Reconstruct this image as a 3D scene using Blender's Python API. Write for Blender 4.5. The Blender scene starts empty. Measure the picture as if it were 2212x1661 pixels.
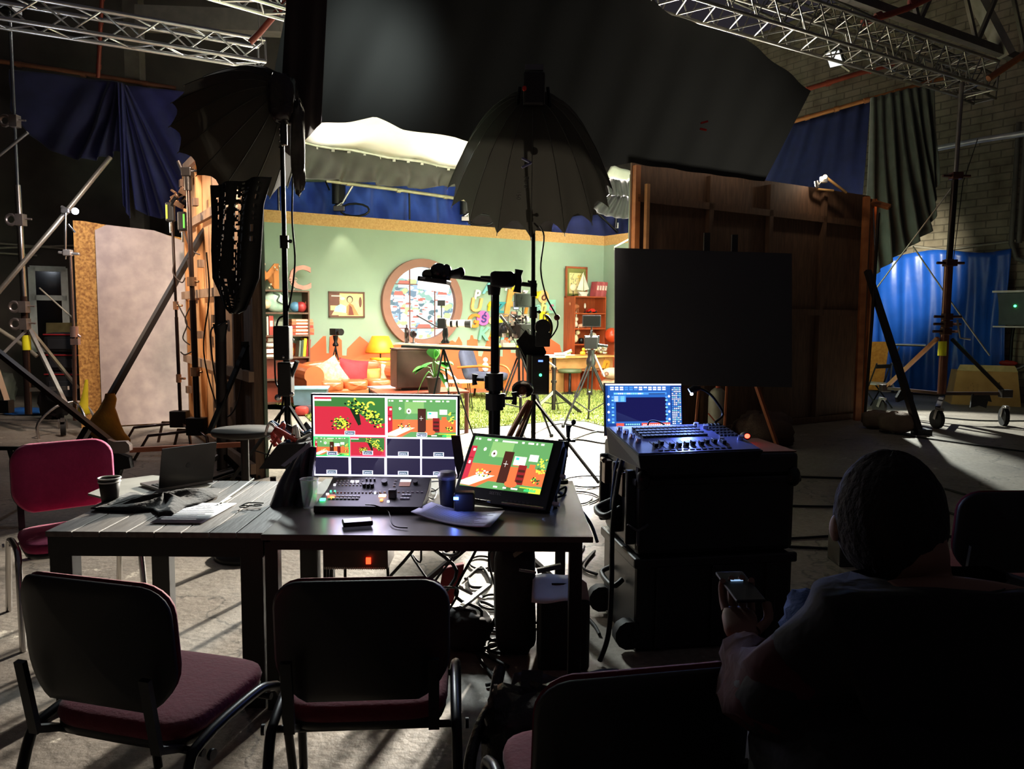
import bpy, math, random
from math import sin, cos, pi, radians as rad
from mathutils import Vector as V, Matrix as MX
RN = random.Random(11)
SC = bpy.context.scene
COL = SC.collection
# ---------------- camera ----------------
FPX = 1662.0
CAM = V((0, 0, 1.6)); PT = rad(5.04); RL = rad(.45)
f0 = V((0, cos(PT), -sin(PT))); _u = V((0, sin(PT), cos(PT))); _r = V((1, 0, 0))
u1 = _u*cos(RL) - _r*sin(RL); r1 = _r*cos(RL) + _u*sin(RL)
cd = bpy.data.cameras.new('camera'); cam = bpy.data.objects.new('camera', cd); COL.objects.link(cam)
cam.matrix_world = MX(((r1.x, u1.x, -f0.x, CAM.x), (r1.y, u1.y, -f0.y, CAM.y), (r1.z, u1.z, -f0.z, CAM.z), (0, 0, 0, 1)))
cd.sensor_width = 36; cd.lens = FPX/2212*36; cd.clip_end = 200; cd.clip_start = .05
SC.camera = cam
SC.view_settings.view_transform = 'Standard'; SC.view_settings.look = 'None'
SC.view_settings.gamma = 1; SC.view_settings.exposure = 0.55
SC.view_settings.use_curve_mapping = False
w = bpy.data.worlds.new('world'); SC.world = w; w.use_nodes = True
w.node_tree.nodes['Background'].inputs[0].default_value = (.45, .4, .5, 1)
w.node_tree.nodes['Background'].inputs[1].default_value = .032

def ray(px, py): return f0 + r1*((px-1106)/FPX) + u1*((830.5-py)/FPX)
def at(px, py, Y): d = ray(px, py); return CAM + d*(Y/d.y)          # the point seen at that spot, Y metres away
def fl(px, py, z=0.0): d = ray(px, py); return CAM + d*((z-CAM.z)/d.z)  # the point at height z
def on(px, py, P, n): d = ray(px, py); return CAM + d*((P-CAM).dot(n)/d.dot(n))
# ---------------- room axes: A runs along the set's back wall, N comes out of it ----------------
CO = V((2.1, 18.0, 0)); A = V((.849, .528, 0)).normalized(); N = V((A.y, -A.x, 0)); Z = V((0, 0, 1))
def rc(s, d, z=0.0): return CO + A*s + N*d + Z*z
def bw(px, py, off=0.0): return on(px, py, CO+N*off, N)             # a point on the set's back wall
def frame(P, x, y=None, z=None):
    x = x.normalized()
    if y is None: y = z.cross(x)
    y = (y - x*y.dot(x)).normalized(); zz = x.cross(y)
    return MX(((x.x, y.x, zz.x, P.x), (x.y, y.y, zz.y, P.y), (x.z, y.z, zz.z, P.z), (0, 0, 0, 1)))
def wallf(P): return frame(P, A, Z)                                  # X right, Y up, Z towards the viewer
def TR(x, y=0, z=0): return MX.Translation(V((x, y, z)) if not isinstance(x, V) else x)
def RZ(a): return MX.Rotation(a, 4, 'Z')
def RX(a): return MX.Rotation(a, 4, 'X')
def RY(a): return MX.Rotation(a, 4, 'Y')
# ---------------- lights ----------------
def light(name, kind, P, target, power, col, size=.2, size_y=None, spot=None, blend=.4, spread=None):
    ld = bpy.data.lights.new(name, kind); ld.energy = power; ld.color = col
    if kind == 'AREA':
        ld.size = size
        if size_y: ld.shape = 'RECTANGLE'; ld.size_y = size_y
        if spread: ld.spread = rad(spread)
    else: ld.shadow_soft_size = size
    if kind == 'SPOT': ld.spot_size = rad(spot or 60); ld.spot_blend = blend
    o = bpy.data.objects.new(name, ld); COL.objects.link(o); o.location = P
    d = (target-P).normalized(); o.rotation_euler = d.to_track_quat('-Z', 'Y').to_euler()
    return o
WARM = (1, .86, .66); WHT = (1, .95, .86); COOL = (.8, .88, 1)
light('canopy_light', 'AREA', rc(-5.2, 3.9, 4.32), rc(-5.2, 3.2, 0), 690, WHT, 5.5, 2.6, spread=112)
for s_ in (-7.6, -4.6, -1.6):
    light('canopy_uplight', 'SPOT', rc(s_, 1.3, 3.1), rc(s_, 3.2, 4.5), 170, WHT, .25, spot=130, blend=1)
light('umbrella_light', 'AREA', at(1142, 372, 7.75), rc(-4, 1.5, .8), 60, WARM, .7, spread=80)
light('umbrella_light', 'AREA', at(498, 300, 7.35), rc(-6, 1.5, .8), 45, WARM, .5, spread=80)
light('back_light', 'AREA', rc(-.45, 1.6, 4.1), V((-.4, 1.9, 0)), 2300, (1, .93, .8), 1.0, .6, spread=70)
light('shelf_spot', 'SPOT', rc(-2.6, 3.2, 3.9), bw(1190, 585), 170, WARM, .03, spot=24, blend=.5)
light('picture_spot', 'SPOT', bw(745, 520, .3)+Z*.5, bw(750, 640, .02), 22, WARM, .02, spot=62, blend=.7)
light('added_drape_glow', 'SPOT', on(800, 165, rc(0, 5.9), N), on(800, 115, rc(0, 6.95), N), 3400, (.9, 1, .98), .3, spot=84, blend=1)  # added unseen spot behind the black drape, stands in for the haze glow
light('left_flood', 'SPOT', V((-3.1, 7.4, 4.4)), V((-5.3, 11.2, 1.2)), 520, (1, .8, .66), .12, spot=58, blend=.6)
light('left_work_light', 'POINT', at(170, 458, 9.6), V((0, 0, 0)), 22, COOL, .04)
light('timber_flood', 'SPOT', V((-6.4, 7.9, 3.2)), V((-3.6, 9.6, 2.0)), 380, (1, .76, .52), .1, spot=54, blend=.6)
light('right_flood', 'SPOT', V((6.3, 15.0, 3.6)), V((7.2, 8.6, 0)), 2000, (.95, 1, .9), .05, spot=80, blend=.35)
light('brick_spot', 'SPOT', V((6.9, 14.8, 3.0)), V((8.25, 17.0, 2.7)), 460, (1, .95, .75), .08, spot=76, blend=1)
light('truss_wash', 'SPOT', V((-4.6, 12.2, 6.4)), V((-5.0, 10.6, 5.4)), 120, WHT, .1, spot=130, blend=.8)
light('truss_wash', 'SPOT', V((4.2, 12.2, 4.4)), V((4.2, 10.8, 5.6)), 34, WHT, .1, spot=120, blend=.9)
# ---------------- mesh builder ----------------
class MB:
    def __init__(s, M=None): s.v = []; s.f = []; s.mi = []; s.sm = []; s.M = M or MX(); s.k = 0
    def add(s, vs, fs, sm=False, M=None):
        m = s.M @ M if M else s.M; b = len(s.v)
        s.v += [m @ V(p) for p in vs]
        for f in fs: s.f.append([b+i for i in f]); s.mi.append(s.k); s.sm.append(sm)
        return s
    def box(s, c, z, M=None, taper=1.0):
        x, y, h = z[0]/2, z[1]/2, z[2]/2; cx, cy, cz = c; t = taper
        vs = [(cx+i*x*(t if k > 0 else 1), cy+j*y*(t if k > 0 else 1), cz+k*h) for k in (-1, 1) for j in (-1, 1) for i in (-1, 1)]
        return s.add(vs, [(0, 2, 3, 1), (4, 5, 7, 6), (0, 1, 5, 4), (2, 6, 7, 3), (0, 4, 6, 2), (1, 3, 7, 5)], False, M)
    def bar(s, p, q, w, h=None, up=None):
        p, q = V(p), V(q); h = h or w; d = q-p; L = d.length
        up = up or (V((0, 0, 1)) if abs(d.normalized().z) < .95 else V((0, 1, 0)))
        x = d.normalized(); y = up.cross(x).normalized(); z = x.cross(y)
        vs = [p + x*(i*L) + y*(j*w/2) + z*(k*h/2) for k in (-1, 1) for j in (-1, 1) for i in (0, 1)]
        return s.add(vs, [(0, 2, 3, 1), (4, 5, 7, 6), (0, 1, 5, 4), (2, 6, 7, 3), (0, 4, 6, 2), (1, 3, 7, 5)])
    def tube(s, pts, r, n=8, cap=True, closed=False):
        pts = [V(p) for p in pts]; m = len(pts); vs = []; fs = []; u = None
        for i, p in enumerate(pts):
            if closed: t = pts[(i+1) % m]-pts[i-1]
            else: t = pts[min(i+1, m-1)]-pts[max(i-1, 0)]
            t = t.normalized() if t.length > 1e-9 else V((0, 0, 1))
            if u is None: u = t.orthogonal().normalized()
            u = u - t*u.dot(t); u = u.normalized() if u.length > 1e-6 else t.orthogonal().normalized()
            b = t.cross(u); rr = r[i] if isinstance(r, (list, tuple)) else r
            vs += [p + (u*cos(2*pi*k/n) + b*sin(2*pi*k/n))*rr for k in range(n)]
        for i in range(m if closed else m-1):
            j = (i+1) % m
            fs += [(i*n+k, i*n+(k+1) % n, j*n+(k+1) % n, j*n+k) for k in range(n)]
        s.add(vs, fs, True)
        if cap and not closed: s.add(vs[:n], [tuple(range(n))[::-1]]); s.add(vs[-n:], [tuple(range(n))])
        return s
    def cyl(s, p, q, r, r2=None, n=12): return s.tube([p, q], [r, r if r2 is None else r2], n)
    def lathe(s, prof, n=20, M=None, sm=True, arc=2*pi, capb=True):
        vs = []; full = abs(arc-2*pi) < 1e-6; c = n if full else n+1
        for r, z in prof: vs += [(r*cos(arc*k/n), r*sin(arc*k/n), z) for k in range(c)]
        fs = []
        for i in range(len(prof)-1):
            for k in range(n): j = (k+1) % c if full else k+1; fs.append((i*c+k, i*c+j, (i+1)*c+j, (i+1)*c+k))
        return s.add(vs, fs, sm, M)
    def prism(s, pts, d, M=None, z0=0.0):
        n = len(pts); vs = [(x, y, z0) for x, y in pts] + [(x, y, z0+d) for x, y in pts]
        fs = [tuple(range(n))[::-1], tuple(range(n, 2*n))] + [(i, (i+1) % n, n+(i+1) % n, n+i) for i in range(n)]
        return s.add(vs, fs, False, M)
    def poly(s, pts, M=None, z=0.0): return s.add([(p[0], p[1], p[2] if len(p) > 2 else z) for p in pts], [tuple(range(len(pts)))], False, M)
    def rect(s, x, y, w_, h, z=0.0, M=None): return s.poly([(x, y), (x+w_, y), (x+w_, y+h), (x, y+h)], M, z)
    def ball(s, c, r, n=12, m=8, M=None):
        r = (r, r, r) if not isinstance(r, (list, tuple)) else r; vs = [(c[0], c[1], c[2]-r[2])]
        for i in range(1, m):
            a = -pi/2 + pi*i/m
            vs += [(c[0]+r[0]*cos(a)*cos(2*pi*k/n), c[1]+r[1]*cos(a)*sin(2*pi*k/n), c[2]+r[2]*sin(a)) for k in range(n)]
        vs.append((c[0], c[1], c[2]+r[2])); fs = [(0, 1+(k+1) % n, 1+k) for k in range(n)]
        for i in range(m-2): fs += [(1+i*n+k, 1+i*n+(k+1) % n, 1+(i+1)*n+(k+1) % n, 1+(i+1)*n+k) for k in range(n)]
        l = len(vs)-1; b = 1+(m-2)*n; fs += [(b+k, b+(k+1) % n, l) for k in range(n)]
        return s.add(vs, fs, True, M)
    def sheet(s, fn, nu, nv, sm=True, skip=None):
        vs = [fn(i/nu, j/nv) for j in range(nv+1) for i in range(nu+1)]; c = nu+1
        fs = [(j*c+i, j*c+i+1, (j+1)*c+i+1, (j+1)*c+i) for j in range(nv) for i in range(nu) if not (skip and skip(i, j))]
        return s.add(vs, fs, sm)
    def ruled(s, top, bot, nu, nv, disp=None, sm=True, idx=False):
        def pl(P, t):
            if idx: x_ = t*(len(P)-1); i = min(int(x_), len(P)-2); return P[i].lerp(P[i+1], x_-i)
            L = [(P[i+1]-P[i]).length for i in range(len(P)-1)]; T = sum(L)*t
            for i, l in enumerate(L):
                if T <= l or i == len(L)-1: return P[i].lerp(P[i+1], min(1, T/l if l else 0))
                T -= l
        tp = [pl(top, i/nu) for i in range(nu+1)]; bt = [pl(bot, i/nu) for i in range(nu+1)]
        return s.sheet(lambda u, v: tp[round(u*nu)].lerp(bt[round(u*nu)], v) + (disp(u, v) if disp else V((0, 0, 0))), nu, nv, sm)
    def text(s, t, size, M=None, ext=0.0, align='CENTER', bold=0.0, shear=0.0):
        cu = bpy.data.curves.new('t', 'FONT'); cu.body = t; cu.size = size; cu.extrude = ext; cu.align_x = align; cu.align_y = 'CENTER'
        cu.resolution_u = 3; cu.offset = bold; cu.shear = shear
        o = bpy.data.objects.new('t', cu); COL.objects.link(o)
        dg = bpy.context.evaluated_depsgraph_get(); me = bpy.data.meshes.new_from_object(o.evaluated_get(dg))
        s.add([v.co.copy() for v in me.vertices], [tuple(p.vertices) for p in me.polygons], False, M)
        bpy.data.objects.remove(o); bpy.data.curves.remove(cu); bpy.data.meshes.remove(me)
        return s
    def sack(s, P, x, y, z, pw=.5, n=16, m=10, lump=.04):
        """a rounded, slightly uneven block with half sizes x, y, z"""
        sg = lambda q: math.copysign(abs(q)**pw, q)
        ph = [RN.uniform(0, 6) for _ in range(4)]
        def fn(u, v):
            a = 2*pi*u; b = -pi/2+pi*v; k = 1+lump*sin(3*a+ph[0])*sin(4*b+ph[1])+lump*.6*sin(7*a+ph[2]+5*b)
            return V((x*sg(cos(b))*sg(cos(a))*k, y*sg(cos(b))*sg(sin(a))*k, z*sg(sin(b))*k))+V(P)
        return s.sheet(fn, n, m)
def smooth(pts, k=5):
    P = [V(p) for p in pts]; out = []
    for i in range(len(P)-1):
        a, b, c, d = P[max(i-1, 0)], P[i], P[i+1], P[min(i+2, len(P)-1)]
        for j in range(k):
            t = j/k; out.append(.5*((2*b)+(c-a)*t+(2*a-5*b+4*c-d)*t*t+(3*b-a-3*c+d)*t**3))
    return out+[P[-1]]
WM = {}
def _mesh(name, mb, mats, base):
    inv = base.inverted(); me = bpy.data.meshes.new(name)
    me.from_pydata([inv @ p for p in mb.v], [], mb.f)
    if not isinstance(mats, (list, tuple)): mats = [mats]
    for m in mats: me.materials.append(m)
    me.polygons.foreach_set('material_index', mb.mi); me.polygons.foreach_set('use_smooth', mb.sm); me.update()
    return me
def tag(o, label, cat, group=None, kind=None):
    if label: o['label'] = label
    if cat: o['category'] = cat
    if group: o['group'] = group
    if kind: o['kind'] = kind
    return o
def part(name, mb, mats, parent=None, thick=0, bev=0, sub=0, label=None, kind=None):
    c = V((0, 0, 0)); n = len(mb.v); lo = V([min(p[i] for p in mb.v) for i in range(3)]); hi = V([max(p[i] for p in mb.v) for i in range(3)])
    c = (lo+hi)/2
    if parent is None: c.z = lo.z; base = MX.Translation(c)
    else: pw = WM[parent.name]; base = pw @ MX.Translation(pw.inverted() @ c)
    o = bpy.data.objects.new(name, _mesh(name, mb, mats, base)); COL.objects.link(o); o.location = c
    if parent is not None: o.parent = parent; o.location = pw.inverted() @ c
    WM[o.name] = base
    if thick: md = o.modifiers.new('thickness', 'SOLIDIFY'); md.thickness = thick; md.offset = 0
    if bev: md = o.modifiers.new('edges', 'BEVEL'); md.width = bev; md.segments = 2; md.limit_method = 'ANGLE'
    if sub: md = o.modifiers.new('round', 'SUBSURF'); md.levels = sub; md.render_levels = sub
    if label: o['label'] = label
    if kind: o['kind'] = kind
    return o
def thing(name, label, cat, loc, rz=0, group=None):
    o = bpy.data.objects.new(name, None); COL.objects.link(o); o.location = loc; o.rotation_euler = (0, 0, rz); o.empty_display_size = .1
    WM[o.name] = MX.Translation(V(loc)) @ RZ(rz); return tag(o, label, cat, group)
def TL(name, mb, mats, label, cat, group=None, **k): return tag(part(name, mb, mats, None, **k), label, cat, group)
def ST(name, mb, mats, parent=None, **k):
    o = part(name, mb, mats, parent, **k)
    if parent is None: o['kind'] = 'structure'
    return o
def copy_tree(o, parent=None):
    c = o.copy(); COL.objects.link(c); c.parent = parent
    if parent is None: WM[c.name] = WM[o.name]
    for ch in list(o.children): copy_tree(ch, c)
    return c
# ---------------- materials ----------------
def lin(h):
    h = h.lstrip('#'); c = [int(h[i:i+2], 16)/255 for i in (0, 2, 4)]
    return tuple(((x/12.92) if x <= .04045 else ((x+.055)/1.055)**2.4) for x in c)+(1,)
_mc = {}
def mat(col, rough=.6, metal=0.0, var=.12, scale=6, bump=0.0, bscale=40, em=0.0, name=None, sheen=0.0, alpha=None, trans=0.0, coat=0.0, col2=None, stretch=None):
    key = (col, rough, metal, var, scale, bump, bscale, em, sheen, alpha, trans, coat, col2, stretch)
    if key in _mc: return _mc[key]
    m = bpy.data.materials.new(name or 'mat_'+col.strip('#')); m.use_nodes = True; t = m.node_tree; b = t.nodes['Principled BSDF']
    c = lin(col); b.inputs['Roughness'].default_value = rough; b.inputs['Metallic'].default_value = metal
    if em:
        b.inputs['Base Color'].default_value = (0.01, .01, .01, 1); b.inputs['Emission Color'].default_value = c; b.inputs['Emission Strength'].default_value = em
    else:
        tc = t.nodes.new('ShaderNodeTexCoord'); mp = t.nodes.new('ShaderNodeMapping'); t.links.new(tc.outputs['Object'], mp.inputs[0])
        if stretch: mp.inputs['Scale'].default_value = stretch
        nz = t.nodes.new('ShaderNodeTexNoise'); nz.inputs['Scale'].default_value = scale; nz.inputs['Detail'].default_value = 5; t.links.new(mp.outputs[0], nz.inputs['Vector'])
        rp = t.nodes.new('ShaderNodeValToRGB'); rp.color_ramp.elements[0].position = .35; rp.color_ramp.elements[1].position = .65
        c2 = lin(col2) if col2 else tuple(x*(1-var*2) for x in c[:3])+(1,)
        rp.color_ramp.elements[0].color = c2; rp.color_ramp.elements[1].color = c
        t.links.new(nz.outputs['Fac'], rp.inputs[0]); t.links.new(rp.outputs[0], b.inputs['Base Color'])
        if bump:
            n2 = t.nodes.new('ShaderNodeTexNoise'); n2.inputs['Scale'].default_value = bscale; n2.inputs['Detail'].default_value = 3; t.links.new(mp.outputs[0], n2.inputs['Vector'])
            bp = t.nodes.new('ShaderNodeBump'); bp.inputs['Strength'].default_value = bump; bp.inputs['Distance'].default_value = .02
            t.links.new(n2.outputs['Fac'], bp.inputs['Height']); t.links.new(bp.outputs[0], b.inputs['Normal'])
    if sheen: b.inputs['Sheen Weight'].default_value = sheen
    if coat: b.inputs['Coat Weight'].default_value = coat
    if trans: b.inputs['Transmission Weight'].default_value = trans
    if alpha is not None: b.inputs['Alpha'].default_value = alpha
    _mc[key] = m; return m
BLK = mat('#141415', .5); BLKM = mat('#1b1b1d', .3, .6); BLKC = mat('#100f10', .95, bump=.3, sheen=.15); RUB = mat('#0d0d0e', .7)
CHR = mat('#c9c6c4', .22, 1.0, var=.04); STL = mat('#a09a96', .35, .9); ALU = mat('#d3d3d1', .3, .95, var=.05)
WHT_ = mat('#e8e5df', .6); PAPER = mat('#eceef2', .7, var=.03); PLY = mat('#c99a63', .7, col2='#a87643', scale=3, stretch=(8, 8, .7), bump=.1)
OSB = mat('#c9964f', .8, col2='#8a5a28', scale=28, var=.2, bump=.25, bscale=50); PINE = mat('#c48a55', .6, col2='#a56c3c', scale=4, stretch=(12, 12, .8))
REDP = mat('#8e2f22', .5); YEL = mat('#e9e21c', .6)
def clothmat(col, tcol, f=.35):
    m = mat(col, .95, var=.06, scale=2, name='cloth_'+col.strip('#')); t = m.node_tree; b = t.nodes['Principled BSDF']; out = t.nodes['Material Output']
    tr = t.nodes.new('ShaderNodeBsdfTranslucent'); tr.inputs[0].default_value = lin(tcol); mx = t.nodes.new('ShaderNodeMixShader'); mx.inputs[0].default_value = f
    t.links.new(b.outputs[0], mx.inputs[1]); t.links.new(tr.outputs[0], mx.inputs[2]); t.links.new(mx.outputs[0], out.inputs['Surface']); return m
def cable(name, pts, r, m, label, cat='cable', k=6, group=None): return TL(name, MB().tube(smooth(pts, k), r, 6), m, label, cat, group)
# ================= the hall =================
def floor_mat():
    m = bpy.data.materials.new('concrete'); m.use_nodes = True; t = m.node_tree; b = t.nodes['Principled BSDF']; L = t.links.new
    tc = t.nodes.new('ShaderNodeTexCoord')
    def nz(s, d=6, r=.55):
        n = t.nodes.new('ShaderNodeTexNoise'); n.inputs['Scale'].default_value = s; n.inputs['Detail'].default_value = d; n.inputs['Roughness'].default_value = r; L(tc.outputs['Object'], n.inputs['Vector']); return n
    def ramp(src, a, c, ca, cc):
        r = t.nodes.new('ShaderNodeValToRGB'); r.color_ramp.elements[0].position = a; r.color_ramp.elements[1].position = c
        r.color_ramp.elements[0].color = ca; r.color_ramp.elements[1].color = cc; L(src, r.inputs[0]); return r
    def mix(a, c, f, mode='MIX'):
        x = t.nodes.new('ShaderNodeMixRGB'); x.blend_type = mode; L(f, x.inputs[0]) if not isinstance(f, float) else setattr(x.inputs[0], 'default_value', f)
        L(a, x.inputs[1]); L(c, x.inputs[2]); return x
    base = ramp(nz(.55).outputs['Fac'], .38, .66, lin('#6f665d'), lin('#9b9184'))
    fine = ramp(nz(26, 8, .7).outputs['Fac'], .3, .7, (.62, .62, .62, 1), (1.1, 1.1, 1.1, 1))
    a = mix(base.outputs[0], fine.outputs[0], 1.0, 'MULTIPLY')
    chips = ramp(nz(2.1, 9, .72).outputs['Fac'], .63, .66, (0, 0, 0, 1), (1, 1, 1, 1))
    pale = t.nodes.new('ShaderNodeRGB'); pale.outputs[0].default_value = lin('#b9b0a2')
    a2 = mix(a.outputs[0], pale.outputs[0], chips.outputs[0])
    vo = t.nodes.new('ShaderNodeTexVoronoi'); vo.feature = 'DISTANCE_TO_EDGE'; vo.inputs['Scale'].default_value = .45
    w1 = nz(1.7, 6); ad = t.nodes.new('ShaderNodeVectorMath'); ad.operation = 'ADD'; L(tc.outputs['Object'], ad.inputs[0]); L(w1.outputs['Color'], ad.inputs[1]); L(ad.outputs[0], vo.inputs['Vector'])
    cr = ramp(vo.outputs['Distance'], .0, .007, (.35, .35, .35, 1), (1, 1, 1, 1))
    a3 = mix(a2.outputs[0], cr.outputs[0], 1.0, 'MULTIPLY')
    L(a3.outputs[0], b.inputs['Base Color'])
    rr = ramp(nz(1.2, 4).outputs['Fac'], .3, .7, (.55, .55, .55, 1), (.8, .8, .8, 1)); L(rr.outputs[0], b.inputs['Roughness'])
    bp = t.nodes.new('ShaderNodeBump'); bp.inputs['Strength'].default_value = .35; bp.inputs['Distance'].default_value = .02; L(nz(18, 6).outputs['Fac'], bp.inputs['Height']); L(bp.outputs[0], b.inputs['Normal'])
    return m
def brick_mat():
    m = bpy.data.materials.new('painted_brick'); m.use_nodes = True; t = m.node_tree; b = t.nodes['Principled BSDF']; L = t.links.new
    tc = t.nodes.new('ShaderNodeTexCoord'); sp = t.nodes.new('ShaderNodeSeparateXYZ'); cb = t.nodes.new('ShaderNodeCombineXYZ')
    dt = t.nodes.new('ShaderNodeVectorMath'); dt.operation = 'DOT_PRODUCT'; dt.inputs[1].default_value = N
    L(tc.outputs['Object'], dt.inputs[0]); L(tc.outputs['Object'], sp.inputs[0]); L(dt.outputs['Value'], cb.inputs[0]); L(sp.outputs[2], cb.inputs[1])
    br = t.nodes.new('ShaderNodeTexBrick'); L(cb.outputs[0], br.inputs['Vector'])
    for k, v in (('Scale', 1.0), ('Brick Width', .42), ('Row Height', .15), ('Mortar Size', .012), ('Mortar Smooth', .2)): br.inputs[k].default_value = v
    br.inputs['Color1'].default_value = lin('#8f8674'); br.inputs['Color2'].default_value = lin('#857a68'); br.inputs['Mortar'].default_value = lin('#6a6254')
    nz = t.nodes.new('ShaderNodeTexNoise'); nz.inputs['Scale'].default_value = 2.5; nz.inputs['Detail'].default_value = 7; L(tc.outputs['Object'], nz.inputs['Vector'])
    rp = t.nodes.new('ShaderNodeValToRGB'); rp.color_ramp.elements[0].color = (.5, .48, .45, 1); rp.color_ramp.elements[0].position = .3; rp.color_ramp.elements[1].position = .6; L(nz.outputs['Fac'], rp.inputs[0])
    mx = t.nodes.new('ShaderNodeMixRGB'); mx.blend_type = 'MULTIPLY'; mx.inputs[0].default_value = 1; L(br.outputs['Color'], mx.inputs[1]); L(rp.outputs[0], mx.inputs[2]); L(mx.outputs[0], b.inputs['Base Color'])
    bp = t.nodes.new('ShaderNodeBump'); bp.inputs['Strength'].default_value = .8; bp.inputs['Distance'].default_value = .03; bp.invert = True; L(br.outputs['Fac'], bp.inputs['Height']); L(bp.outputs[0], b.inputs['Normal'])
    b.inputs['Roughness'].default_value = .85
    return m
HB0 = V((-9.1, 15.0, 0)); HB = HB0 - A*8; HR = V((8.9, 16.7, 0))      # hall back wall and brick wall lines
q = (HB0-HR); tt = q.dot(A); HC = HR + A*0 + N*((HB0-HR).dot(N))      # their corner
mb = MB(); mb.box((0, 10.5, -.1), (44, 40, .2)); ST('floor', mb, floor_mat())
DARKW = mat('#4a443f', .9, var=.2, scale=1.5); GREYR = mat('#57544f', .85, scale=.8)
def wall(name, P, x, L, h, m, th=.25, z0=0):
    F_ = frame(P, x, Z); mb = MB(F_); mb.box((L/2, z0+h/2, -th/2), (L, h, th)); return ST(name, mb, m)
HCx = HC.copy(); LB = (HC-HB).dot(A)
wall('wall_back', HC - A*LB, A, LB, 9, DARKW)
wall('wall_right', HC, N, 26, 9, brick_mat())
wall('wall_left', HC - A*LB + N*26, -N, 26, 9, DARKW)
mb = MB(frame(HC-A*LB, A, -N)); mb.box((LB/2, -13, -9.1), (LB, 26, .2))
ST('ceiling', mb, GREYR)
# roof girders, purlins and sprinkler pipes
def girder(P, x, L, h, name, label, m, cell=1.2, up=Z):
    t = thing(name, label, 'roof girder', P+x*(L/2), 0)
    mb = MB(); mb.bar(P, P+x*L, .12, .12); mb.bar(P+up*h, P+up*h+x*L, .12, .14); part('chord', mb, m, t)
    mb = MB(); k = int(L/cell)
    for i in range(k):
        a = P+x*(i*L/k); b_ = P+x*((i+.5)*L/k)+up*h; c = P+x*((i+1)*L/k); mb.bar(a, b_, .05, .07); mb.bar(b_, c, .05, .07)
    part('lattice', mb, m, t); return t
GIR = mat('#6b665e', .6, .3)
girder(at(2010, 60, 12)+V((-3, -1.9, 0)), A, 8, 1.3, 'roof_girder', 'dark steel lattice roof girder above the right-hand truss', GIR, 1.6)
girder(at(1500, -160, 15)+V((0, 0, .3)), A, 12, 1.2, 'roof_girder', 'steel lattice roof girder crossing the dark roof further back', GIR, 1.6)
mb = MB(); mb.bar(at(286, -40, 13.6), at(303, 505, 14.4), .26, .22); TL('steel_column', mb, mat('#6f6a60', .6, .2), 'grey steel column rising behind the left-hand blue drape', 'column')
mb = MB(); mb.bar(at(300, 40, 13.2), at(612, 52, 13.2), .3, .34); TL('roof_beam', mb, mat('#7f7a70', .5), 'pale horizontal roof beam behind the left truss', 'beam')
mb = MB(); mb.bar(at(2080, -60, 13), at(2175, 120, 13), .28, .12); TL('roof_strut', mb, mat('#8b877e', .5), 'pale diagonal roof strut in the upper right corner', 'strut')
def duct(name, pts, r, m, label, cat='pipe', rings=0):
    pts = [V(p) for p in pts]; mb = MB().tube(pts, r, 10)
    for i in range(rings): p = pts[0].lerp(pts[-1], (i+.5)/rings); d = (pts[-1]-pts[0]).normalized(); mb.cyl(p-d*.04, p+d*.04, r*1.25)
    return TL(name, mb, m, label, cat)
PIP = mat('#8a3a2a', .5, .2); RUST = mat('#a8683c', .5, .3, scale=3)
duct('red_pipe', [at(1862, 50, 11), at(1960, 18, 11), at(2080, -40, 11)], .045, PIP, 'dull red pipe hung just behind the right truss', rings=3)
duct('red_pipe', [at(1742, 193, 14), at(1850, 160, 14), at(1930, 138, 14)], .045, PIP, 'red pipe carrying the rectangular work light', rings=2)
duct('red_pipe', [at(2135, 170, 12), at(2212, 118, 12), at(2290, 70, 12)], .05, RUST, 'rusty pipe at the right edge above the truss end')
duct('curtain_rail', [at(1712, 263, 14.5), at(1880, 214, 14.2), at(2040, 168, 13.8)], .04, RUST, 'rusty curtain rail holding the right-hand drapes', 'rail', 5)
duct('curtain_rail', [at(-30, 128, 13.3), at(190, 160, 13.6), at(380, 191, 13.9)], .04, mat('#7a4a32', .5, .2), 'brown curtain rail holding the left-hand blue drape', 'rail', 3)
duct('red_hanger_rod', [at(222, -30, 13.2), at(218, 40, 13.3), at(212, 168, 13.5)], .035, PIP, 'orange-red rod coming down to the left curtain rail', 'rod', 4)
duct('red_hanger_rod', [at(655, -40, 10.3), at(560, 72, 10.3), at(540, 92, 10.3)], .04, PIP, 'red and steel rod slanting down to the left truss end', 'rod')
mb = MB(); mb.tube([at(556, 5, 10.3), at(561, 70, 10.3), at(568, 95, 10.5)], .008, 5); mb.tube([at(561, 70, 10.3), at(535, 90, 10.3)], .008, 5); TL('steel_wire', mb, STL, 'thin steel wire bridle holding the left truss end', 'wire')
duct('conduit_pipe', [at(2022, 321, 15.3), at(2120, 302, 14.6), at(2260, 281, 13.6)], .055, mat('#b9bcbc', .35, .5), 'pale conduit pipe running up the brick wall')
# ---- box trusses ----
def truss(P, Q, w, h, label, m, seg=.5, ch=.025):
    x = (Q-P).normalized(); L = (Q-P).length; y = Z.cross(x).normalized(); z = x.cross(y)
    t = thing('box_truss', label, 'truss', (P+Q)/2)
    cs = [y*(i*w/2)+z*(j*h/2) for i, j in ((-1, -1), (1, -1), (1, 1), (-1, 1))]
    for c in cs: part('chord', MB().cyl(P+c, Q+c, ch, n=8), m, t)
    k = int(L/seg)
    for f in range(4):
        mb = MB(); a, b = cs[f], cs[(f+1) % 4]
        for i in range(k):
            p0 = P+x*(i*L/k); p1 = P+x*((i+.5)*L/k); p2 = P+x*((i+1)*L/k)
            mb.tube([p0+a, p1+b, p2+a], ch*.5, 5)
        for i in (0, k): p = P+x*(i*L/k); mb.tube([p+a, p+b], ch*.55, 5)
        part('lacing', mb, m, t)
    return t
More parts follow.
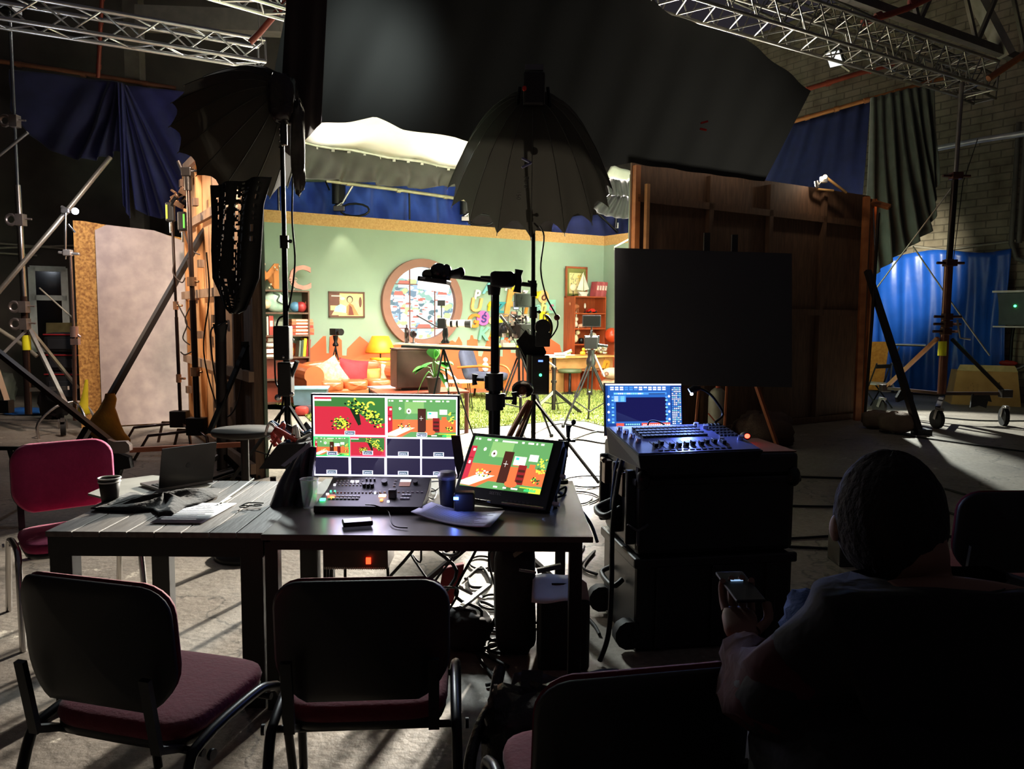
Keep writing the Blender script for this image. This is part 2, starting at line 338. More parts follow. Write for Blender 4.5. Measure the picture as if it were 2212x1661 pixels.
truss(at(-60, 12, 9.7), at(566, 117, 11.6), .36, .3, 'shiny aluminium box truss hanging above the left-hand blue drape', ALU, .62, .031)
truss(at(440, -50, 9.2), at(630, 8, 10.2), .36, .3, 'short aluminium truss end at the top edge behind the left truss', ALU, .5, .03)
truss(at(1330, -70, 9.2), at(2120, 172, 12.4), .5, .42, 'long aluminium box truss crossing above the right-hand flats', mat('#b9b6ae', .35, .9), .42, .024)
truss(at(1560, -60, 11.5), at(2130, 195, 14.6), .4, .4, 'second aluminium truss running just behind the long right-hand one', mat('#8d8a82', .4, .9), .5, .024)
def floodlight(P, d, w, h, label, em):
    x = Z.cross(d).normalized(); F_ = frame(P, x, d.cross(x)*1.0 if False else None, None) if False else frame(P, x, d.cross(x))
    t = thing('floodlight', label, 'floodlight', P)
    mb = MB(F_); mb.box((0, 0, -.03), (w+.05, h+.05, .06)); part('housing', mb, BLKM, t, bev=.01)
    mb = MB(F_); mb.box((0, 0, .008), (w, h, .012)); part('lit_face', mb, mat('#f4f6f2', em=em), t)
    mb = MB(F_); mb.bar((-w/2-.04, 0, -.02), (-w/2-.04, -h*.6, -.1), .02); mb.bar((w/2+.04, 0, -.02), (w/2+.04, -h*.6, -.1), .02); mb.bar((-w/2-.04, -h*.6, -.1), (w/2+.04, -h*.6, -.1), .02); mb.bar((0, -h*.6, -.1), (.12, -h*1.3, -.12), .03); part('bracket', mb, STL, t)
P = at(1803, 127, 13.4); floodlight(P, (CAM-P).normalized()*.5+V((-.3, 0, -.5)), .22, .26, 'small rectangular LED work light clamped to the red pipe', .75)
# ---- hall window ----
mb = MB(wallf(on(107, 668, HB0+N*.02, N))); W_ = mat('#c9d3cf', .6)
t = None
o = MB(wallf(on(107, 668, HB0+N*.03, N)))
for x0 in (-.27, .27): o.box((x0, 0, 0), (.12, 1.6, .08))
for y0 in (.78, .22, -.78): o.box((0, y0, 0), (.6, .1, .08))
wo = ST('window_1', o, W_)
g = MB(wallf(on(107, 668, HB0+N*.02, N))); g.box((0, 0, 0), (.5, 1.5, .02)); part('glass_pane', g, mat('#0a0b0c', .1, var=.02), wo)
# wires and a cable tray along the hall back wall
for i, (a, b) in enumerate((((-20, 524), (172, 540)), ((-20, 536), (172, 530)), ((-20, 545), (80, 552)))):
    duct('cable_run', [on(*a, HB0+N*.1, N), on(*b, HB0+N*.1, N)], .02, mat('#8d8478', .7), ['sagging grey cable run on the dark left back wall, topmost', 'middle grey cable run on the dark left back wall', 'short lower grey cable run at the left edge'][i], 'cable')
# ================= drapes =================
def fold(n, amp, nn, grow=0.0, skew=0.0, ph=0.0): return lambda u, v: nn*(amp*(grow*v+1-grow)*(sin(u*n*2*pi+skew*v+ph)+.45*sin(u*n*5.1+2*v+ph)))
def px_on(L, P, n): return [on(a, b, P, n) for a, b in L]
FP = rc(0, 6.95); 
top = px_on([(636, -70), (1330, -70), (1450, 32), (1610, 84), (1752, 196)], FP, N); bot = px_on([(575, 240), (600, 322), (640, 300), (665, 285), (693, 266), (755, 263), (808, 253), (870, 279), (985, 297), (1060, 320), (1200, 345), (1310, 361), (1362, 352), (1500, 372), (1650, 392)], FP, N)
TL('black_drape', MB().ruled(top, bot, 160, 24, fold(11, .022, N, .3)), clothmat('#22211f', '#b0b2ae', .0015), 'huge black drape hanging over the front of the lit set', 'drape')
top = px_on([(632, -20), (632, 60)], FP+N*.2, N); bot = px_on([(690, 80), (655, 300)], FP+N*.2, N)
mb = MB().ruled(px_on([(622, -60), (710, -60)], FP+N*.15, N), px_on([(600, 318), (628, 338), (655, 306), (694, 266)], FP+N*.15, N), 24, 14, fold(2, .02, N, .2))
TL('black_drape', mb, clothmat('#332a2b', '#4a3a3c', .1), 'narrow black cloth hanging beside the left stand head', 'drape', thick=.01)
CZ = 4.42; P1, P2 = fl(628, 297, CZ), fl(1010, 361, CZ)
def silk(u, v): p = P1.lerp(P2, u*1.0)+N*(v*3.6); return p+Z*(.12*sin(pi*v)*sin(pi*u)-.04*abs(sin(3*pi*u)))
cn = thing('canopy', 'white overhead silk canopy with a grey hanging skirt above the set', 'canopy', (P1+P2)/2)
part('silk', MB().sheet(silk, 30, 16), mat('#f3f1ea', .9, var=.02), cn, thick=.01)
part('frame_pipe', MB().tube([silk(i/10, 0)-Z*.02 for i in range(11)], .03, 8), mat('#dcd8d0', .4, .4), cn)
mb = MB(); 
for i in range(12): p = silk((i+.5)/12, 0); mb.bar(p-Z*.08, p+Z*.03, .05, .02)
part('clips', mb, WHT_, cn)
tp = [silk(i/20, 0)-Z*.03-N*.02 for i in range(21)]; bt = [on(a, b, P1, (P2-P1).cross(Z).normalized()) for a, b in ((612, 372), (640, 382), (700, 388), (760, 392), (850, 402), (915, 408), (960, 400), (1010, 405))]
SKN = (P2-P1).cross(Z).normalized()
part('skirt', MB().ruled(tp, bt, 90, 16, lambda u, v: SKN*(v*.1*(sin(u*34)+.5*sin(u*71+3*v))+.03*sin(u*19-6*v))), mat('#4e4c49', .75, scale=3), cn, thick=.008)
PQ = V((0, 15.2, 0)); YN = V((.2, -1, 0)).normalized()
cn = thing('canopy', 'corner of a white-topped grey canopy skirt above the right flat', 'canopy', on(1340, 420, PQ, YN))
part('silk', MB().ruled(px_on([(1321, 357), (1372, 372)], PQ, YN), px_on([(1306, 383), (1340, 388), (1372, 391)], PQ, YN), 12, 4, fold(2, .02, YN)), mat('#f3f1ea', .9, var=.02), cn, thick=.01)
part('skirt', MB().ruled(px_on([(1307, 384), (1340, 389), (1372, 391)], PQ, YN), px_on([(1316, 420), (1340, 424), (1372, 424)], PQ, YN), 30, 5, fold(5, .03, YN)).ruled(px_on([(1316, 420), (1340, 424), (1372, 424)], PQ, YN), px_on([(1281, 450), (1300, 464), (1345, 473), (1372, 470)], PQ, YN), 30, 5, fold(5, .04, YN)), mat('#5a585d', .75, scale=3), cn, thick=.008)
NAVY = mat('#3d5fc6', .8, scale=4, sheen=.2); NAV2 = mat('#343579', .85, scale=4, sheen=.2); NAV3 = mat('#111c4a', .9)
BP = rc(0, -.95)
TL('blue_drape', MB().ruled(px_on([(545, 372), (780, 385), (1015, 395)], BP, N), px_on([(545, 500), (780, 500), (1015, 500)], BP, N), 110, 20, lambda u, v: N*(.09*sin(u*40+9*v*(1-u))+.05*sin(u*83-4*v))), NAVY, 'bright blue drape hanging behind the top of the green wall', 'drape', thick=.01)
TL('blue_drape', MB().ruled(px_on([(1180, 520), (1200, 480), (1245, 466), (1280, 464), (1400, 468)], BP+N*.3, N), px_on([(1180, 560), (1400, 560)], BP+N*.3, N), 40, 6, fold(6, .05, N)), NAV3, 'dark navy cloth heaped behind the right end of the green wall', 'drape', thick=.01)
LP = V((-8, 13.5, 0)); LN = V((.15, -1, 0)).normalized()
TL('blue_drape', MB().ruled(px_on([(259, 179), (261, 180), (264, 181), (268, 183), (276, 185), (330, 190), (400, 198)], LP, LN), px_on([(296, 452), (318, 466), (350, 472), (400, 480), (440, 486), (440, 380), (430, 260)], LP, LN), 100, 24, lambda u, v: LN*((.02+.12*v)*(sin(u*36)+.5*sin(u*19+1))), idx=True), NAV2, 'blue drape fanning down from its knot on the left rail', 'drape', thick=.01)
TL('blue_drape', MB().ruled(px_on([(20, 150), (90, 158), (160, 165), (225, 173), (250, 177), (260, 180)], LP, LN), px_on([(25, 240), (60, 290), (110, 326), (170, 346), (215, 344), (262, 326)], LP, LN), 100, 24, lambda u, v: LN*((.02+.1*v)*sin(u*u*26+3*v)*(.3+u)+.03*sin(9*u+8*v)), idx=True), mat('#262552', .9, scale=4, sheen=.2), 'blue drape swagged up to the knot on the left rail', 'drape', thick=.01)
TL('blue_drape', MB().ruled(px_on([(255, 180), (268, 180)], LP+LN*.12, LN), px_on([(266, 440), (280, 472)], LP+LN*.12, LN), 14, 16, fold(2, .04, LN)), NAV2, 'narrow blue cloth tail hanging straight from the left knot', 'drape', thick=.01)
RP = V((5, 14.6, 0)); RN_ = V((-.1, -1, 0)).normalized()
TL('navy_drape', MB().ruled(px_on([(1700, 268), (1785, 248), (1880, 214)], RP, RN_), px_on([(1640, 420), (1740, 430), (1862, 432)], RP, RN_), 40, 12, fold(5, .04, RN_)), mat('#161c4e', .9), 'dark navy drape hanging behind the top of the right flat', 'drape', thick=.01)
RP2 = V((6, 13.7, 0)); GRYC = mat('#4a4d4a', .85, sheen=.2)
TL('grey_black_drape', MB().ruled(px_on([(1880, 212), (1960, 192), (2022, 182)], RP2, RN_), px_on([(1868, 600), (1890, 592), (1950, 545), (2010, 500), (2018, 440), (2020, 400)], RP2, RN_), 110, 26, lambda u, v: RN_*((.04+.1*v)*(sin(u*48-3*v*v)+.4*sin(u*23+4*v)))), GRYC, 'long black drape swept aside in front of the brick wall', 'drape', thick=.01)
# blue tarpaulin on the brick wall
BW = HR - N*0
def tarp(u, v): 
    a = on(1882+u*8, 556, HR-A*.12, A); b = on(2190, 541, HR-A*.12, A); p = a.lerp(b, u); zt = p.z-(.05*sin(pi*u*3)); p.z = zt*(1-v)+.03
    return p - A*(.12+.02+ (.025+.03*v)*(sin(u*37+2*v+2*sin(5*u))+.5*sin(u*71-3*v))+.05*sin(6*v+5*u))
TL('blue_tarpaulin', MB().sheet(tarp, 90, 26), mat('#1d55b8', .35, scale=2, bump=.15, bscale=5), 'shiny blue tarpaulin hung over the brick wall to the floor', 'tarpaulin', thick=.008)
# ================= the lit set: walls =================
GRN = mat('#90a590', .8, var=.04, scale=1.5); ORG = mat('#e0683c', .8, var=.05, scale=1.5); TH = .12
t = thing('set_wall', 'long green set wall with an orange skyline painted along its foot', 'set wall', rc(-4.7, -TH/2))
part('green_panel', MB(frame(rc(-9.4, 0), A, Z)).box((4.98, 1.625, -TH/2), (8.84, 3.25, TH)), GRN, t)
part('timber_cap', MB(frame(rc(-9.4, 0), A, Z)).box((4.98, 3.36, -TH/2), (8.84, .22, TH)), mat('#c9a066', .7, col2='#b58a50', scale=30), t)
F0 = frame(rc(0, .004), A, Z); Fi = F0.inverted()
def w2(px, py): p = Fi @ bw(px, py, .004); return (p.x, p.y)
sky = [(565, 720), (672, 752), (698, 726), (704, 726), (705, 763), (711, 763), (712, 727), (724, 722), (738, 735), (739, 768), (749, 768), (750, 753), (777, 726), (799, 743), (830, 760), (838, 745), (965, 742), (969, 738), (977, 735), (984, 740), (991, 727), (998, 740), (999, 771), (1008, 771), (1009, 735), (1015, 733), (1017, 724), (1021, 724), (1023, 732), (1031, 733), (1033, 769), (1041, 770), (1052, 735), (1058, 724), (1066, 745), (1070, 770), (1086, 770), (1087, 726), (1101, 726), (1103, 762), (1130, 764), (1150, 740), (1188, 731), (1209, 745), (1215, 770), (1300, 770), (1303, 735)]
pts = [w2(*p) for p in sky]; pts = [(-8.83, pts[0][1])]+pts+[(-.005, pts[-1][1]), (-.005, 0), (-8.83, 0)]
part('orange_skyline', MB(F0).prism(pts, .008), ORG, t)
t = thing('set_wall', 'right-hand side wall of the set, green over orange', 'set wall', rc(TH/2, 3.2))
part('green_panel', MB(frame(rc(0, 0), N, Z)).box((3.2, 1.625, -TH/2), (6.4, 3.25, TH)), GRN, t)
part('timber_cap', MB(frame(rc(0, 0), N, Z)).box((3.2, 3.36, -TH/2), (6.4, .22, TH)), mat('#c9a066', .7, col2='#b58a50', scale=30), t)
Fr = frame(rc(-.002, 0), N, Z)
part('orange_skyline', MB(frame(rc(-.002, 6.4), -N, Z)).prism([(0, 0), (6.4, 0), (6.4, 1.12), (5.9, 1.3), (5.2, 1.0), (4.5, 1.4), (3.6, 1.1), (0, 1.2)], .008), ORG, t)
# left side wall seen from outside: timber frame and weathered plywood
WOOD = mat('#d29a62', .6, col2='#b47a45', scale=3, stretch=(9, 9, .8)); OLD = mat('#7a5e48', .75, col2='#5b4433', scale=5, stretch=(6, 6, .6), bump=.15); PALW = mat('#dba777', .65, col2='#c08f60', scale=2)
FL = frame(rc(-9.4, 2.75), N, Z); t = thing('scenery_flat', 'back of a plywood scenery flat with battens, lit by the set', 'scenery flat', rc(-9.4, 4.6))
part('plywood_sheet', MB(FL).prism([(0, 0), (2.0, 0), (2.0, 3.6), (.5, 3.62), (.2, 3.5), (0, 3.25)], .02), PALW, t, label='pale new plywood sheet')
part('plywood_sheet', MB(FL).box((2.9, 1.8, .012), (1.76, 3.6, .024)), OLD, t, label='dark weathered plywood sheet')
for x in (.08, 1.0, 2.02, 2.95, 3.78): part('stud', MB(FL).box((x, 1.75, .06), (.07, 3.5, .07)), WOOD if x < 2 else OLD, t)
for z in (.1, 1.0, 1.85, 2.75, 3.5): part('batten', MB(FL).box((1.93, z, .12), (3.8 if z < 3 else 3.0, .1, .05)), mat('#a98b72', .7, col2='#8c6f58', scale=4), t)
for x, z in ((.45, 3.3), (1.35, 2.95), (1.6, 2.2), (1.45, 1.35), (2.35, 1.55), (2.4, .6), (.5, .6)): part('cleat', MB(FL).box((x, z, .16), (.12, .09, .06)), OLD, t)
part('green_face', MB(FL).box((1.9, 1.7, -.02), (3.8, 3.4, .03)), GRN, t)
# right front flat, seen from behind
FR = frame(rc(-4.82, 6.6), A, Z); BR = mat('#6b4c36', .7, col2='#553a29', scale=4, stretch=(6, 6, 1)); BR2 = mat('#b5703f', .6, col2='#97562d')
t = thing('scenery_flat', 'back of a large brown scenery flat to the right of the set', 'scenery flat', rc(-2.4, 6.6))
part('plywood_sheet', MB(FR).box((2.46, 1.78, -.03), (4.92, 3.56, .03)), BR, t)
for x in (.05, 1.35, 2.55, 3.75, 4.85): part('stud', MB(FR).box((x, 1.75, .02), (.08, 3.5, .07)), BR2 if x < .1 else BR, t)
for z in (.05, 1.7, 3.1): part('batten', MB(FR).box((2.45, z, .035), (4.8, .09, .04)), BR, t)
part('edge_post', MB(FR).box((.17, 2.4, .09), (.05, 1.75, .05)), mat('#d99a66', .6), t, label='pale lit batten standing off the edge')
part('green_face', MB(FR).box((2.46, 1.7, -.06), (4.9, 3.4, .02)), GRN, t)
mb = MB(FR); mb.bar((4.9, 3.45, .05), (4.98, 3.35, .3), .09, .05); mb.box((4.93, 1.75, .05), (.06, 3.5, .09)); part('end_post', mb, BR2, t)
t = thing('timber_post', 'orange timber post standing at the far end of the right flat', 'post', fl(1852, 905)); part('post', MB().bar(fl(1851, 908), at(1872, 425, fl(1851, 908).y), .09, .07), BR2, t)
# beige plaster flat on the left with an OSB board behind
a0, a1 = fl(176, 926), fl(432, 912); ax = (a1-a0).normalized(); F_ = frame(a0, ax, Z); L_ = (a1-a0).length
t = thing('scenery_flat', 'beige plaster-finished scenery flat with an OSB strip at its left', 'scenery flat', (a0+a1)/2)
part('osb_board', MB(F_).prism([(0, 0), (L_, 0), (L_, 2.68), (.12, 2.86), (0, 2.86)], .02, z0=-.05), OSB, t, label='raw OSB board showing at the left edge')
part('plaster_sheet', MB(F_).prism([(.26, .02), (L_, .02), (L_, 2.6), (1.0, 2.78), (.4, 2.82), (.26, 2.74)], .02, z0=0), mat('#b9a7a0', .8, col2='#a3928e', scale=5, bump=.08, bscale=8), t)
part('frame', MB(F_).box((L_/2, .05, -.09), (L_, .1, .07)).box((.05, 1.4, -.09), (.07, 2.8, .07)).box((L_-.05, 1.3, -.09), (.07, 2.6, .07)), PINE, t)
# grass carpet
cp = [fl(*p) for p in ((560, 872), (641, 880), (671, 911), (760, 932), (880, 936), (1005, 928), (1145, 915), (1217, 908), (1267, 911), (1304, 921), (1345, 926), (1420, 900))]
cp2 = [rc(-.35, 2.6), rc(-.25, .35), rc(-8.8, .35)]
cpp = [(p.x, p.y) for p in cp+cp2]
cpt = thing('grass_carpet', 'green artificial grass carpet covering the floor of the set', 'carpet', (cpp[5][0], cpp[5][1], 0))
part('backing', MB().prism(cpp, .012, z0=.002), mat('#5d6b34', .9), cpt)
def inside(x, y):
    c = False; n = len(cpp)
    for i in range(n):
        x1, y1 = cpp[i]; x2, y2 = cpp[i-1]
        if (y1 > y) != (y2 > y) and x < (x2-x1)*(y-y1)/(y2-y1)+x1: c = not c
    return c
gv = MB(); xs = [p[0] for p in cpp]; ys = [p[1] for p in cpp]; cnt = 0
while cnt < 42000:
    x = RN.uniform(min(xs), max(xs)); y = min(ys)+(max(ys)-min(ys))*RN.random()**1.5
    if not inside(x, y): continue
    cnt += 1; a = RN.uniform(0, 6.3); h = RN.uniform(.03, .055); w_ = .009; gv.k = cnt % 3
    b = len(gv.v); gv.v += [V((x+w_*cos(a), y+w_*sin(a), .012)), V((x-w_*cos(a), y-w_*sin(a), .012)), V((x+RN.uniform(-.02, .02), y+RN.uniform(-.02, .02), h))]
    gv.f.append([b, b+1, b+2]); gv.mi.append(gv.k); gv.sm.append(False)
part('grass_pile', gv, [mat('#87923f', .85), mat('#a3a856', .85), mat('#687a34', .85)], cpt, kind='stuff')
# ---- round window with the printed town ----
WC = bw(911, 655, .02); FW = wallf(WC); FWi = FW.inverted()
def wl(px, py, off=.02): p = FWi @ bw(px, py, off); return (p.x, p.y)
RO = .88; RI = .72
t = thing('round_window', 'round window in a brown frame looking onto a printed town', 'window', WC)
ring = []
for k in range(49): a = 2*pi*k/48; ring.append((cos(a), sin(a)))
mb = MB(FW)
for k in range(48):
    c0, s0 = ring[k]; c1, s1 = ring[k+1]
    for (ra, za, rb, zb) in ((RO, 0, RO, .1), (RO, .1, RI, .1), (RI, .1, RI, -.02)):
        mb.add([(ra*c0, ra*s0, za), (ra*c1, ra*s1, za), (rb*c1, rb*s1, zb), (rb*c0, rb*s0, zb)], [(0, 1, 2, 3)])
part('frame', mb, mat('#8a5f50', .55, var=.05), t)
mb = MB(FW)
def chord_x(x): return math.sqrt(max(0, RI*RI-x*x))
for x in (-.27, .28): h = chord_x(x); mb.box((x, 0, .02), (.018, 2*h, .02))
for y in (.37, -.5): h = chord_x(y); mb.box((0, y, .02), (2*h, .018, .02))
part('glazing_bars', mb, mat('#7a4a42', .6), t)
tw = MB(FW); mats = [mat(c, em=e) for c, e in (('#dff0fa', 1.0), ('#9fcfc0', .8), ('#eef2f8', .9), ('#e07a6a', .8), ('#7a9ab3', .8), ('#d3e3a0', .85), ('#6f93a0', .7), ('#f0c8b4', .85), ('#a8c8e4', .85))]
tw.k = 0; tw.poly([(RI*.995*c, RI*.995*s, 0) for c, s in ring[:48]])
def blob(x, y, r, k, z, n=9, sq=.7):
    if x*x+y*y > (RI-.03)**2: return
    tw.k = k; P_ = []
    for i in range(n):
        a = 2*pi*i/n; rr = r*RN.uniform(.7, 1.2); X = x+rr*cos(a); Y = y+rr*sq*sin(a); d = math.hypot(X, Y)
        if d > RI*.985: X *= RI*.985/d; Y *= RI*.985/d
        P_.append((X, Y, z))
    tw.poly(P_)
z_ = .001
def zz():
    global z_; z_ += .00001; return z_
for i in range(60): blob(RN.uniform(-.6, .6), RN.uniform(.22, .42), .09, RN.choice((1, 5, 8, 4)), zz())
for i in range(150): blob(RN.uniform(-.7, .7), RN.uniform(-.72, .3), RN.uniform(.05, .1), RN.choice((1, 2, 4, 5, 6, 2, 8)), zz())
def house(x, y, w_, h, rf=.05, far=.0):
    z = zz()
    if math.hypot(abs(x)+w_*.6, abs(y+h/2)+h*.6) > RI*.97: return
    tw.k = 2; tw.poly([(x-w_/2, y, z), (x+w_/2, y, z), (x+w_/2, y+h, z), (x-w_/2, y+h, z)])
    tw.k = 3; tw.poly([(x-w_*.56, y+h, z), (x+w_*.56, y+h, z), (x+w_*.4, y+h+rf, z), (x-w_*.4, y+h+rf, z)])
    tw.k = 4
    for i in range(int(w_/.03)): tw.rect(x-w_/2+.012+i*.03, y+h*.35, .009, h*.3, z+.000005)
for i in range(34):
    x = RN.uniform(-.66, .66); y = RN.uniform(-.66, .28); w_ = RN.uniform(.05, .14); house(x, y, w_, w_*.45, w_*.3)
for x, y, w_, h in ((-.5, .03, .2, .12), (-.48, -.3, .26, .2), (-.38, .3, .26, .06), (.46, .1, .2, .08), (.05, -.56, .3, .06)): house(x, y, w_, h, .08)
tw.k = 4; tw.poly([(-.5, -.34, zz()), (-.46, -.34, z_), (-.465, -.12, z_), (-.48, -.04, z_), (-.495, -.12, z_)])
part('town_print', tw, mats, t)
# ---- pictures on the wall ----
def pic(name, label, px, py, w_, h, fm, border=.03, tilt=0, group=None, off=.02):
    Fp = wallf(bw(px, py, off)); t = thing(name, label, 'picture', bw(px, py, off)-Z*h/2)
    mb = MB(Fp)
    for a in ((0, h/2, w_+border, border), (0, -h/2, w_+border, border), (-w_/2, 0, border, h+border), (w_/2, 0, border, h+border)): mb.box((a[0], a[1], 0), (a[2], a[3], .035))
    part('frame', mb, fm, t); return t, Fp
DBR = mat('#5f3322', .5)
t, Fp = pic('framed_photo', 'framed photo of two people sitting together on the green wall', 749, 658, .68, .46, DBR)
cs = ['#6b3a2c', '#f2cf8e', '#9fd8d0', '#f0b58a', '#7a2f22', '#c9864f', '#2c1b18', '#e8e0cf']; mb = MB(Fp)
mb.k = 1; mb.rect(-.34, -.23, .68, .46, 0); mb.k = 0; mb.rect(-.34, -.02, .2, .25, .001); mb.rect(-.34, -.23, .18, .12, .001); mb.k = 7; mb.rect(-.3, .15, .2, .02, .002)
def ell(cx, cy, rx, ry, z, n=16): mb.poly([(cx+rx*cos(2*pi*i/n), cy+ry*sin(2*pi*i/n), z) for i in range(n)])
mb.k = 2; mb.poly([(-.28, -.2), (-.22, -.04), (-.12, .01), (-.02, -.03), (.0, -.2)], z=.003); mb.k = 3; ell(-.09, .08, .055, .065, .004); mb.k = 7; ell(-.085, .115, .05, .03, .0045)
mb.k = 6; ell(.06, .1, .065, .07, .0035); mb.k = 3; ell(.06, .09, .048, .055, .004); mb.k = 5; mb.poly([(-.02, -.2), (.0, -.03), (.06, .03), (.14, -.01), (.26, -.2)], z=.0035)
mb.k = 4; mb.poly([(.03, -.2), (.05, .0), (.1, -.05), (.14, -.2)], z=.004); mb.k = 3; mb.poly([(.12, .0), (.17, .0), (.3, -.2), (.24, -.2)], z=.0045); mb.poly([(-.3, -.2), (-.26, -.13), (.0, -.16), (.0, -.2)], z=.0045)
mb.k = 0; ell(.27, .05, .03, .1, .003)
part('print', mb, [mat(c, .5) for c in cs], t)
t, Fp = pic('framed_map', 'framed yellow map with a green mount standing on the red bookcase', 1245, 610, .56, .66, mat('#8e4422', .5), .04, off=.1)
mb = MB(Fp); mb.k = 0; mb.rect(-.28, -.33, .56, .66, 0); mb.k = 1; mb.rect(-.2, -.25, .4, .46, .003); mb.k = 2
for i in range(46):
    x = RN.uniform(-.18, .14); y = RN.uniform(-.2, .18); mb.poly([(x, y), (x+.012, y-.004), (x+.03, y+.03), (x+.02, y+.033)], z=.004+i*1e-5)
mb.k = 3; mb.poly([(.02, .15), (.17, .18), (.17, -.1), (.1, -.05), (.06, .08)], z=.0038)
part('print', mb, [mat('#6f7436', .6), mat('#e9d99b', .6), mat('#5e6b52', .6), mat('#e0bf5e', .6)], t)
# ---- letters stuck on the wall ----
def letter(ch, px, py, s, col, tilt=0, ital=.15, bold=.02, back=None, bc=None, label=None, off=.03, M=None):
    bold = .018*s**.5 if not back else .004
    Fm = M or (wallf(bw(px, py, off)) @ RZ(rad(tilt)))
    nm = 'wall_letter'
    if back:
        t = thing(nm, label, 'letter', Fm.translation, 0, 'letters fixed to the green wall'); mb = MB(Fm)
        if back == 'disc': mb.prism([(s*.56*cos(2*pi*i/24), s*.56*sin(2*pi*i/24)) for i in range(24)], .02)
        else: mb.prism([(-s*.5, -s*.58), (s*.5, -s*.58), (s*.5, s*.58), (-s*.5, s*.58)], .02)
        part('backing_shape', mb, mat(bc, .7), t); part('letter', MB(Fm).text(ch, s, TR(0, 0, .03), .006, bold=bold, shear=ital), mat(col, .6), t); return t
    return TL(nm, MB(Fm).text(ch, s, TR(0, 0, .02), .022, bold=bold, shear=ital), mat(col, .6), label, 'letter', 'letters fixed to the green wall')
LS = [('p', 1030, 631, .34, '#f2f2ee', 'white small letter p at the top left of the wall letters'), ('A', 1052, 624, .42, '#7cc8c8', 'striped turquoise letter behind the boom stand head'),
 ('r', 1093, 620, .3, '#f0f0ea', 'white small letter r just right of the boom stand'), ('C', 1111, 622, .4, '#f5cf14', 'big yellow letter C under the stand knob'), ('z', 1132, 632, .36, '#e9dce8', 'pale lilac letter z near the top of the wall letters'),
 ('w', 1155, 634, .4, '#f2cc18', 'yellow letter w behind the umbrella stand'), ('U', 1026, 660, .5, '#e9b26c', 'peach capital letter U at the left of the wall letters'), ('f', 1055, 662, .36, '#f3cf18', 'small yellow letter f'),
 ('Z', 1078, 665, .4, '#2f8f9a', 'teal letter z half hidden by the boom stand'), ('P', 1103, 660, 1.1, '#d99a4e', 'very large tan capital letter P'), ('a', 1124, 650, .34, '#c9708c', 'dusky pink letter a beside the large P'),
 ('l', 1135, 665, .5, '#e68a2e', 'orange letter l beside the pink a'), ('l', 1146, 662, .6, '#e9c070', 'pale yellow letter l by the umbrella stand'), ('e', 1160, 663, .38, '#8fc8c0', 'pale turquoise letter e behind the umbrella stand'),
 ('h', 1172, 663, .4, '#e3d58a', 'pale yellow letter h'), ('G', 1020, 694, .5, '#f08a2c', 'orange capital letter G at the lower left'), ('o', 1060, 690, .36, '#e9c48a', 'cream letter o behind the boom stand'), ('E', 1068, 711, .66, '#f5d312', 'large yellow capital letter E'),
 ('K', 1042, 722, .5, '#7cc0a0', 'pale green letter K above the skyline'), ('A', 1093, 722, .5, '#6fbcae', 'turquoise capital letter A low on the wall'), ('B', 1107, 686, .4, '#d9907a', 'salmon pink letter behind the tall camera'), ('M', 1133, 712, .4, '#a5c9a0', 'pale green letter low on the wall beside the camera rig')]
for ch, px, py, s, c, lb in LS: letter(ch, px, py, s*.78, c, -3, label=lb, bold=.012 if s < .9 else .0)
letter('ó', 1173, 641, .26, '#5b2e1c', back='disc', bc='#e9b77a', label='small brown letter ó on a peach disc')
letter('ś', 1043, 687, .28, '#3a2c78', back='disc', bc='#c264b0', label='purple letter ś on a pink disc')
letter('ń', 1175, 685, .24, '#3f3a18', back='sq', bc='#f2d01a', label='dark letter ń on a yellow square')
letter('c', 1189, 662, .26, '#d9709a', back='sq', bc='#8fc9b6', label='pink letter c on a pale green square')
# ================= furniture on the set =================
def S(px, py, d): return (bw(px, py, d)-CO).dot(A)
def ZZ(px, py, d): return bw(px, py, d).z
WAL = mat('#6e4d38', .5, col2='#543726', scale=3, stretch=(6, 6, .8)); RWD = mat('#a94c26', .45, col2='#8f3d1c', scale=3, stretch=(6, 6, .8)); TAN = mat('#b98a55', .5, col2='#9c6f3f', scale=3)
def bookcase(s0, s1, dep, zs, m, label, back=None, lower=None):
    F_ = frame(rc(s0, 0), A, Z); w_ = s1-s0; t = thing('bookcase', label, 'bookcase', rc((s0+s1)/2, dep/2))
    H_ = zs[0]
    for x in (.0125, w_-.0125): part('side_panel', MB(F_).box((x, H_/2, dep/2+.01), (.025, H_, dep)), m, t)
    for z in zs: part('shelf', MB(F_).box((w_/2, z-.0125, dep/2+.01), (w_-.05, .028, dep)), m, t)
    if back: part('back_panel', MB(F_).box((w_/2, H_/2, .02), (w_-.05, H_, .01)), back, t)
    if lower: part('lower_panel', MB(F_).box((w_/2, lower/2, dep*.6), (w_-.05, lower, .02)), mat('#8e3a22', .5), t)
    return F_
D1 = .38
sl, sr = S(540, 700, D1), S(669, 700, D1); zl = [ZZ(620, y, D1) for y in (627, 675, 724, 771, 818)]+[.04]
FS = bookcase(sl, sr, D1, zl, WAL, 'dark brown open bookcase at the left end of the green wall', lower=zl[3]-.03)
def on_shelf(px, k, d=.24): return rc(S(px, 700, d), d, zl[k]+.002)
def bk(P, t_, h, dp, m, name='book', label='', group=None, flat=False, lean=0, spine='#eadfc8'):
    b = thing(name, label, 'book', P, 0, group); F_ = frame(P, A, Z) @ RZ(rad(lean))
    if flat: cv = part('cover', MB(F_).box((0, t_/2, 0), (h, t_, dp)), m, b); part('spine_label', MB(F_).box((0, t_/2, dp/2+.002), (h*.6, t_*.5, .004)), mat(spine, .6), cv)
    else: part('cover', MB(F_).box((t_/2, h/2, 0), (t_, h, dp)), m, b); part('spine_label', MB(F_).box((t_/2, h*.6, dp/2+.002), (t_*.7, h*.3, .004)), mat(spine, .6), b)
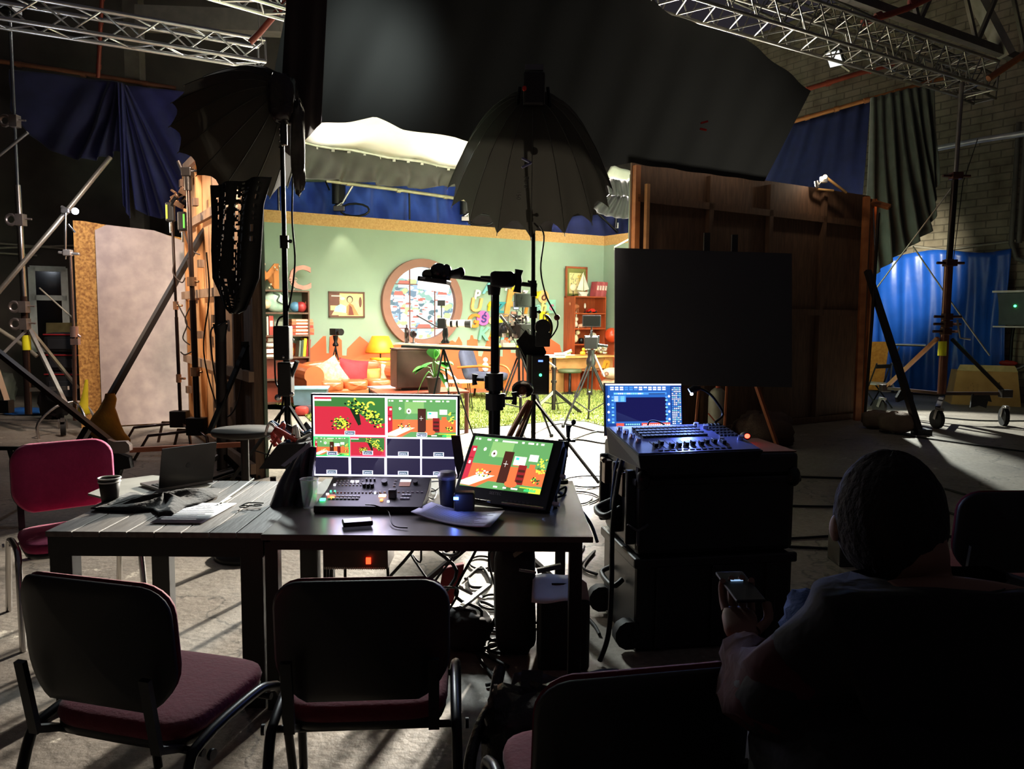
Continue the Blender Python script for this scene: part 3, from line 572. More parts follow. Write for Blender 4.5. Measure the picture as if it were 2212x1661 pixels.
RB = mat('#b03a2a', .5); GB = mat('#5f6a5c', .6); YB = mat('#e0bc2c', .5)
bk(on_shelf(565, 2), .05, .32, .2, GB, label='grey-green book standing beside the red one on the dark bookcase'); bk(on_shelf(573, 2), .03, .33, .2, mat('#d8d2c4', .6), label='slim pale book between the grey and red books')
bk(on_shelf(578, 2), .075, .34, .22, RB, label='thick red book standing on the dark bookcase')
Pf = on_shelf(601, 2); t = thing('framed_print', 'small grey photo frame on the dark bookcase', 'photo frame', Pf); F_ = frame(Pf, A, Z)
part('frame', MB(F_).box((0, .14, 0), (.2, .27, .02)), mat('#5c6152', .5), t); part('picture', MB(F_).box((0, .14, .012), (.14, .2, .004)), mat('#8d9480', .6), t)
zb = 0
for i, (c, h) in enumerate((('#b5452c', .05), ('#c9643c', .07), ('#a33426', .06), ('#d2764f', .06), ('#cf8f66', .05))):
    P = on_shelf(649+(i % 2)*.8, 2)+Z*zb; bk(P, h-.006, .42-.01*i, .24, mat(c, .55), label=('lowest', 'second', 'middle', 'fourth', 'topmost')[i]+' reddish book in the flat stack on the dark bookcase', flat=True, spine='#f3dccb', group='flat stack of reddish books'); zb += h
for i, (px, c, tt_, h, n_) in enumerate(((640, '#6c7a6c', .035, .29, 'grey-green'), (645.5, '#3f4f3c', .03, .3, 'dark green'), (649.5, '#e8c21c', .05, .33, 'bright yellow'), (656.5, '#a8282a', .065, .31, 'dark red'))):
    bk(on_shelf(px, 3), tt_, h, .22, mat(c, .5), label=n_+' book leaning in the lower right row of the dark bookcase', lean=-5, spine=c)
P = on_shelf(598, 1); F_ = frame(P, A, Z); t = thing('sculpture', 'white glazed head-shaped sculpture on the dark bookcase', 'sculpture', P)
part('body', MB(F_).ball((0, .2, 0), (.23, .2, .12), 18, 12), mat('#cfe0cc', .3, col2='#9fc4b0', scale=9), t); part('nose', MB(F_).ball((-.2, .14, .06), .085), mat('#e8d2ac', .35), t)
mb = MB(F_); mb.tube(smooth([(-.08, .34, .1), (.02, .3, .13), (-.02, .2, .14), (.1, .14, .12)]), .012, 6); mb.tube(smooth([(.06, .34, .09), (.13, .26, .1), (.08, .22, .12)]), .012, 6); part('carved_lines', mb, mat('#3f5148', .5), t)
P = on_shelf(638, 1); TL('ball', MB(frame(P, A, Z)).ball((0, .1, 0), .095), mat('#5f93b5', .4), 'blue ball on the dark bookcase', 'ball')
P = on_shelf(648, 1); TL('ball', MB(frame(P, A, Z)).ball((.02, .1, .02), .1), mat('#b23a3a', .4), 'red ball beside the blue one', 'ball')
P = on_shelf(657, 1); F_ = frame(P, A, Z); TL('wooden_bat', MB(F_).tube([(-.02, .01, 0), (.06, .2, 0)], [.02, .03]), mat('#d07a55', .5), 'small salmon bat propped at the right of the dark bookcase', 'bat')
def ship(P, F_, label, s=1.0, hull='#e6dccb'):
    t = thing('model_ship', label, 'model ship', P)
    part('hull', MB(F_).add([(-.24*s, .06*s, -.03), (.24*s, .07*s, -.03), (.3*s, .14*s, 0), (-.28*s, .13*s, 0), (-.24*s, .06*s, .03), (.24*s, .07*s, .03)], [(0, 1, 2, 3), (4, 3, 2, 5), (0, 4, 5, 1), (0, 3, 4), (1, 5, 2)]).box((0, .02*s, 0), (.3*s, .04*s, .08)), mat(hull, .6), t)
    mb = MB(F_)
    for x in (-.12, 0, .12): mb.cyl((x*s, .1*s, 0), (x*s, .42*s, 0), .006, n=5)
    part('masts', mb, mat('#7c5a3c', .6), t)
    for x in (-.12, 0, .12):
        mb = MB(F_)
        for k in range(3): h = .09*s; y = (.16+.09*k)*s; mb.sheet(lambda u, v: V(((x+(u-.5)*(.13-.03*k))*s, y+h*.85*v, .03*sin(pi*v)+.01)), 3, 3)
        part('sail', mb, mat('#f0ebe0', .7), t, thick=.003)
ship(on_shelf(583, 3), frame(on_shelf(583, 3), A, Z), 'white model sailing ship on the dark bookcase', 1.05)
P = on_shelf(627, 3); TL('ornament', MB(frame(P, A, Z)).tube([(.05*cos(a*.5), .09+.09*sin(a*.5), 0) for a in range(13)], .012, 6), mat('#c9962f', .3, .7), 'small brass ring ornament on the dark bookcase', 'ornament')
def top_letter(ch, px, col, s, label, extra=None):
    P = rc(S(px, 600, .24), .24, zl[0]); F_ = frame(P, A, Z); t = thing('decorative_letter', label, 'letter', P)
    part('letter', MB(F_).text(ch, s, TR(0, s*.36, -.03), .03, bold=.012), mat(col, .5), t); return t, F_
t, F_ = top_letter('M', 577, '#df8636', .62, 'orange letter M with little bulbs on top of the dark bookcase'); mb = MB(F_)
for x, y in ((-.2, .42), (-.05, .45), (.12, .4), (.2, .42), (.05, .1), (.02, .04), (.16, .36)): mb.ball((x, y, .05), .02, 8, 6)
part('bulbs', mb, mat('#f4e6c4', .2), t)
t, F_ = top_letter('C', 649, '#dd9c8c', .6, 'pink letter C on top of the dark bookcase'); mb = MB(F_)
for x, y in ((-.16, .12), (-.19, .2), (-.1, .2), (-.14, .05)): mb.tube([(x+.03*cos(a), y+.03*sin(a), .04) for a in [k*.7 for k in range(9)]], .006, 5)
part('scroll_trim', mb, mat('#f1cbb8', .5), t)
# right bookcase
D2 = .4
sl2, sr2 = S(1217, 700, .0), S(1308, 700, D2); zr = [ZZ(1265, y, D2) for y in (640, 676, 709, 743, 775)]+[.06]
bookcase(sl2, sr2, D2, zr, RWD, 'orange-red wooden bookcase against the right end of the green wall', back=RWD)
def onr(px, k, d=.24): return rc(S(px, 700, d), d, zr[k]+.002)
for i in range(4):
    bk(onr(1279+i*5.6, 0), .07, .34, .22, mat(('#b5525a', '#a8464e', '#c05d64', '#ab4a52')[i], .5), label=('leftmost', 'second from left', 'third from left', 'rightmost')[i]+' of four matching red volumes leaning on top of the orange bookcase', lean=-9, spine='#f2e3dd', group='matching red volumes on the orange bookcase')
P = onr(1258, 0, .32); F_ = frame(P, A, Z); t = thing('model_sailboat', 'white model sailboat standing on the orange bookcase', 'model ship', P)
part('stand', MB(F_).box((0, .02, 0), (.16, .04, .1)), WHT_, t); part('hull', MB(F_).prism([(-.14, .1), (.14, .1), (.1, .04), (-.09, .04)], .06, z0=-.03), WHT_, t)
part('sail', MB(F_).prism([(.0, .12), (.01, .54), (-.17, .14)], .006).prism([(.025, .12), (.025, .48), (.17, .16)], .006), mat('#f4f1ea', .6), t)
P = onr(1237, 0, .3); F_ = frame(P, A, Z); t = thing('shell_ornament', 'pale round shell ornament on a stem on the orange bookcase', 'ornament', P)
part('stem', MB(F_).lathe([(.05, 0), (.045, .01), (.008, .02), (.008, .12)], 12, RX(-pi/2)), BLKM, t); part('shell', MB(F_).ball((0, .19, 0), (.09, .08, .03)), mat('#e6d5b4', .5), t)
P = onr(1241, 1); F_ = frame(P, A, Z); t = thing('figurine', 'brown wooden animal figurine in the orange bookcase', 'figurine', P)
mb = MB(F_); mb.ball((0, .14, 0), (.12, .07, .05)); mb.ball((-.12, .2, 0), (.05, .045, .035)); part('body', mb, mat('#a8623c', .5), t)
mb = MB(F_)
for x in (-.08, -.04, .05, .09): mb.cyl((x, 0, 0), (x, .12, 0), .014, n=6)
part('legs', mb, mat('#a8623c', .5), t)
P = onr(1263, 1); F_ = frame(P, A, Z); t = thing('figurine', 'small black and white bird figurine in the orange bookcase', 'figurine', P); part('stand', MB(F_).lathe([(.04, 0), (.04, .01), (.006, .02), (.006, .1)], 10, RX(-pi/2)), BLKM, t); part('body', MB(F_).ball((0, .16, 0), (.025, .065, .025)), WHT_, t)
def toycar(P, F_, label, col):
    t = thing('toy_car', label, 'toy car', P); part('body', MB(F_).prism([(-.13, .025), (.13, .025), (.12, .06), (.06, .065), (.03, .1), (-.06, .1), (-.09, .065), (-.13, .06)], .1, z0=-.05), mat(col, .3), t, bev=.006)
    for x in (-.08, .08): part('wheel', MB(F_).cyl((x, .028, -.056), (x, .028, .056), .028), mat('#1a1a1a', .5), t)
P = onr(1278, 1, .3); toycar(P, frame(P, A, Z), 'red toy car in the orange bookcase', '#c9281c')
def lump(name, P, label, cat, m, pts, s=1.0):
    t = thing(name, label, cat, P); F_ = frame(P, A, Z)
    for i, (nm, x, y, z, rx, ry, rz_) in enumerate(pts): part(nm, MB(F_).ball((x*s, y*s, z*s), (rx*s, ry*s, rz_*s)), m[i % len(m)], t)
CRM = mat('#e9e0d2', .5)
lump('rabbit_figurine', onr(1240, 2), 'white rabbit figurine with tall ears in the orange bookcase', 'figurine', [CRM], [('body', 0, .08, 0, .1, .08, .07), ('head', .03, .2, .02, .06, .06, .05), ('ear', -.04, .31, 0, .018, .08, .012), ('ear', .06, .31, 0, .02, .08, .012)])
lump('shell', onr(1256, 2), 'pinkish sea shell in the orange bookcase', 'shell', [mat('#d9a58a', .5)], [('shell', 0, .05, 0, .1, .05, .06), ('tip', .08, .07, 0, .05, .03, .03)])
lump('rabbit_figurine', onr(1242, 3), 'leaping white and yellow rabbit figurine low in the orange bookcase', 'figurine', [mat('#eadcb8', .5)], [('body', 0, .12, 0, .09, .1, .06), ('head', .07, .25, .02, .055, .055, .05), ('ear', .1, .35, 0, .016, .07, .012), ('leg', -.08, .05, .03, .04, .06, .03)])
P = onr(1256, 3); TL('black_vase', MB(frame(P, A, Z)).lathe([(0, 0), (.06, 0), (.065, .1), (.05, .12), (.03, .13)], 12, RX(-pi/2)), BLKM, 'small dark pot with a white rim low in the orange bookcase', 'pot')
P = onr(1282, 3); TL('decorative_letter', MB(frame(P, A, Z)).text('a', .42, TR(0, .16, 0), .03, bold=.02), mat('#f0e6da', .5), 'white letter a standing behind the video camera monitor', 'letter')
# desk
DT = .78; s0, s1 = S(1188, 770, 1.1), S(1326, 770, 1.1); F_ = frame(rc(s0, .42), A, Z); L_ = s1-s0
t = thing('desk', 'light wooden desk in front of the orange bookcase', 'desk', rc((s0+s1)/2, .8))
part('desk_top', MB(F_).box((L_/2, DT-.02, .36), (L_+.04, .04, .76)), mat('#d8ac6a', .45, col2='#c0904f', scale=3), t, bev=.005)
part('drawer', MB(F_).box((L_*.42, DT-.16, .66), (L_*.84, .22, .03)), TAN, t); part('drawer', MB(F_).box((L_*.92, DT-.16, .66), (L_*.14, .22, .03)), TAN, t)
part('rail', MB(F_).box((L_/2, DT-.3, .64), (L_, .05, .04)), mat('#8c5c3c', .5), t)
for x in (.2, L_-.2): part('pedestal', MB(F_).box((x, .24, .34), (.38, .46, .6)), RWD if x > 1 else TAN, t)
part('cabinet', MB(F_).box((L_*.4, .23, .3), (.42, .44, .5)), RWD, t)
part('letter_trim', MB(F_).text('n', .34, TR(L_*.86, DT-.17, .7) @ RZ(-.15), .02, bold=.015, shear=.2), mat('#e09a2c', .5), t, label='orange letter n fixed to the desk front')
FD = frame(rc(s0, .42, DT), A, Z)
for i, (x, z, w_, h) in enumerate(((.25, .4, .32, .02), (.6, .5, .4, .015), (.85, .35, .3, .03))):
    TL('paper_stack', MB(FD @ RY(.2*i)).box((x, h/2, z-.1), (w_, h, .24)), PAPER, ('leftmost', 'middle', 'rightmost')[i]+' pile of papers lying on the desk of the set', 'papers')
lump('duck_figurine', FD @ V((.98, 0, .5)), 'yellow duck figurine on the desk', 'figurine', [mat('#eab230', .4)], [('body', 0, .05, 0, .07, .05, .05), ('head', .02, .13, 0, .04, .04, .04)])
t = thing('paper_flowers', 'heap of crumpled white paper flowers on the desk', 'flowers', FD @ V((L_*.86, 0, .4))); mb = MB(FD)
for i in range(34):
    mb.k = i % 2; mb.sack((L_*.86+RN.uniform(-.28, .26), RN.uniform(.03, .17), .4+RN.uniform(-.12, .12)), RN.uniform(.02, .05), RN.uniform(.015, .035), .03, 1.0, 7, 5, .3)
part('blooms', mb, [WHT_, mat('#c8c69a', .6)], t, kind='stuff')
P = rc(S(1222, 805, 1.2), 1.35, 0); t = thing('stool', 'green-topped stool in front of the desk', 'stool', P); part('seat', MB(TR(P)).lathe([(0, .46), (.24, .46), (.25, .49), (.23, .53), (0, .54)], 20), mat('#4c5636', .6), t)
part('pillar', MB(TR(P)).lathe([(.2, 0), (.19, .03), (.03, .06), (.03, .46)], 14), BLKM, t)
# soft toy in an armchair at the right
P = fl(1306, 850); t = thing('soft_toy', 'pale pink pig-faced soft toy beside the desk', 'soft toy', P)
part('body', MB(TR(P)).ball((.16, 0, .17), (.28, .22, .17)), mat('#dfae92', .8), t); part('head', MB(TR(P)).ball((.14, -.12, .44), (.24, .17, .12)), mat('#e3b79b', .8), t)
for x in (-.0, .22): part('nostril', MB(TR(P)).tube([(x+.035*cos(k*.7), -.29, .44+.035*sin(k*.7)) for k in range(10)], .01, 6), mat('#7c4632', .6), t)
P = fl(1306, 850); 
P = rc(-.25, 1.7, 1.25); TL('balloon', MB(TR(bw(1321, 724, .6))).ball((0, 0, 0), (.16, .16, .17)), mat('#d24a22', .3), 'round orange ball lamp at the right edge of the green wall', 'lamp')
# sofa
SO = mat('#b8592f', .35, var=.06, coat=.2); s0, s1 = S(652, 800, 1.2), S(862, 800, 1.2); F_ = frame(rc(s0, .55), A, Z); L_ = s1-s0
t = thing('sofa', 'tan leather sofa with rolled arms under the green wall', 'sofa', rc((s0+s1)/2, 1.0))
part('base', MB(F_).box((L_/2, .2, .5), (L_-.1, .28, .85)), SO, t, bev=.03)
for k in range(3): part('seat_cushion', MB(F_).sack((.22+(L_-.44)*(k+.5)/3, .38, .56), (L_-.44)/6, .1, .38, .35, 20, 12, .01), SO, t)
part('backrest', MB(F_).sack((L_/2, .52, .14), L_/2-.1, .27, .15, .4, 30, 12, .01), SO, t)
for x in (.12, L_-.12): part('arm', MB(F_).tube([(x, .0, .0), (x, .0, .01)], .001).prism([(x-.13, .05), (x+.13, .05), (x+.13, .5)]+[(x+.17*cos(a), .58+.17*sin(a)) for a in [(-.5+i*.35) for i in range(12)]]+[(x-.13, .5)], .95, z0=0), SO, t, bev=.02)
for x in (.1, L_-.1):
    for z in (.1, .85): part('foot', MB(F_).cyl((x, 0, z), (x, .07, z), .03, .04), mat('#3a2114', .4), t)
def cushion(px, py, w_, h, dz, m, label, tilt=0, lean=.25):
    P = bw(px, py, dz); M = wallf(P) @ RZ(rad(tilt)) @ RX(-lean)
    def fn(side): return lambda u, v: V(((u-.5)*w_*(1-.09*sin(pi*v)), (v-.5)*h*(1-.09*sin(pi*u)), side*.09*(max(0, sin(pi*u)*sin(pi*v)))**.55))
    mb = MB(M); mb.sheet(fn(1), 12, 12); mb.sheet(fn(-1), 12, 12); TL('cushion', mb, m, label, 'cushion')
cushion(764, 804, .56, .48, 1.05, mat('#9e2028', .75, scale=12, bump=.3, bscale=15), 'dark red cushion in the middle of the sofa', -8)
cushion(715, 806, .46, .5, 1.1, mat('#c9b691', .9, col2='#a98f6b', scale=20, bump=.6, bscale=30), 'cream knitted cushion against the left sofa arm', 28)
cushion(815, 815, .46, .36, 1.0, mat('#d9883a', .7, bump=.3, bscale=15), 'mustard orange cushion behind the red one', 4)
cushion(838, 810, .3, .4, 1.15, mat('#c9b48e', .9, col2='#a98f6b', scale=20), 'second cream cushion at the right end of the sofa', -10)
# lamp behind the sofa
P = bw(822, 790, .36); P.z = 0; t = thing('table_lamp', 'yellow lamp with a big tapered shade on a round base', 'lamp', V((P.x, P.y, .0)))
zt = bw(822, 762, .36).z; zp = bw(822, 726, .36).z
part('lamp_shade', MB(TR(P)).lathe([(.28, zt), (.29, zt+.02), (.16, zp), (.15, zp)], 28), mat('#f0a21c', .5), t, thick=.004); part('stem', MB(TR(P)).cyl((0, 0, zt-.2), (0, 0, zt+.1), .015), BLKM, t)
part('round_tier', MB(TR(P)).lathe([(0, zt-.14), (.2, zt-.14), (.2, zt-.1), (0, zt-.1)], 24), mat('#eab320', .5), t); part('round_tier', MB(TR(P)).lathe([(0, zt-.26), (.27, zt-.26), (.27, zt-.2), (0, zt-.2)], 24), mat('#eab320', .5), t)
part('pedestal', MB(TR(P)).lathe([(.25, 0), (.24, zt-.26), (0, zt-.26)], 20), mat('#c98a1c', .5), t)
light('lamp_bulb', 'POINT', P+Z*(zt+.12), P, 9, WARM, .04)
# low tables
def leg_table(name, P, w_, dpt, h, mt, ml, label, rz=0, r=.012, round_=False, cat='table'):
    t = thing(name, label, cat, P, rz); M = TR(P) @ RZ(rz)
    if round_: part('table_top', MB(M).lathe([(0, h-.025), (w_/2, h-.025), (w_/2, h), (0, h)], 28), mt, t)
    else: part('table_top', MB(M).box((0, 0, h-.0125), (w_, dpt, .025)), mt, t, bev=.003)
    for i in (-1, 1):
        for j in (-1, 1): part('leg', MB(M).cyl((i*(w_/2-.03)*(1.12 if round_ else 1)*(.75 if round_ else 1), j*(dpt/2-.03)*(.8 if round_ else 1), 0), (i*(w_/2-.03)*(.6 if round_ else 1), j*(dpt/2-.03)*(.6 if round_ else 1), h-.025), r, n=6), ml, t)
    return t
AZ = math.atan2(A.y, A.x)
leg_table('coffee_table', at(842, 842, 12.6).xy.to_3d(), .62, .45, .44, mat('#9aa0b8', .3), BLKM, 'small table with a pale blue top in front of the sofa', AZ)
P = at(905, 850, 10.6).xy.to_3d(); leg_table('low_table', P, 1.25, .7, .58, mat('#8c3f28', .4), mat('#5b2a1c', .5), 'low red-brown table carrying the old television and the plant', AZ*.6, .03)
TVZ = .6
P = at(898, 800, 10.7).xy.to_3d(); P.z = .585; M = TR(P) @ RZ(.42); t = thing('television', 'old brown box television seen from behind on the low table', 'television', P, .42)
part('cabinet', MB(M).box((0, 0, .29), (.62, .34, .52)), mat('#4e3730', .45, col2='#3f2b25', scale=4), t, bev=.012); part('side_panel', MB(M).box((-.314, 0, .29), (.008, .32, .5)), mat('#6a4438', .4, col2='#57362c', scale=4), t)
part('foot', MB(M).box((0, 0, .015), (.5, .3, .03)), BLKM, t); part('top_trim', MB(M).box((0, 0, .56), (.64, .36, .02)), mat('#5a3d33', .4), t)
P = at(938, 850, 10.1); P.z = .585; t = thing('potted_plant', 'broad-leaved green plant in a brown pot beside the television', 'plant', P)
part('pot', MB(TR(P)).lathe([(0, 0), (.075, 0), (.1, .19), (.108, .19), (.108, .215), (.09, .215), (.085, .17), (0, .17)], 24), mat('#54362e', .6), t); part('soil', MB(TR(P)).lathe([(.09, .18), (0, .185)], 16), mat('#2a1c14', .9), t)
def leaf(mb, base, d, L, w_, droop, up=Z):
    d = V(d).normalized(); side = d.cross(up).normalized()
    def fn(u, v): s = v; p = base + d*(L*s) + Z*(-droop*s*s) + side*((u-.5)*w_*2*(sin(pi*min(1, s*.93+.04))**.8)); p.z += .12*abs(u-.5)*w_*3; return p
    mb.sheet(fn, 4, 9)
st = MB(); hub = P+Z*.19
for i, (dx, dz, h, L, w_, dr, k) in enumerate(((-.6, .35, .12, .34, .06, .22, 0), (-.35, -.1, .2, .3, .055, .1, 1), (.15, .8, .24, .24, .06, .04, 0), (-.1, .9, .26, .2, .05, .02, 1), (.6, .4, .18, .3, .06, .16, 0), (.8, -.1, .12, .32, .06, .2, 1), (.35, .0, .22, .26, .06, .12, 0), (.5, -.3, .1, .22, .05, .2, 1), (-.5, -.4, .1, .24, .05, .2, 0))):
    tip = hub+V((dx*.1, -.03*i+.1, h)); st.tube([hub, hub.lerp(tip, .5)+V((dx*.01, 0, .02)), tip], .006, 6)
    mb = MB(); leaf(mb, tip, (dx, -.25+.1*(i % 3), dz), L*.8, w_*1.8, dr*.8); part('leaf', mb, mat('#4fa83a', .4) if k == 0 else mat('#3c8a34', .4), t, thick=.002)
part('stems', st, mat('#5c8a3a', .5), t)
# camera slider: long pale rail with its tripod
def tripod(mb, top, feet, r=.014, mid=None):
    for f in feet: mb.tube([top, top.lerp(f, .55)], r, 6); mb.tube([top.lerp(f, .5), f], r*.7, 6)
def cam_body(t, M, s=1.0, mon=False, body='#0b0b0d', lens='#1a1a1c', lr=.045, ll=.16, handle=True):
    mb = MB(M); mb.box((0, 0, .07*s), (.14*s, .2*s, .13*s)); part('camera_body', mb, mat(body, .4), t, bev=.008*s)
    mb = MB(M); mb.cyl((0, .1*s, .07*s), (0, (.1+ll)*s, .07*s), lr*s, lr*1.15*s); mb.cyl((0, (.1+ll*.9)*s, .07*s), (0, (.1+ll+.03)*s, .07*s), lr*1.5*s); part('lens', mb, mat(lens, .3), t)
    if handle: part('top_handle', MB(M).tube([(0, .08*s, .13*s), (0, .08*s, .2*s), (0, -.08*s, .2*s), (0, -.08*s, .13*s)], .012*s, 6), BLKM, t)
SZ = at(950, 746, 10.0).z; t = thing('camera_slider', 'long pale camera slider rail bridging from the television top to its stand', 'slider', at(960, 746, 10.0))
part('rail', MB().bar(at(858, 742, 10.0), at(1070, 752, 9.6), .14, .02), mat('#e7dccb', .35, .2), t); part('rail_underside', MB().bar(at(870, 748, 10.02), at(1075, 757, 9.62), .1, .03), BLKM, t)
P = at(958, 752, 9.9); ft = [fl(1030, 915), fl(945, 880), fl(962, 925)]
mb = MB(); tripod(mb, P, [V((P.x+.42, P.y-.1, 0)), V((P.x-.22, P.y-.3, 0)), V((P.x+.1, P.y+.4, 0))], .014); part('tripod_legs', mb, BLKM, t)
P = at(962, 742, 9.95); t = thing('photo_camera', 'stills camera with a long white telephoto lens on the slider', 'camera', P); M = TR(P) @ RZ(-pi/2-.15)
part('head', MB(M).lathe([(.05, 0), (.06, .02), (.03, .06), (.04, .12), (.03, .2)], 12), BLKM, t); part('camera_body', MB(M).box((0, -.04, .26), (.1, .11, .13)), mat('#0c0b0b', .4), t, bev=.01)
wl_ = part('white_lens', MB(M).cyl((0, .02, .26), (0, .26, .26), .042, .05), mat('#e9dccd', .4), t); part('lens_bands', MB(M).cyl((0, .07, .26), (0, .1, .26), .05).cyl((0, .15, .26), (0, .175, .26), .053), BLKM, wl_); part('lens_hood', MB(M).cyl((0, .26, .26), (0, .34, .26), .05, .058), BLK, t)
part('small_monitor', MB(M).box((0, -.05, .52), (.03, .1, .07)).cyl((0, -.05, .33), (0, -.05, .5), .007), BLK, t); part('pan_bar', MB(M).cyl((0, -.08, .2), (0, -.38, .36), .009), BLK, t)
P = at(879, 741, 9.98); TL('square_flask', MB(TR(P)).box((0, 0, .12), (.055, .05, .22)), mat('#33211c', .3), 'tall dark square bottle standing on the slider rail', 'bottle', bev=.005) if False else TL('dark_bottle', MB(TR(P)).lathe([(0, 0), (.03, 0), (.03, .19), (.012, .2), (.012, .24), (0, .24)], 12), mat('#2f1d1a', .2), 'tall dark bottle standing on the slider rail', 'bottle')
P = at(893, 742, 9.98); t = thing('small_mirror', 'small round dark mirror on a stem standing on the slider rail', 'mirror', P); part('foot', MB(TR(P)).lathe([(.04, 0), (.04, .01), (.007, .015), (.007, .08)], 12), BLKM, t); part('disc', MB(TR(P)).ball((0, 0, .12), (.045, .012, .05)), mat('#2a2022', .15), t)
# monitor camera behind the sofa
P = bw(725, 748, .35); t = thing('video_camera', 'small black video camera on a tripod behind the sofa', 'camera', P.xy.to_3d()); M = TR(P) @ RZ(-2.3)
mb = MB(); tripod(mb, P, [V((P.x-.22, P.y-.2, 0)), V((P.x+.24, P.y-.15, 0)), V((P.x, P.y+.1, 0))], .014); part('tripod_legs', mb, BLKM, t); part('head', MB(M).lathe([(.05, 0), (.06, .03), (.03, .08), (.045, .14), (.05, .2)], 10), BLKM, t)
cam_body(t, M @ TR(0, 0, .2), .95, handle=False, ll=.06)
# side table, armchair
P = fl(993, 885); leg_table('side_table', P, .55, .45, .5, mat('#e3d3c2', .5), BLKM, 'small pale side table with thin black legs behind the plant', .2, .008, True)
P = fl(1046, 862); P = V((P.x, P.y, 0)); CHA = .35; M = TR(P) @ RZ(-CHA); t = thing('armchair', 'blue-grey armchair with bentwood loop arms on the grass carpet', 'armchair', P, -CHA)
UP = mat('#4c5066', .8, scale=8); BWD = mat('#b8682c', .4)
part('seat', MB(M).sack((.06, 0, .44), .36, .3, .09, .4, 18, 10, .02), UP, t); part('backrest', MB(M @ TR(-.32, 0, .66) @ RY(-.28)).sack((0, 0, 0), .08, .29, .32, .45, 18, 12, .02), UP, t)
part('frame', MB(M).box((0, 0, .3), (.7, .58, .14)), mat('#c26a30', .5), t)
for j in (-.34, .34): part('arm', MB(M).tube(smooth([(-.42, j, .62), (.1, j, .66), (.34, j, .6), (.42, j, .42), (.36, j, .24)], 5), .024, 8), BWD, t)
for i in (-.28, .28):
    for j in (-.24, .24): part('leg', MB(M).cyl((i*1.15, j, 0), (i, j, .26), .018, .028), mat('#4a2a1a', .4), t)
P = M @ V((.0, .05, .52)); lump('soft_figure', P, 'small white toy figure sitting in the armchair', 'toy', [CRM], [('body', 0, .1, 0, .07, .1, .06), ('head', 0, .24, 0, .05, .05, .05)])
P = fl(1180, 905); 
# blue-grey crate and bags left of the carpet
P = fl(672, 893); t = thing('crate', 'blue-grey plastic crate on the floor left of the grass carpet', 'crate', P); M = TR(P) @ RZ(.15)
part('body', MB(M).box((0, 0, .28), (.5, .36, .26), taper=1.08), mat('#5f7a88', .5), t, bev=.01); part('rim', MB(M).box((0, 0, .42), (.58, .44, .03)), mat('#7f9fae', .5), t, bev=.008)
part('lower_bag', MB(M).sack((0, -.02, .09), .24, .18, .09, .5), mat('#54444a', .8), t); 
TL('red_bag', MB(TR(fl(652, 898))).sack((0, 0, .08), .1, .08, .07), mat('#b03026', .6), 'small red pouch in front of the blue-grey crate', 'bag')
# big cinema camera rig behind the umbrella stand
def rig_camera(P, rz, label, feet_y, s=1.0, mon_up=.3, body='#0b0b0d'):
    M = TR(P) @ RZ(rz); t = thing('cinema_camera', label, 'camera', P.xy.to_3d(), 0)
    mb = MB(); tp_ = P-Z*.16
    for dx, dy in ((-.42, -.3), (.42, -.2), (.02, .45)): 
        f = V((P.x+dx, P.y+dy, 0)); o_ = V((dy, -dx, 0)).normalized()*.03
        mb.tube([tp_+o_, tp_.lerp(f, .55)+o_], .013, 6); mb.tube([tp_-o_, tp_.lerp(f, .55)-o_], .013, 6); mb.tube([tp_.lerp(f, .5), f], .016, 6); mb.ball(f+Z*.02, .03, 8, 6)
    part('tripod_legs', mb, mat('#141416', .4, .3), t); part('spreader', MB().tube([tp_.lerp(V((P.x-.42, P.y-.3, 0)), .6), tp_-Z*.75, tp_.lerp(V((P.x+.42, P.y-.2, 0)), .6)], .009, 5), BLKM, t)
    part('fluid_head', MB(M).lathe([(.05, -.24), (.07, -.2), (.07, -.14), (.05, -.1), (.055, 0), (.06, .01)], 14), mat('#140e0f', .4), t)
    part('pan_handle', MB(M).cyl((.05, -.06, -.06), (.2, -.5, -.34), .013), mat('#b8b0ac', .3, .6), t)
    cam_body(t, M @ TR(0, 0, .02), s, body=body)
    mo = part('monitor', MB(M).box((0, -.06, .13*s+mon_up), (.2*s, .025, .125*s)), mat('#17181a', .3), t, bev=.004); part('monitor_screen', MB(M).box((0, -.0745, .13*s+mon_up), (.18*s, .003, .105*s)), mat('#101210', .2), mo)
    part('monitor_arm', MB(M).cyl((0, -.04, .13*s), (0, -.04, .08*s+mon_up), .01), BLKM, t)
    part('matte_box', MB(M).box((0, .3*s, .09*s), (.17*s, .06, .13*s)), BLK, t); part('side_handle', MB(M).cyl((.1, .05, .08), (.24, .1, .06), .02), BLKM, t)
    return t, M
P = at(1277, 757, 11.4); rig_camera(P, -.12, 'cinema camera with a raised monitor on a tripod at the right of the set', 0, 1.35, .26)
P = at(1125, 735, 10.4); t, M = rig_camera(P, .6, 'cluttered cinema camera rig with an upright tablet behind the umbrella stand', 0, 1.5, .34, '#1a1614')
mb = MB(M)
for i in range(46): mb.k = i % 4; c = (RN.uniform(-.22, .22), RN.uniform(-.12, .2), RN.uniform(-.05, .36)); mb.box(c, (RN.uniform(.02, .1), RN.uniform(.02, .06), RN.uniform(.015, .07)), RZ(RN.uniform(-.4, .4)))
part('accessories', mb, [BLKM, mat('#8a7f78', .3, .6), mat('#4a3b36', .4), mat('#b5a59a', .4, .4)], t)
mb = MB()
for i in range(7): a = P+V((RN.uniform(-.2, .2), -.1, RN.uniform(0, .3))); mb.tube(smooth([a, a+V((RN.uniform(-.2, .2), -.1, .1)), a+V((RN.uniform(-.2, .2), -.05, RN.uniform(-.3, 0)))]), .005, 5)
part('rig_cables', mb, BLKM, t); part('boom_arm', MB().cyl(at(1080, 681, 10.1), at(1112, 722, 10.3), .018), BLK, t)
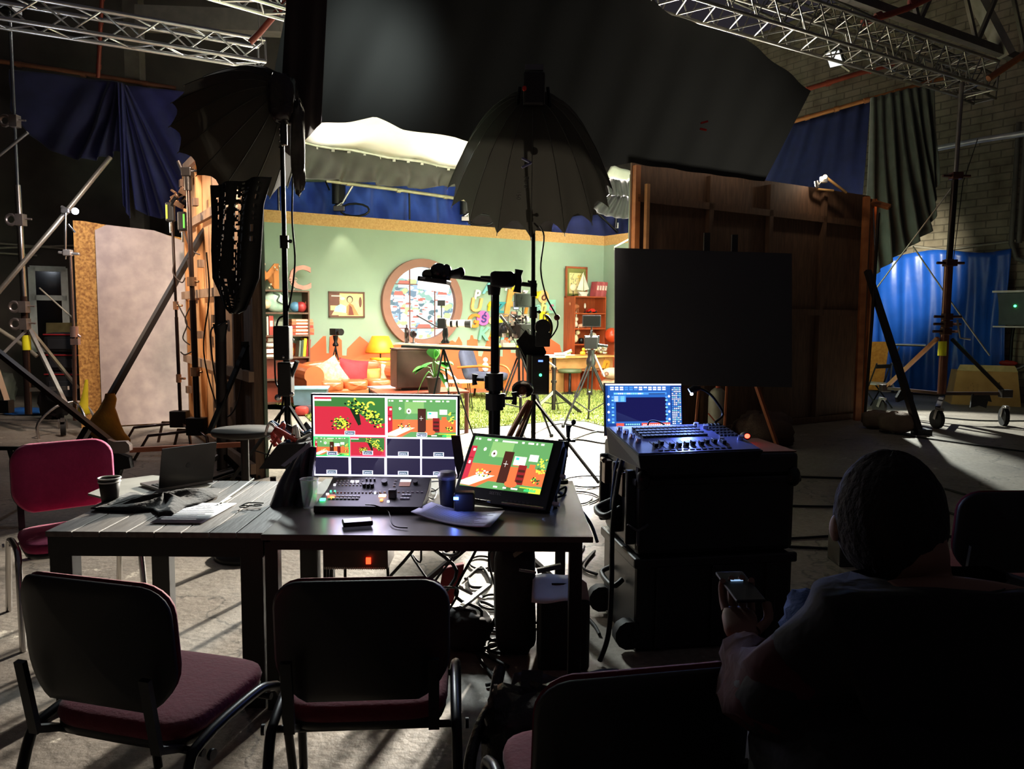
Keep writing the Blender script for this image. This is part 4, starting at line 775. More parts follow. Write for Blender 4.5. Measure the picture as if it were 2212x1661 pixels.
Pt = at(1115, 660, 10.3); tb = part('tablet', MB(frame(Pt, V((1, .1, 0)), Z)).box((0, 0, 0), (.082, .115, .012)), BLK, t, bev=.003); part('tablet_screen', MB(frame(Pt, V((1, .1, 0)), Z)).box((0, 0, .008), (.066, .095, .002)), mat('#c6d4ee', em=1.0), tb, label='lit pale blue tablet screen')
part('tablet_arm', MB().tube([Pt-Z*.06, Pt+V((.03, .02, -.2))], .006, 5), BLKM, t)
# equipment cart table under it
P = at(1100, 752, 10.2); t = thing('cart_shelf', 'narrow black cart shelf with yellow clips beside the camera rig', 'shelf', P); part('shelf_board', MB(TR(P)).box((0, 0, 0), (.3, .3, .03)), BLKM, t); part('legs', MB(TR(P)).cyl((-.13, 0, 0), (-.16, 0, -P.z), .012).cyl((.13, 0, 0), (.16, 0, -P.z), .012), BLKM, t)
part('battery', MB(TR(P)).box((0, -.1, .045), (.16, .1, .05)), mat('#c4b8a4', .5), t); mb = MB(TR(P))
for x in (-.13, .12): mb.box((x, -.12, .02), (.05, .04, .04))
part('yellow_clips', mb, mat('#e0c41c', .5), t)
# silver stand with a flat head right of the umbrella stand
P = fl(1197, 893); top = at(1197, 772, P.y); t = thing('camera_stand', 'silver-legged stand with a flat camera plate right of the umbrella stand', 'stand', P)
part('column', MB().cyl(V((top.x, top.y, .06)), top, .035).cyl(top-Z*.2, top-Z*.16, .05).cyl(top-Z*.42, top-Z*.38, .05), mat('#2c2626', .35, .6), t)
hub = V((P.x, P.y, .38))
for dx, dy, m in ((-.42, -.25, CHR), (.45, -.1, BLKM), (.1, .45, CHR)):
    part('leg', MB().bar(hub, V((P.x+dx, P.y+dy, .02)), .03, .05), m, t); part('brace', MB().bar(V((P.x, P.y, .16)), hub.lerp(V((P.x+dx, P.y+dy, .02)), .5), .015), BLKM, t)
part('plate', MB(TR(top)).box((-.02, 0, .02), (.4, .26, .04)).box((.1, -.05, .06), (.2, .18, .03)), mat('#c6bebe', .3, .4), t, bev=.005); part('clamp', MB(TR(top)).cyl((.14, -.1, .06), (.28, -.1, .12), .03), CHR, t)
# cables and rail on the set floor
for i, L_ in enumerate(([(1150, 938), (1210, 915), (1290, 932), (1330, 935)], [(1190, 975), (1240, 950), (1300, 957), (1340, 960)], [(1240, 948), (1290, 932), (1330, 937), (1380, 940)])):
    cable('floor_cable', [fl(*p, .01) for p in L_], .012, BLKM, ('topmost', 'lowest', 'middle')[i]+' black cable on the floor in front of the grass carpet')
# ================= umbrellas and lamp stands =================
def umbrella(t, apex, axis, R_, D, m, ribm, n=16, up=Z, scal=.1, mi=None):
    ax = axis.normalized(); x = up.cross(ax).normalized(); y = ax.cross(x)
    def P(a, v, k=1.0): r = R_*(v**.62)*k; return apex + ax*(D*(v**1.35)) + (x*cos(a)+y*sin(a))*r
    mb = MB(); sub = 5
    def fn(u, v):
        a = u*2*pi; f = (u*n) % 1.0; s = sin(pi*f); return P(a, v*(1-scal*s*v**3), 1-.035*s*v)
    mb.sheet(fn, n*sub, 16); part('canopy', mb, m, t)
    for i in range(n):
        a = 2*pi*i/n; part('rib', MB().tube([P(a, j/10+.001)-(ax*.004) for j in range(11)]+[P(a, 1.015)], .004, 5), ribm, t)
    mb = MB(); mb.cyl(apex-ax*.03, apex+ax*.1, .06, .08, 16); part('hub_ring', mb, BLKM, t)
    return P
UMB = clothmat('#2a2823', '#7a7468', .01)
# right umbrella, its stand, fixture and ballast
uy = 7.6; base = fl(1152, 1030); base = V((at(1152, 1030, uy).x, uy, 0)); apex = at(1150, 205, uy-.1)
t = thing('parabolic_umbrella', 'huge black ribbed umbrella on the central stand', 'umbrella', apex)
umbrella(t, apex, V((-.0, .55, -.62)), .86, 1.02, UMB, mat('#55534d', .5, .3))
F_ = frame(at(1137, 352, uy-.42), V((1, 0, 0)), V((0, .45, 1)).normalized()); mb = MB(F_)
mb.bar((-.04, .05, 0), (.045, -.0, 0), .016); mb.bar((.045, 0, 0), (-.04, -.05, 0), .016); part('chevron_logo', mb, mat('#8a86b0', .5), t)
part('printed_name', MB(F_ @ TR(0, -.17, -.05) @ RZ(-pi/2)).text('Para', .07, MX(), .001), mat('#6a675e', .6), t); part('printed_size', MB(F_ @ TR(-.07, -.28, -.1) @ RZ(-pi/2)).text('150', .06, MX(), .001), mat('#6a675e', .6), t)
def lamp_stand(name, label, base, top, segs, legs, r=.02, hubz=.75, m=BLKM):
    t = thing(name, label, 'light stand', base); d = top-base
    for i, (a, b, rr) in enumerate(segs): part('tube', MB().cyl(base.lerp(top, a), base.lerp(top, b), rr), m, t)
    for a, b, rr in segs[:-1]: p = base.lerp(top, b); part('collar', MB().cyl(p-Z*.06, p+Z*.05, rr*1.6).cyl(p, p+V((.05, -.02, 0)), .01).ball(p+V((.06, -.02, 0)), .018), BLK, t)
    for dx, dy in legs:
        f = base+V((dx, dy, .02)); part('leg', MB().bar(base.lerp(top, 0)+Z*hubz, f, .03, .022), m, t); part('brace', MB().bar(base+Z*(hubz*.35), (base+Z*hubz).lerp(f, .5), .018, .012), m, t)
    return t
top = at(1152, 158, uy)
t = lamp_stand('light_stand', 'tall black stand carrying the huge ribbed umbrella', base, top, ((0, .42, .024), (.4, .66, .02), (.64, 1, .016)), ((.62, -.35), (-.22, .55), (-.3, -.5)), hubz=.78)
part('hose_bundle', MB().tube(smooth([at(1142, 868, uy-.05), at(1128, 890, uy-.2), at(1104, 935, uy-.5), at(1094, 960, uy-.6)]), .028, 8).tube(smooth([at(1148, 868, uy-.05), at(1135, 900, uy-.2), at(1120, 935, uy-.5), at(1108, 965, uy-.6)]), .022, 8), mat('#7c4a34', .3, .4), t)
P = at(1153, 212, uy-.16); t = thing('studio_lamp', 'dark lamp head mounted at the top of the central stand', 'lamp', P)
part('body', MB(TR(P)).box((0, 0, .06), (.2, .24, .3)), mat('#1b1717', .5), t, bev=.02); part('top_handle', MB(TR(P)).box((0, -.02, .27), (.17, .05, .05)), mat('#77757a', .4, .4), t)
part('red_dial', MB(TR(P)).cyl((-.09, -.11, .05), (-.09, -.15, .05), .02), mat('#c2281c', .4), t); part('yoke', MB(TR(P)).tube(smooth([(-.13, 0, .1), (-.14, 0, -.1), (0, 0, -.24), (.14, 0, -.1), (.13, 0, .1)]), .016, 8), BLKM, t)
part('clamp', MB(TR(P)).cyl((0, 0, -.5), (0, 0, -.24), .03).ball((.03, -.02, -.5), .035), mat('#3a3a3c', .3, .7), t)
cable('lamp_cable', [at(1160, 480, uy), at(1175, 510, uy), at(1168, 580, uy), at(1180, 640, uy), at(1203, 686, uy), at(1200, 715, uy), at(1168, 752, uy)], .008, BLKM, 'thin black cable looping from the umbrella down to the ballast')
TL('cable_knot', MB(TR(at(1203, 686, uy))).ball((0, 0, 0), (.03, .02, .03)), mat('#6a1c18', .6), 'dark red cable connector hanging on the umbrella cable', 'connector')
P = at(1172, 715, uy-.1); t = thing('spot_fixture', 'round black lamp fixture with a yellow-edged handle strapped to the central stand', 'lamp', P); M = TR(P)
part('body', MB(M).cyl((0, -.1, .04), (0, .1, .04), .075, n=20).box((.0, 0, -.08), (.14, .18, .14)), BLK, t, bev=.006); part('bracket', MB(M).tube([(.09*cos(a), -.02, .03+.13*sin(a)) for a in [-1.1+k*.24 for k in range(11)]], .011, 6), BLKM, t)
part('yellow_edge', MB(M).tube([(.075*cos(a), -.04, .03+.115*sin(a)) for a in [-1.1+k*.24 for k in range(11)]], .007, 6), mat('#e0b82c', .5), t)
P = at(1150, 762, uy-.12); t = thing('black_flag', 'black cloth flag folded on the central stand above the ballast', 'flag', P); FM = frame(V((P.x, uy-.12, 0)), V((1, 0, 0)), Z)
def PF(L_, Y): return [(at(a, b, Y).x, at(a, b, Y).z) for a, b in L_]
FM = MX(((1, 0, 0, 0), (0, 0, -1, uy-.1), (0, 1, 0, 0), (0, 0, 0, 1)))
part('cloth', MB(FM).prism(PF([(1115, 738), (1136, 712), (1142, 722), (1165, 728), (1180, 760), (1170, 790), (1139, 795), (1128, 768)], uy-.1), .03), BLKC, t); part('rod', MB().cyl(at(1118, 738, uy-.15), at(1150, 800, uy-.15), .008), BLKM, t)
P = at(1167, 809, uy-.16); t = thing('ballast_box', 'black power ballast with a blue display and green light hung on the central stand', 'ballast', P); M = TR(P)
bc = part('case', MB(M).box((0, 0, 0), (.17, .12, .38)), BLK, t, bev=.012); part('blue_display', MB(M).box((-.0, -.0615, .135), (.045, .004, .018)), mat('#5a7cf0', em=2.2), bc); part('green_light', MB(M).cyl((0, -.06, -.0), (0, -.068, 0), .014), mat('#3fe88a', em=4), bc)
mb = MB(M)
for k in range(4): mb.box((-.01, -.062, -.1-.02*k), (.06, .003, .006))
part('vents', mb, mat('#2f2f33', .4), bc); part('strap', MB(M).cyl((-.1, 0, .19), (-.1, 0, -.2), .035), mat('#2a1d18', .5), t)
P = at(1129, 853, uy-.25); t = thing('work_clamp', 'shiny chrome reflector clamp low on the central stand', 'clamp', P); part('cup', MB(TR(P) @ RX(.8)).lathe([(.03, 0), (.1, .08), (.105, .09)], 20), CHR, t, thick=.004); part('bulb', MB(TR(P)).ball((0, 0, .04), .045), mat('#6a3a22', .2), t)
# left umbrella with honeycomb grid
uy2 = 6.9; b2 = V((at(622, 900, uy2).x, uy2, 0)); top2 = at(607, 175, uy2)
apex = at(606, 190, uy2-.1); t = thing('parabolic_umbrella', 'large black umbrella turned away on the left stand', 'umbrella', apex)
P_u = umbrella(t, apex, at(492, 322, uy2+.75)-apex, .62, .95, UMB, mat('#35332f', .5, .3), up=Z, scal=.06)
t = lamp_stand('light_stand', 'tall black stand carrying the left umbrella and its grid', b2, top2, ((0, .38, .03), (.36, .62, .024), (.6, 1, .02)), ((.6, -.3), (-.5, -.4), (-.1, .6)), hubz=.8)
P = at(612, 210, uy2-.12); t = thing('studio_lamp', 'wrapped lamp head at the top of the left stand', 'lamp', P); part('body', MB(TR(P)).sack((0, 0, -.02), .11, .12, .2, .5, lump=.08), mat('#2c2425', .25, var=.2, scale=9), t)
part('hanging_plastic', MB(TR(P)).sack((.12, 0, -.42), .06, .05, .36, .7, lump=.16), mat('#5b5750', .2, var=.3, scale=6), t); part('clamp', MB(TR(P)).cyl((0, 0, -.2), (0, 0, -.4), .03), mat('#454548', .3, .7), t)
mb = MB()
for i in range(14): mb.ball(at(607+3*sin(i*2.1), 255+i*4.5, uy2-.05), .012, 6, 4)
part('safety_chain', mb, CHR, t)
cable('lamp_cable', [at(640, 180, uy2), at(634, 260, uy2), at(634, 330, uy2), at(631, 470, uy2), at(637, 570, uy2), at(622, 670, uy2), at(598, 700, uy2), at(595, 820, uy2), at(612, 850, uy2), at(600, 920, uy2-.1), at(572, 1000, uy2-.3)], .009, BLKM, 'thin black cable hanging from the left lamp head')
P = at(617, 770, uy2-.1); t = thing('ballast_box', 'black ballast boxes strapped low on the left stand', 'ballast', P); M = TR(P)
part('case', MB(M).box((-.02, 0, .12), (.14, .13, .3)), BLK, t, bev=.012); part('case', MB(M).box((.0, 0, -.2), (.12, .12, .3)), BLK, t, bev=.012); part('fittings', MB(M).ball((-.06, -.05, -.36), .03).ball((.06, -.05, -.33), .025).ball((.0, -.07, .0), .015), CHR, t)
t = thing('stirring_handle', 'black angled handle on the left stand ballast', 'handle', at(645, 800, uy2)); part('handle', MB().cyl(at(628, 815, uy2-.1), at(642, 780, uy2-.15), .02), BLK, t)
gx = [(455, 402), (560, 402)]; GY = 7.0
def grid_cloth():
    L_ = [(455, 400), (457, 470), (454, 540), (455, 600), (472, 640), (482, 662), (500, 676)]; R_ = [(584, 380), (566, 440), (560, 540), (556, 600), (540, 640), (530, 668), (512, 676)]
    def pl(P, v): i = min(int(v*6), 5); f = v*6-i; return P[i][0]*(1-f)+P[i+1][0]*f, P[i][1]*(1-f)+P[i+1][1]*f
    def fn(u, v): a = pl(L_, v); b = pl(R_, v); p = at(a[0]*(1-u)+b[0]*u, a[1]*(1-u)+b[1]*u, GY); return p+V((0, .05*sin(u*14+2*v), 0))
    def skip(i, j):
        v = j/110
        for c0, a, ph, v0, v1 in ((.06, .05, 0, .05, .95), (.2, .07, 1, .0, .97), (.28, .08, 2, .1, .9), (.42, .04, .5, .0, .45), (.55, .05, 3, .05, .8), (.64, .04, 4, .1, .75), (.8, .03, 1, .02, .3), (.36, .06, 5, .6, .98), (.13, .05, 1.5, .3, .95), (.48, .04, 2.2, .0, .3), (.3, .05, 4, .5, .9)):
            if v0 < v < v1 and abs(i/36-(c0+a*sin(5*v+ph))) < .021 and (j*7+int(c0*50)) % 5 not in (0, 3): return RN.random() < .93
        return False
    return MB().sheet(fn, 36, 110, skip=skip)
TL('honeycomb_grid', grid_cloth(), mat('#161513', .95), 'black fabric honeycomb grid hanging under the left umbrella', 'grid cloth', thick=.02)
# boom stand in the middle
by = 4.3; bx = at(1068, 900, by).x; b3 = V((bx, by, 0)); tz = at(1066, 628, by).z
t = thing('boom_stand', 'thick black boom stand with T-handle clamps in the middle of the view', 'boom stand', b3)
def zy(y): return at(1068, y, by).z
part('tube', MB().cyl((bx, by, .15), (bx, by, zy(808)), .034), BLKM, t); part('tube', MB().cyl((bx, by, zy(815)), (bx, by, tz), .0235), mat('#26262a', .2, .8), t)
part('collar', MB().cyl((bx, by, zy(843)), (bx, by, zy(806)), .05).box((bx-.01, by, (zy(810)+zy(840))/2), (.09, .07, .075)), BLK, t, bev=.004); part('collar', MB().cyl((bx, by, zy(885)), (bx, by, zy(850)), .052).box((bx+.035, by, (zy(850)+zy(878))/2), (.05, .06, .075)), BLK, t, bev=.004)
def tknob(nm, P, d, L_): part(nm, MB().cyl(P, P+d*.05, .009).tube([P+d*.05-V((0, 0, L_)), P+d*.055, P+d*.05+V((0, 0, L_))], [.016, .011, .018], 8), BLK, t)
tknob('knob', V((bx+.06, by, zy(860))), V((1, 0, 0)), .035); tknob('knob', V((bx-.06, by, zy(820))), V((-1, 0, 0)), .03)
for dx, dy in ((.5, -.25), (-.5, -.15), (.05, .55)): part('leg', MB().bar(V((bx, by, .42)), V((bx+dx, by+dy, .03)), .035, .025).cyl((bx+dx, by+dy, 0), (bx+dx, by+dy, .05), .022), BLKM, t)
H1 = at(1085, 604, by); part('grip_head', MB(TR(H1)).sack((0, 0, 0), .068, .05, .045, .35, lump=.02).cyl((-.045, 0, -.03), (-.045, 0, -.085), .04, .033), BLK, t, bev=.0)
part('side_boss', MB(TR(H1)).cyl((-.06, 0, .008), (-.12, 0, .012), .012, .008).cyl((.04, 0, .01), (.1, 0, .01), .03, .022), BLK, t); K = H1+V((.088, -.01, -.008)); part('wing_handle', MB().tube([K+V((.005, 0, .062)), K+V((0, 0, .03)), K, K-V((0, 0, .03)), K+V((-.005, 0, -.062))], [.024, .018, .022, .018, .024], 10), BLK, t)
part('boom_arm', MB().cyl(at(970, 596, by+.02), at(1160, 617, by+.02), .0125), BLK, t); part('arm_end', MB().cyl(at(1152, 606, by), at(1153, 640, by), .018).cyl(at(1140, 607, by), at(1150, 611, by), .006), BLK, t)
P = at(938, 600, by); t = thing('panel_light', 'small square LED panel lamp glowing downwards at the end of the boom arm', 'lamp', P); M = TR(P) @ RY(.13)
pan = MB(M).prism([(-.085, -.06), (.075, -.075), (.095, .02), (-.06, .06)], .026, z0=-.03); part('panel_housing', pan, mat('#4a4642', .35), t, bev=.005)
part('lit_diffuser', MB(M).prism([(-.08, -.055), (.072, -.07), (.09, .018), (-.056, .055)], .04, z0=-.071), mat('#fff4ea', em=3.2), t, bev=.004)
part('ball_joint', MB(M).ball((.02, 0, .035), (.05, .045, .05)).ball((.06, 0, .03), (.035, .04, .055)).cyl((-.04, -.03, .01), (-.03, .03, .02), .028), mat('#4c4c4e', .25, .7), t); part('knob', MB(M).cyl((.08, 0, .03), (.14, 0, .045), .02, .032).ball((.14, 0, .045), (.025, .03, .034)), BLK, t)
mb = MB(M).box((-.055, -.062, -.012), (.03, .004, .012)); part('badge', mb, mat('#cfd0d4', .4), t)
light('panel_lamp', 'AREA', at(938, 632, by), at(938, 900, by), 2.4, WHT, .12)
# fittings and lamps behind the set wall top
def clamp_lamp(P, label, arm, m=BLK):
    t = thing('clamped_lamp', label, 'lamp', P); part('clamp', MB(TR(P)).box((0, 0, 0), (.22, .1, .1)).cyl((-.08, 0, .03), (.05, 0, .12), .04), CHR, t, bev=.01); part('head', MB(TR(P)).cyl((-.06, .05, .1), (-.06, .05, .55), .09).box((.05, .05, .3), (.1, .12, .3)), m, t); part('arm', MB().cyl(P+V((.02, 0, .05)), P+V(arm), .022), mat('#c9c9c9', .3, .6), t)
    part('coiled_cable', MB(TR(P)).tube([(.3+.28*cos(k*.5), 0, -.02+.12*sin(k*.5)) for k in range(14)], .02, 6), BLK, t)
pb = lambda px, py, d=-.4: bw(px, py, d)
clamp_lamp(pb(733, 451), 'clamped lamp with a silver arm above the green wall, under the canopy', (.45, 0, .75)); clamp_lamp(pb(1008, 473), 'dark lamp head with coiled cable at the right end of the visible wall top', (.05, 0, .1)); 
P = pb(1330, 492, -.3); t = thing('light_stand', 'thin black stand with a white tag under the right canopy corner', 'light stand', P); part('tube', MB().cyl(P, pb(1332, 455, -.3), .03), BLK, t); part('tag', MB(TR(pb(1332, 487, -.32))).box((0, 0, 0), (.09, .02, .13)), WHT_, t)
duct('strut', [pb(1288, 458, -.3), pb(1334, 502, -.3)], .025, CHR, 'bright white strut slanting behind the right end of the wall', 'strut')
duct('pale_pipe', [pb(695, 389, -.2), pb(860, 410, -.2), pb(1010, 432, -.2)], .035, mat('#d9cfae', .4, .2), 'pale pipe running along under the grey canopy skirt', 'pipe', 3)
duct('stand_tube', [pb(884, 412, -.25), pb(885, 474, -.25)], .018, BLK, 'thin black tube standing under the middle of the canopy', 'tube'); duct('stand_tube', [pb(601, 390, -.25), pb(603, 460, -.25)], .025, CHR, 'bright steel tube standing behind the left end of the green wall', 'tube')
P = pb(672, 387, -.2); t = thing('batten_lamp', 'slim dark batten lamp hanging under the left end of the canopy', 'lamp', P); part('body', MB(TR(P)).box((0, 0, 0), (.55, .1, .1)), mat('#4a5a48', .4), t, bev=.02); part('mounts', MB(TR(P)).cyl((-.25, 0, 0), (-.3, 0, .12), .02).cyl((.25, 0, 0), (.34, 0, -.2), .015), BLKM, t)
P = at(1342, 528, 10.5); t = thing('flat_hook', 'pale angled bracket poking out beside the right flat', 'bracket', P); part('bracket', MB().bar(P+V((-.1, 0, -.04)), P+V((.12, 0, .08)), .03, .02).bar(P+V((-.1, 0, -.06)), P+V((.1, 0, -.06)), .02), CHR, t)
# ================= left side grip gear =================
sy = 10.2; sx = at(60, 900, sy).x; b4 = V((at(62, 900, sy).x, sy, 0)); tp4 = at(20, 20, sy)
t = thing('tower_stand', 'tall chrome tower stand holding up the left truss', 'light stand', b4)
part('tube', MB().cyl(b4+Z*.25, at(52, 640, sy), .045), mat('#4a3a36', .25, .8), t); part('tube', MB().cyl(at(53, 660, sy), at(38, 400, sy), .04), CHR, t); part('tube', MB().cyl(at(39, 420, sy), tp4, .022), mat('#8f9298', .25, .9), t)
for (x, y) in ((24, 262), (37, 475), (44, 663), (46, 700)):
    P = at(x, y, sy-.04); mb = MB(TR(P)); mb.box((.05, 0, 0), (.1, .1, .15)); mb.tube([(-.06+.065*cos(a), -.03, .065*sin(a)) for a in [k*.6 for k in range(11)]], .022, 6); mb.cyl((.06, 0, .02), (.19, 0, .01), .012); part('pipe_clamp', mb, mat('#a79a94', .35, .8), t, bev=.01)
part('top_bracket', MB(TR(tp4)).box((0, 0, 0), (.2, .2, .08)), BLKM, t)
for q in ((142, 872), (168, 838), (-30, 800)):
    P = at(q[0], q[1], sy-.3 if q[0] != 168 else sy+.6); part('leg', MB().bar(at(62, 708, sy), P, .05, .035), mat('#a9a6a2', .35, .8), t)
part('cross_bar', MB().bar(at(62, 842, sy), at(148, 838, sy), .04, .05), ALU, t); part('yellow_tape', MB().cyl(at(56, 724, sy), at(58, 756, sy), .052), YEL, t)
def caster(t, P, r=.12, yaw=0.0): M = TR(P) @ RZ(yaw); fk = part('caster_fork', MB(M).box((0, 0, r*1.1), (.05, .12, .04)).bar((-.045, 0, r*1.1), (-.045, .05, 0), .012, .05).bar((.045, 0, r*1.1), (.045, .05, 0), .012, .05), STL, t); part('caster_wheel', MB(M).cyl((-.03, .05, 0), (.03, .05, 0), r, n=20), RUB, fk)
caster(t, V((at(135, 900, sy-.3).x, sy-.3, .11)), .1, .5)
P = at(-2, 800, 8.6); t = thing('tripod', 'bright aluminium tripod foot entering at the left edge', 'stand', P); part('leg', MB().bar(at(-40, 700, 8.6), at(14, 868, 8.4), .06, .04), ALU, t); part('foot', MB(TR(at(14, 868, 8.4))).box((0, 0, -.05), (.1, .1, .14)), BLK, t)
duct('long_strut', [at(238, 340, 10.6), at(120, 486, 10.0), at(-20, 650, 9.6)], .032, mat('#8f8a80', .35, .7), 'long grey steel strut slanting down to the left edge', 'strut')
duct('thin_strut', [at(-20, 350, 10), at(60, 286, 10)], .02, mat('#8f8a80', .35, .7), 'short thin strut crossing the left tower stand', 'strut')
duct('thin_strut', [at(-20, 700, 11.5), at(60, 752, 11.5), at(80, 770, 11.5)], .03, mat('#b4ab98', .5, .2), 'short pale strut low at the left edge', 'strut'); duct('thin_strut', [at(85, 622, 11), at(155, 685, 11)], .012, mat('#b4ab98', .5, .2), 'thin pale strut between the two left stands', 'strut')
sy = 10.0; b5 = V((at(163, 930, sy).x, sy, 0)); t = thing('light_stand', 'thin chrome stand with a small bright work lamp at its top', 'light stand', b5)
part('tube', MB().cyl(b5+Z*.2, at(160, 720, sy), .026), mat('#8c6f66', .25, .9), t); part('tube', MB().cyl(at(160, 730, sy), at(152, 545, sy), .018), mat('#b09a92', .25, .9), t); part('tube', MB().cyl(at(141, 560, sy), at(142, 460, sy), .014), CHR, t)
part('cross_clamp', MB().bar(at(126, 545, sy), at(172, 549, sy), .035).box(at(147, 546, sy), (.1, .08, .08)), mat('#e6dcd4', .25, .8), t, bev=.01); part('coupler', MB().cyl(at(160, 705, sy), at(161, 728, sy), .05).cyl(at(158, 716, sy), at(174, 728, sy), .016).box(at(163, 738, sy), (.1, .06, .08)), mat('#c9a9a0', .3, .8), t)
for a in ((-.3, -.3), (.35, -.35), (0, .45)): part('leg', MB().tube(smooth([b5+Z*.45, b5+V((a[0]*.5, a[1]*.5, .4)), b5+V((a[0], a[1], .2)), b5+V((a[0], a[1], 0))], 4), .018, 6), CHR, t)
P = at(150, 455, sy); t = thing('work_lamp', 'small clip lamp with a bright bulb on top of the thin left stand', 'lamp', P); part('clip', MB(TR(P)).box((-.05, 0, .0), (.1, .05, .06)).cyl((-.1, 0, .05), (.0, 0, 0), .018), STL, t, bev=.01); part('bulb', MB(TR(P)).ball((.09, -.03, -.01), .042), mat('#e6eaff', em=22), t)
part('arm', MB().cyl(at(148, 485, sy), at(162, 502, sy), .014), CHR, t)
sy = 9.3
for k, (x0, y0, x1, y1, r_, lb) in enumerate(((372, 470, 390, 900, .018, 'thin stand with two small radio receivers in front of the beige flat'), (405, 372, 427, 925, .03, 'thicker black and chrome stand in front of the timber flat'))):
    q = at(x1, y1, sy-.6*k); b_ = V((q.x, q.y, 0)); t = thing('light_stand', lb, 'light stand', b_)
    part('tube', MB().cyl(b_+Z*.3, at((x0+x1)/2, (y0+y1)/2, q.y), r_*1.15), mat('#2c2222', .3, .7), t); part('tube', MB().cyl(at((x0+x1)/2, (y0+y1)/2, q.y), at(x0, y0, q.y), r_*.9), mat('#5c4a44' if k else '#2c2222', .25, .8), t)
    for yy in (.3, .62): p = b_.lerp(at(x0, y0, q.y), yy); part('collar', MB().cyl(p-Z*.05, p+Z*.05, r_*1.7).cyl(p, p+V((.09, -.03, 0)), .014), mat('#b58a6c', .3, .7), t)
    for a in ((-.5, -.35), (.3, -.45), (-.35, .2)): part('leg', MB().tube([b_+Z*.28, b_+V((a[0]*.85, a[1]*.85, .26)), b_+V((a[0]*1.1, a[1]*1.1, 0))], .017, 7), mat('#6a5650', .25, .9), t)
    part('base_box', MB(TR(b_)).box((0, -.02, .33), (.2, .14, .2)), BLK, t, bev=.01)
P = at(405, 372, 8.7); t = thing('grip_head', 'black and chrome grip head on the thicker left stand', 'grip head', P); part('head', MB(TR(P)).box((0, 0, 0), (.11, .1, .1)).cyl((-.05, 0, 0), (-.1, 0, .12), .02).cyl((0, 0, -.2), (0, 0, 0), .045), mat('#4a4440', .3, .8), t, bev=.01); part('lever', MB(TR(P)).cyl((.0, 0, 0), (.12, 0, .02), .014), CHR, t)
for x, y, m, lb in ((368, 458, '#cfd23c', 'left'), (394, 478, '#6fd24a', 'right')):
    P = at(x, y, 9.1); t = thing('radio_receiver', lb+' of two small black radio receivers with glowing marks on the thin stand', 'receiver', P); part('case', MB(TR(P)).box((0, 0, 0), (.1, .06, .22)), BLK, t, bev=.015); part('marks', MB(TR(P)).box((-.03 if x < 380 else .03, -.033, 0), (.02, .006, .16)), mat(m, em=1.0), t); part('cable_tip', MB(TR(P)).cyl((0, 0, -.12), (0, 0, -.24), .016), mat('#e9e6ff', .3, em=1.5) if False else CHR, t)
P = at(388, 425, 9.1); t = thing('clamp_cluster', 'cluster of steel clamps above the radio receivers', 'clamp', P); mb = MB(TR(P))
for i in range(14): mb.k = i % 2; mb.box((RN.uniform(-.12, .12), RN.uniform(-.05, .05), RN.uniform(-.1, .12)), (RN.uniform(.03, .1), .05, RN.uniform(.02, .08)), RY(RN.uniform(-1, 1)))
part('clamps', mb, [mat('#8a6a54', .3, .7), BLKM], t, bev=.004)
for i, L_ in enumerate(([(372, 500), (376, 560), (374, 590), (392, 610), (400, 600)], [(398, 500), (408, 530), (420, 545), (432, 550)], [(380, 650), (392, 672), (404, 700), (395, 730), (410, 745)], [(405, 560), (412, 600), (420, 640), (400, 690), (418, 720)], [(390, 760), (400, 766), (420, 756)], [(446, 545), (452, 640), (440, 760), (470, 880), (492, 900), (515, 860), (530, 745)], [(470, 700), (455, 720), (462, 800), (480, 890)])):
    cable('hanging_cable', [at(a, b, 8.9 if i < 5 else 7.9) for a, b in L_], .008, mat('#3a2c28', .6), ('thin cable down the radio stand, topmost', 'thin cable sagging from the receivers to the timber flat', 'tangled thin cable between the two left stands', 'longest thin cable between the two left stands', 'lowest thin cable between the two left stands', 'long thin cable down the timber flat', 'looped cable on the dark post by the timber flat')[i])
# black posts in front of the timber flat
q = at(480, 1000, 7.4); t = thing('light_stand', 'thick dark post with a cable-wound knob in front of the weathered plywood', 'light stand', V((q.x, q.y, 0))); part('tube', MB().cyl((q.x, q.y, 0.1), at(475, 640, 7.4), .05), mat('#2b211e', .5, .3), t); part('coupler', MB().cyl(at(476, 700, 7.38), at(477, 738, 7.38), .07, .04).cyl(at(470, 706, 7.3), at(490, 694, 7.3), .012), BLK, t)
for a in ((-.3, -.3), (.35, -.2), (0, .4)): part('leg', MB().bar(V((q.x, q.y, .25)), V((q.x+a[0], q.y+a[1], .015)), .04), BLKM, t)
P = at(532, 747, 7.6); t = thing('brace_bar', 'short black diagonal brace bar against the weathered plywood', 'brace', P); part('bar', MB().bar(at(533, 745, 7.7), at(452, 935, 7.2), .05, .03), BLK, t); part('plate', MB().box(at(530, 770, 7.72), (.06, .05, .3)), BLK, t)
t = thing('brace_pole', 'long thick black brace pole slanting across the beige flat', 'brace', fl(168, 985)); part('pole', MB().bar(at(457, 470, 9.9), fl(165, 985, .02), .075, .06), mat('#171110', .7), t); part('foot_plate', MB(TR(fl(166, 987))).box((0, 0, .012), (.25, .3, .02)), BLKM, t)
def bagmesh(t, P, w_, h, m, n=3): part('bag', MB(TR(P)).sack((-w_*.32, 0, -h*.5), w_*.5, .1, h*.5, .7, 16, 12, .12).sack((w_*.3, .05, -h*.5), w_*.42, .1, h*.52, .7, 16, 12, .12), m, t)
P = at(233, 868, 9.0); t = thing('sandbag', 'mustard yellow sandbag sagging over the foot of the brace pole', 'sandbag', fl(235, 950)); YB_ = mat('#b3862a', .8, col2='#8f6620', scale=5, bump=.3, bscale=20)
FMy = lambda Y: MX(((1, 0, 0, 0), (0, 0, -1, Y), (0, 1, 0, 0), (0, 0, 0, 1)))
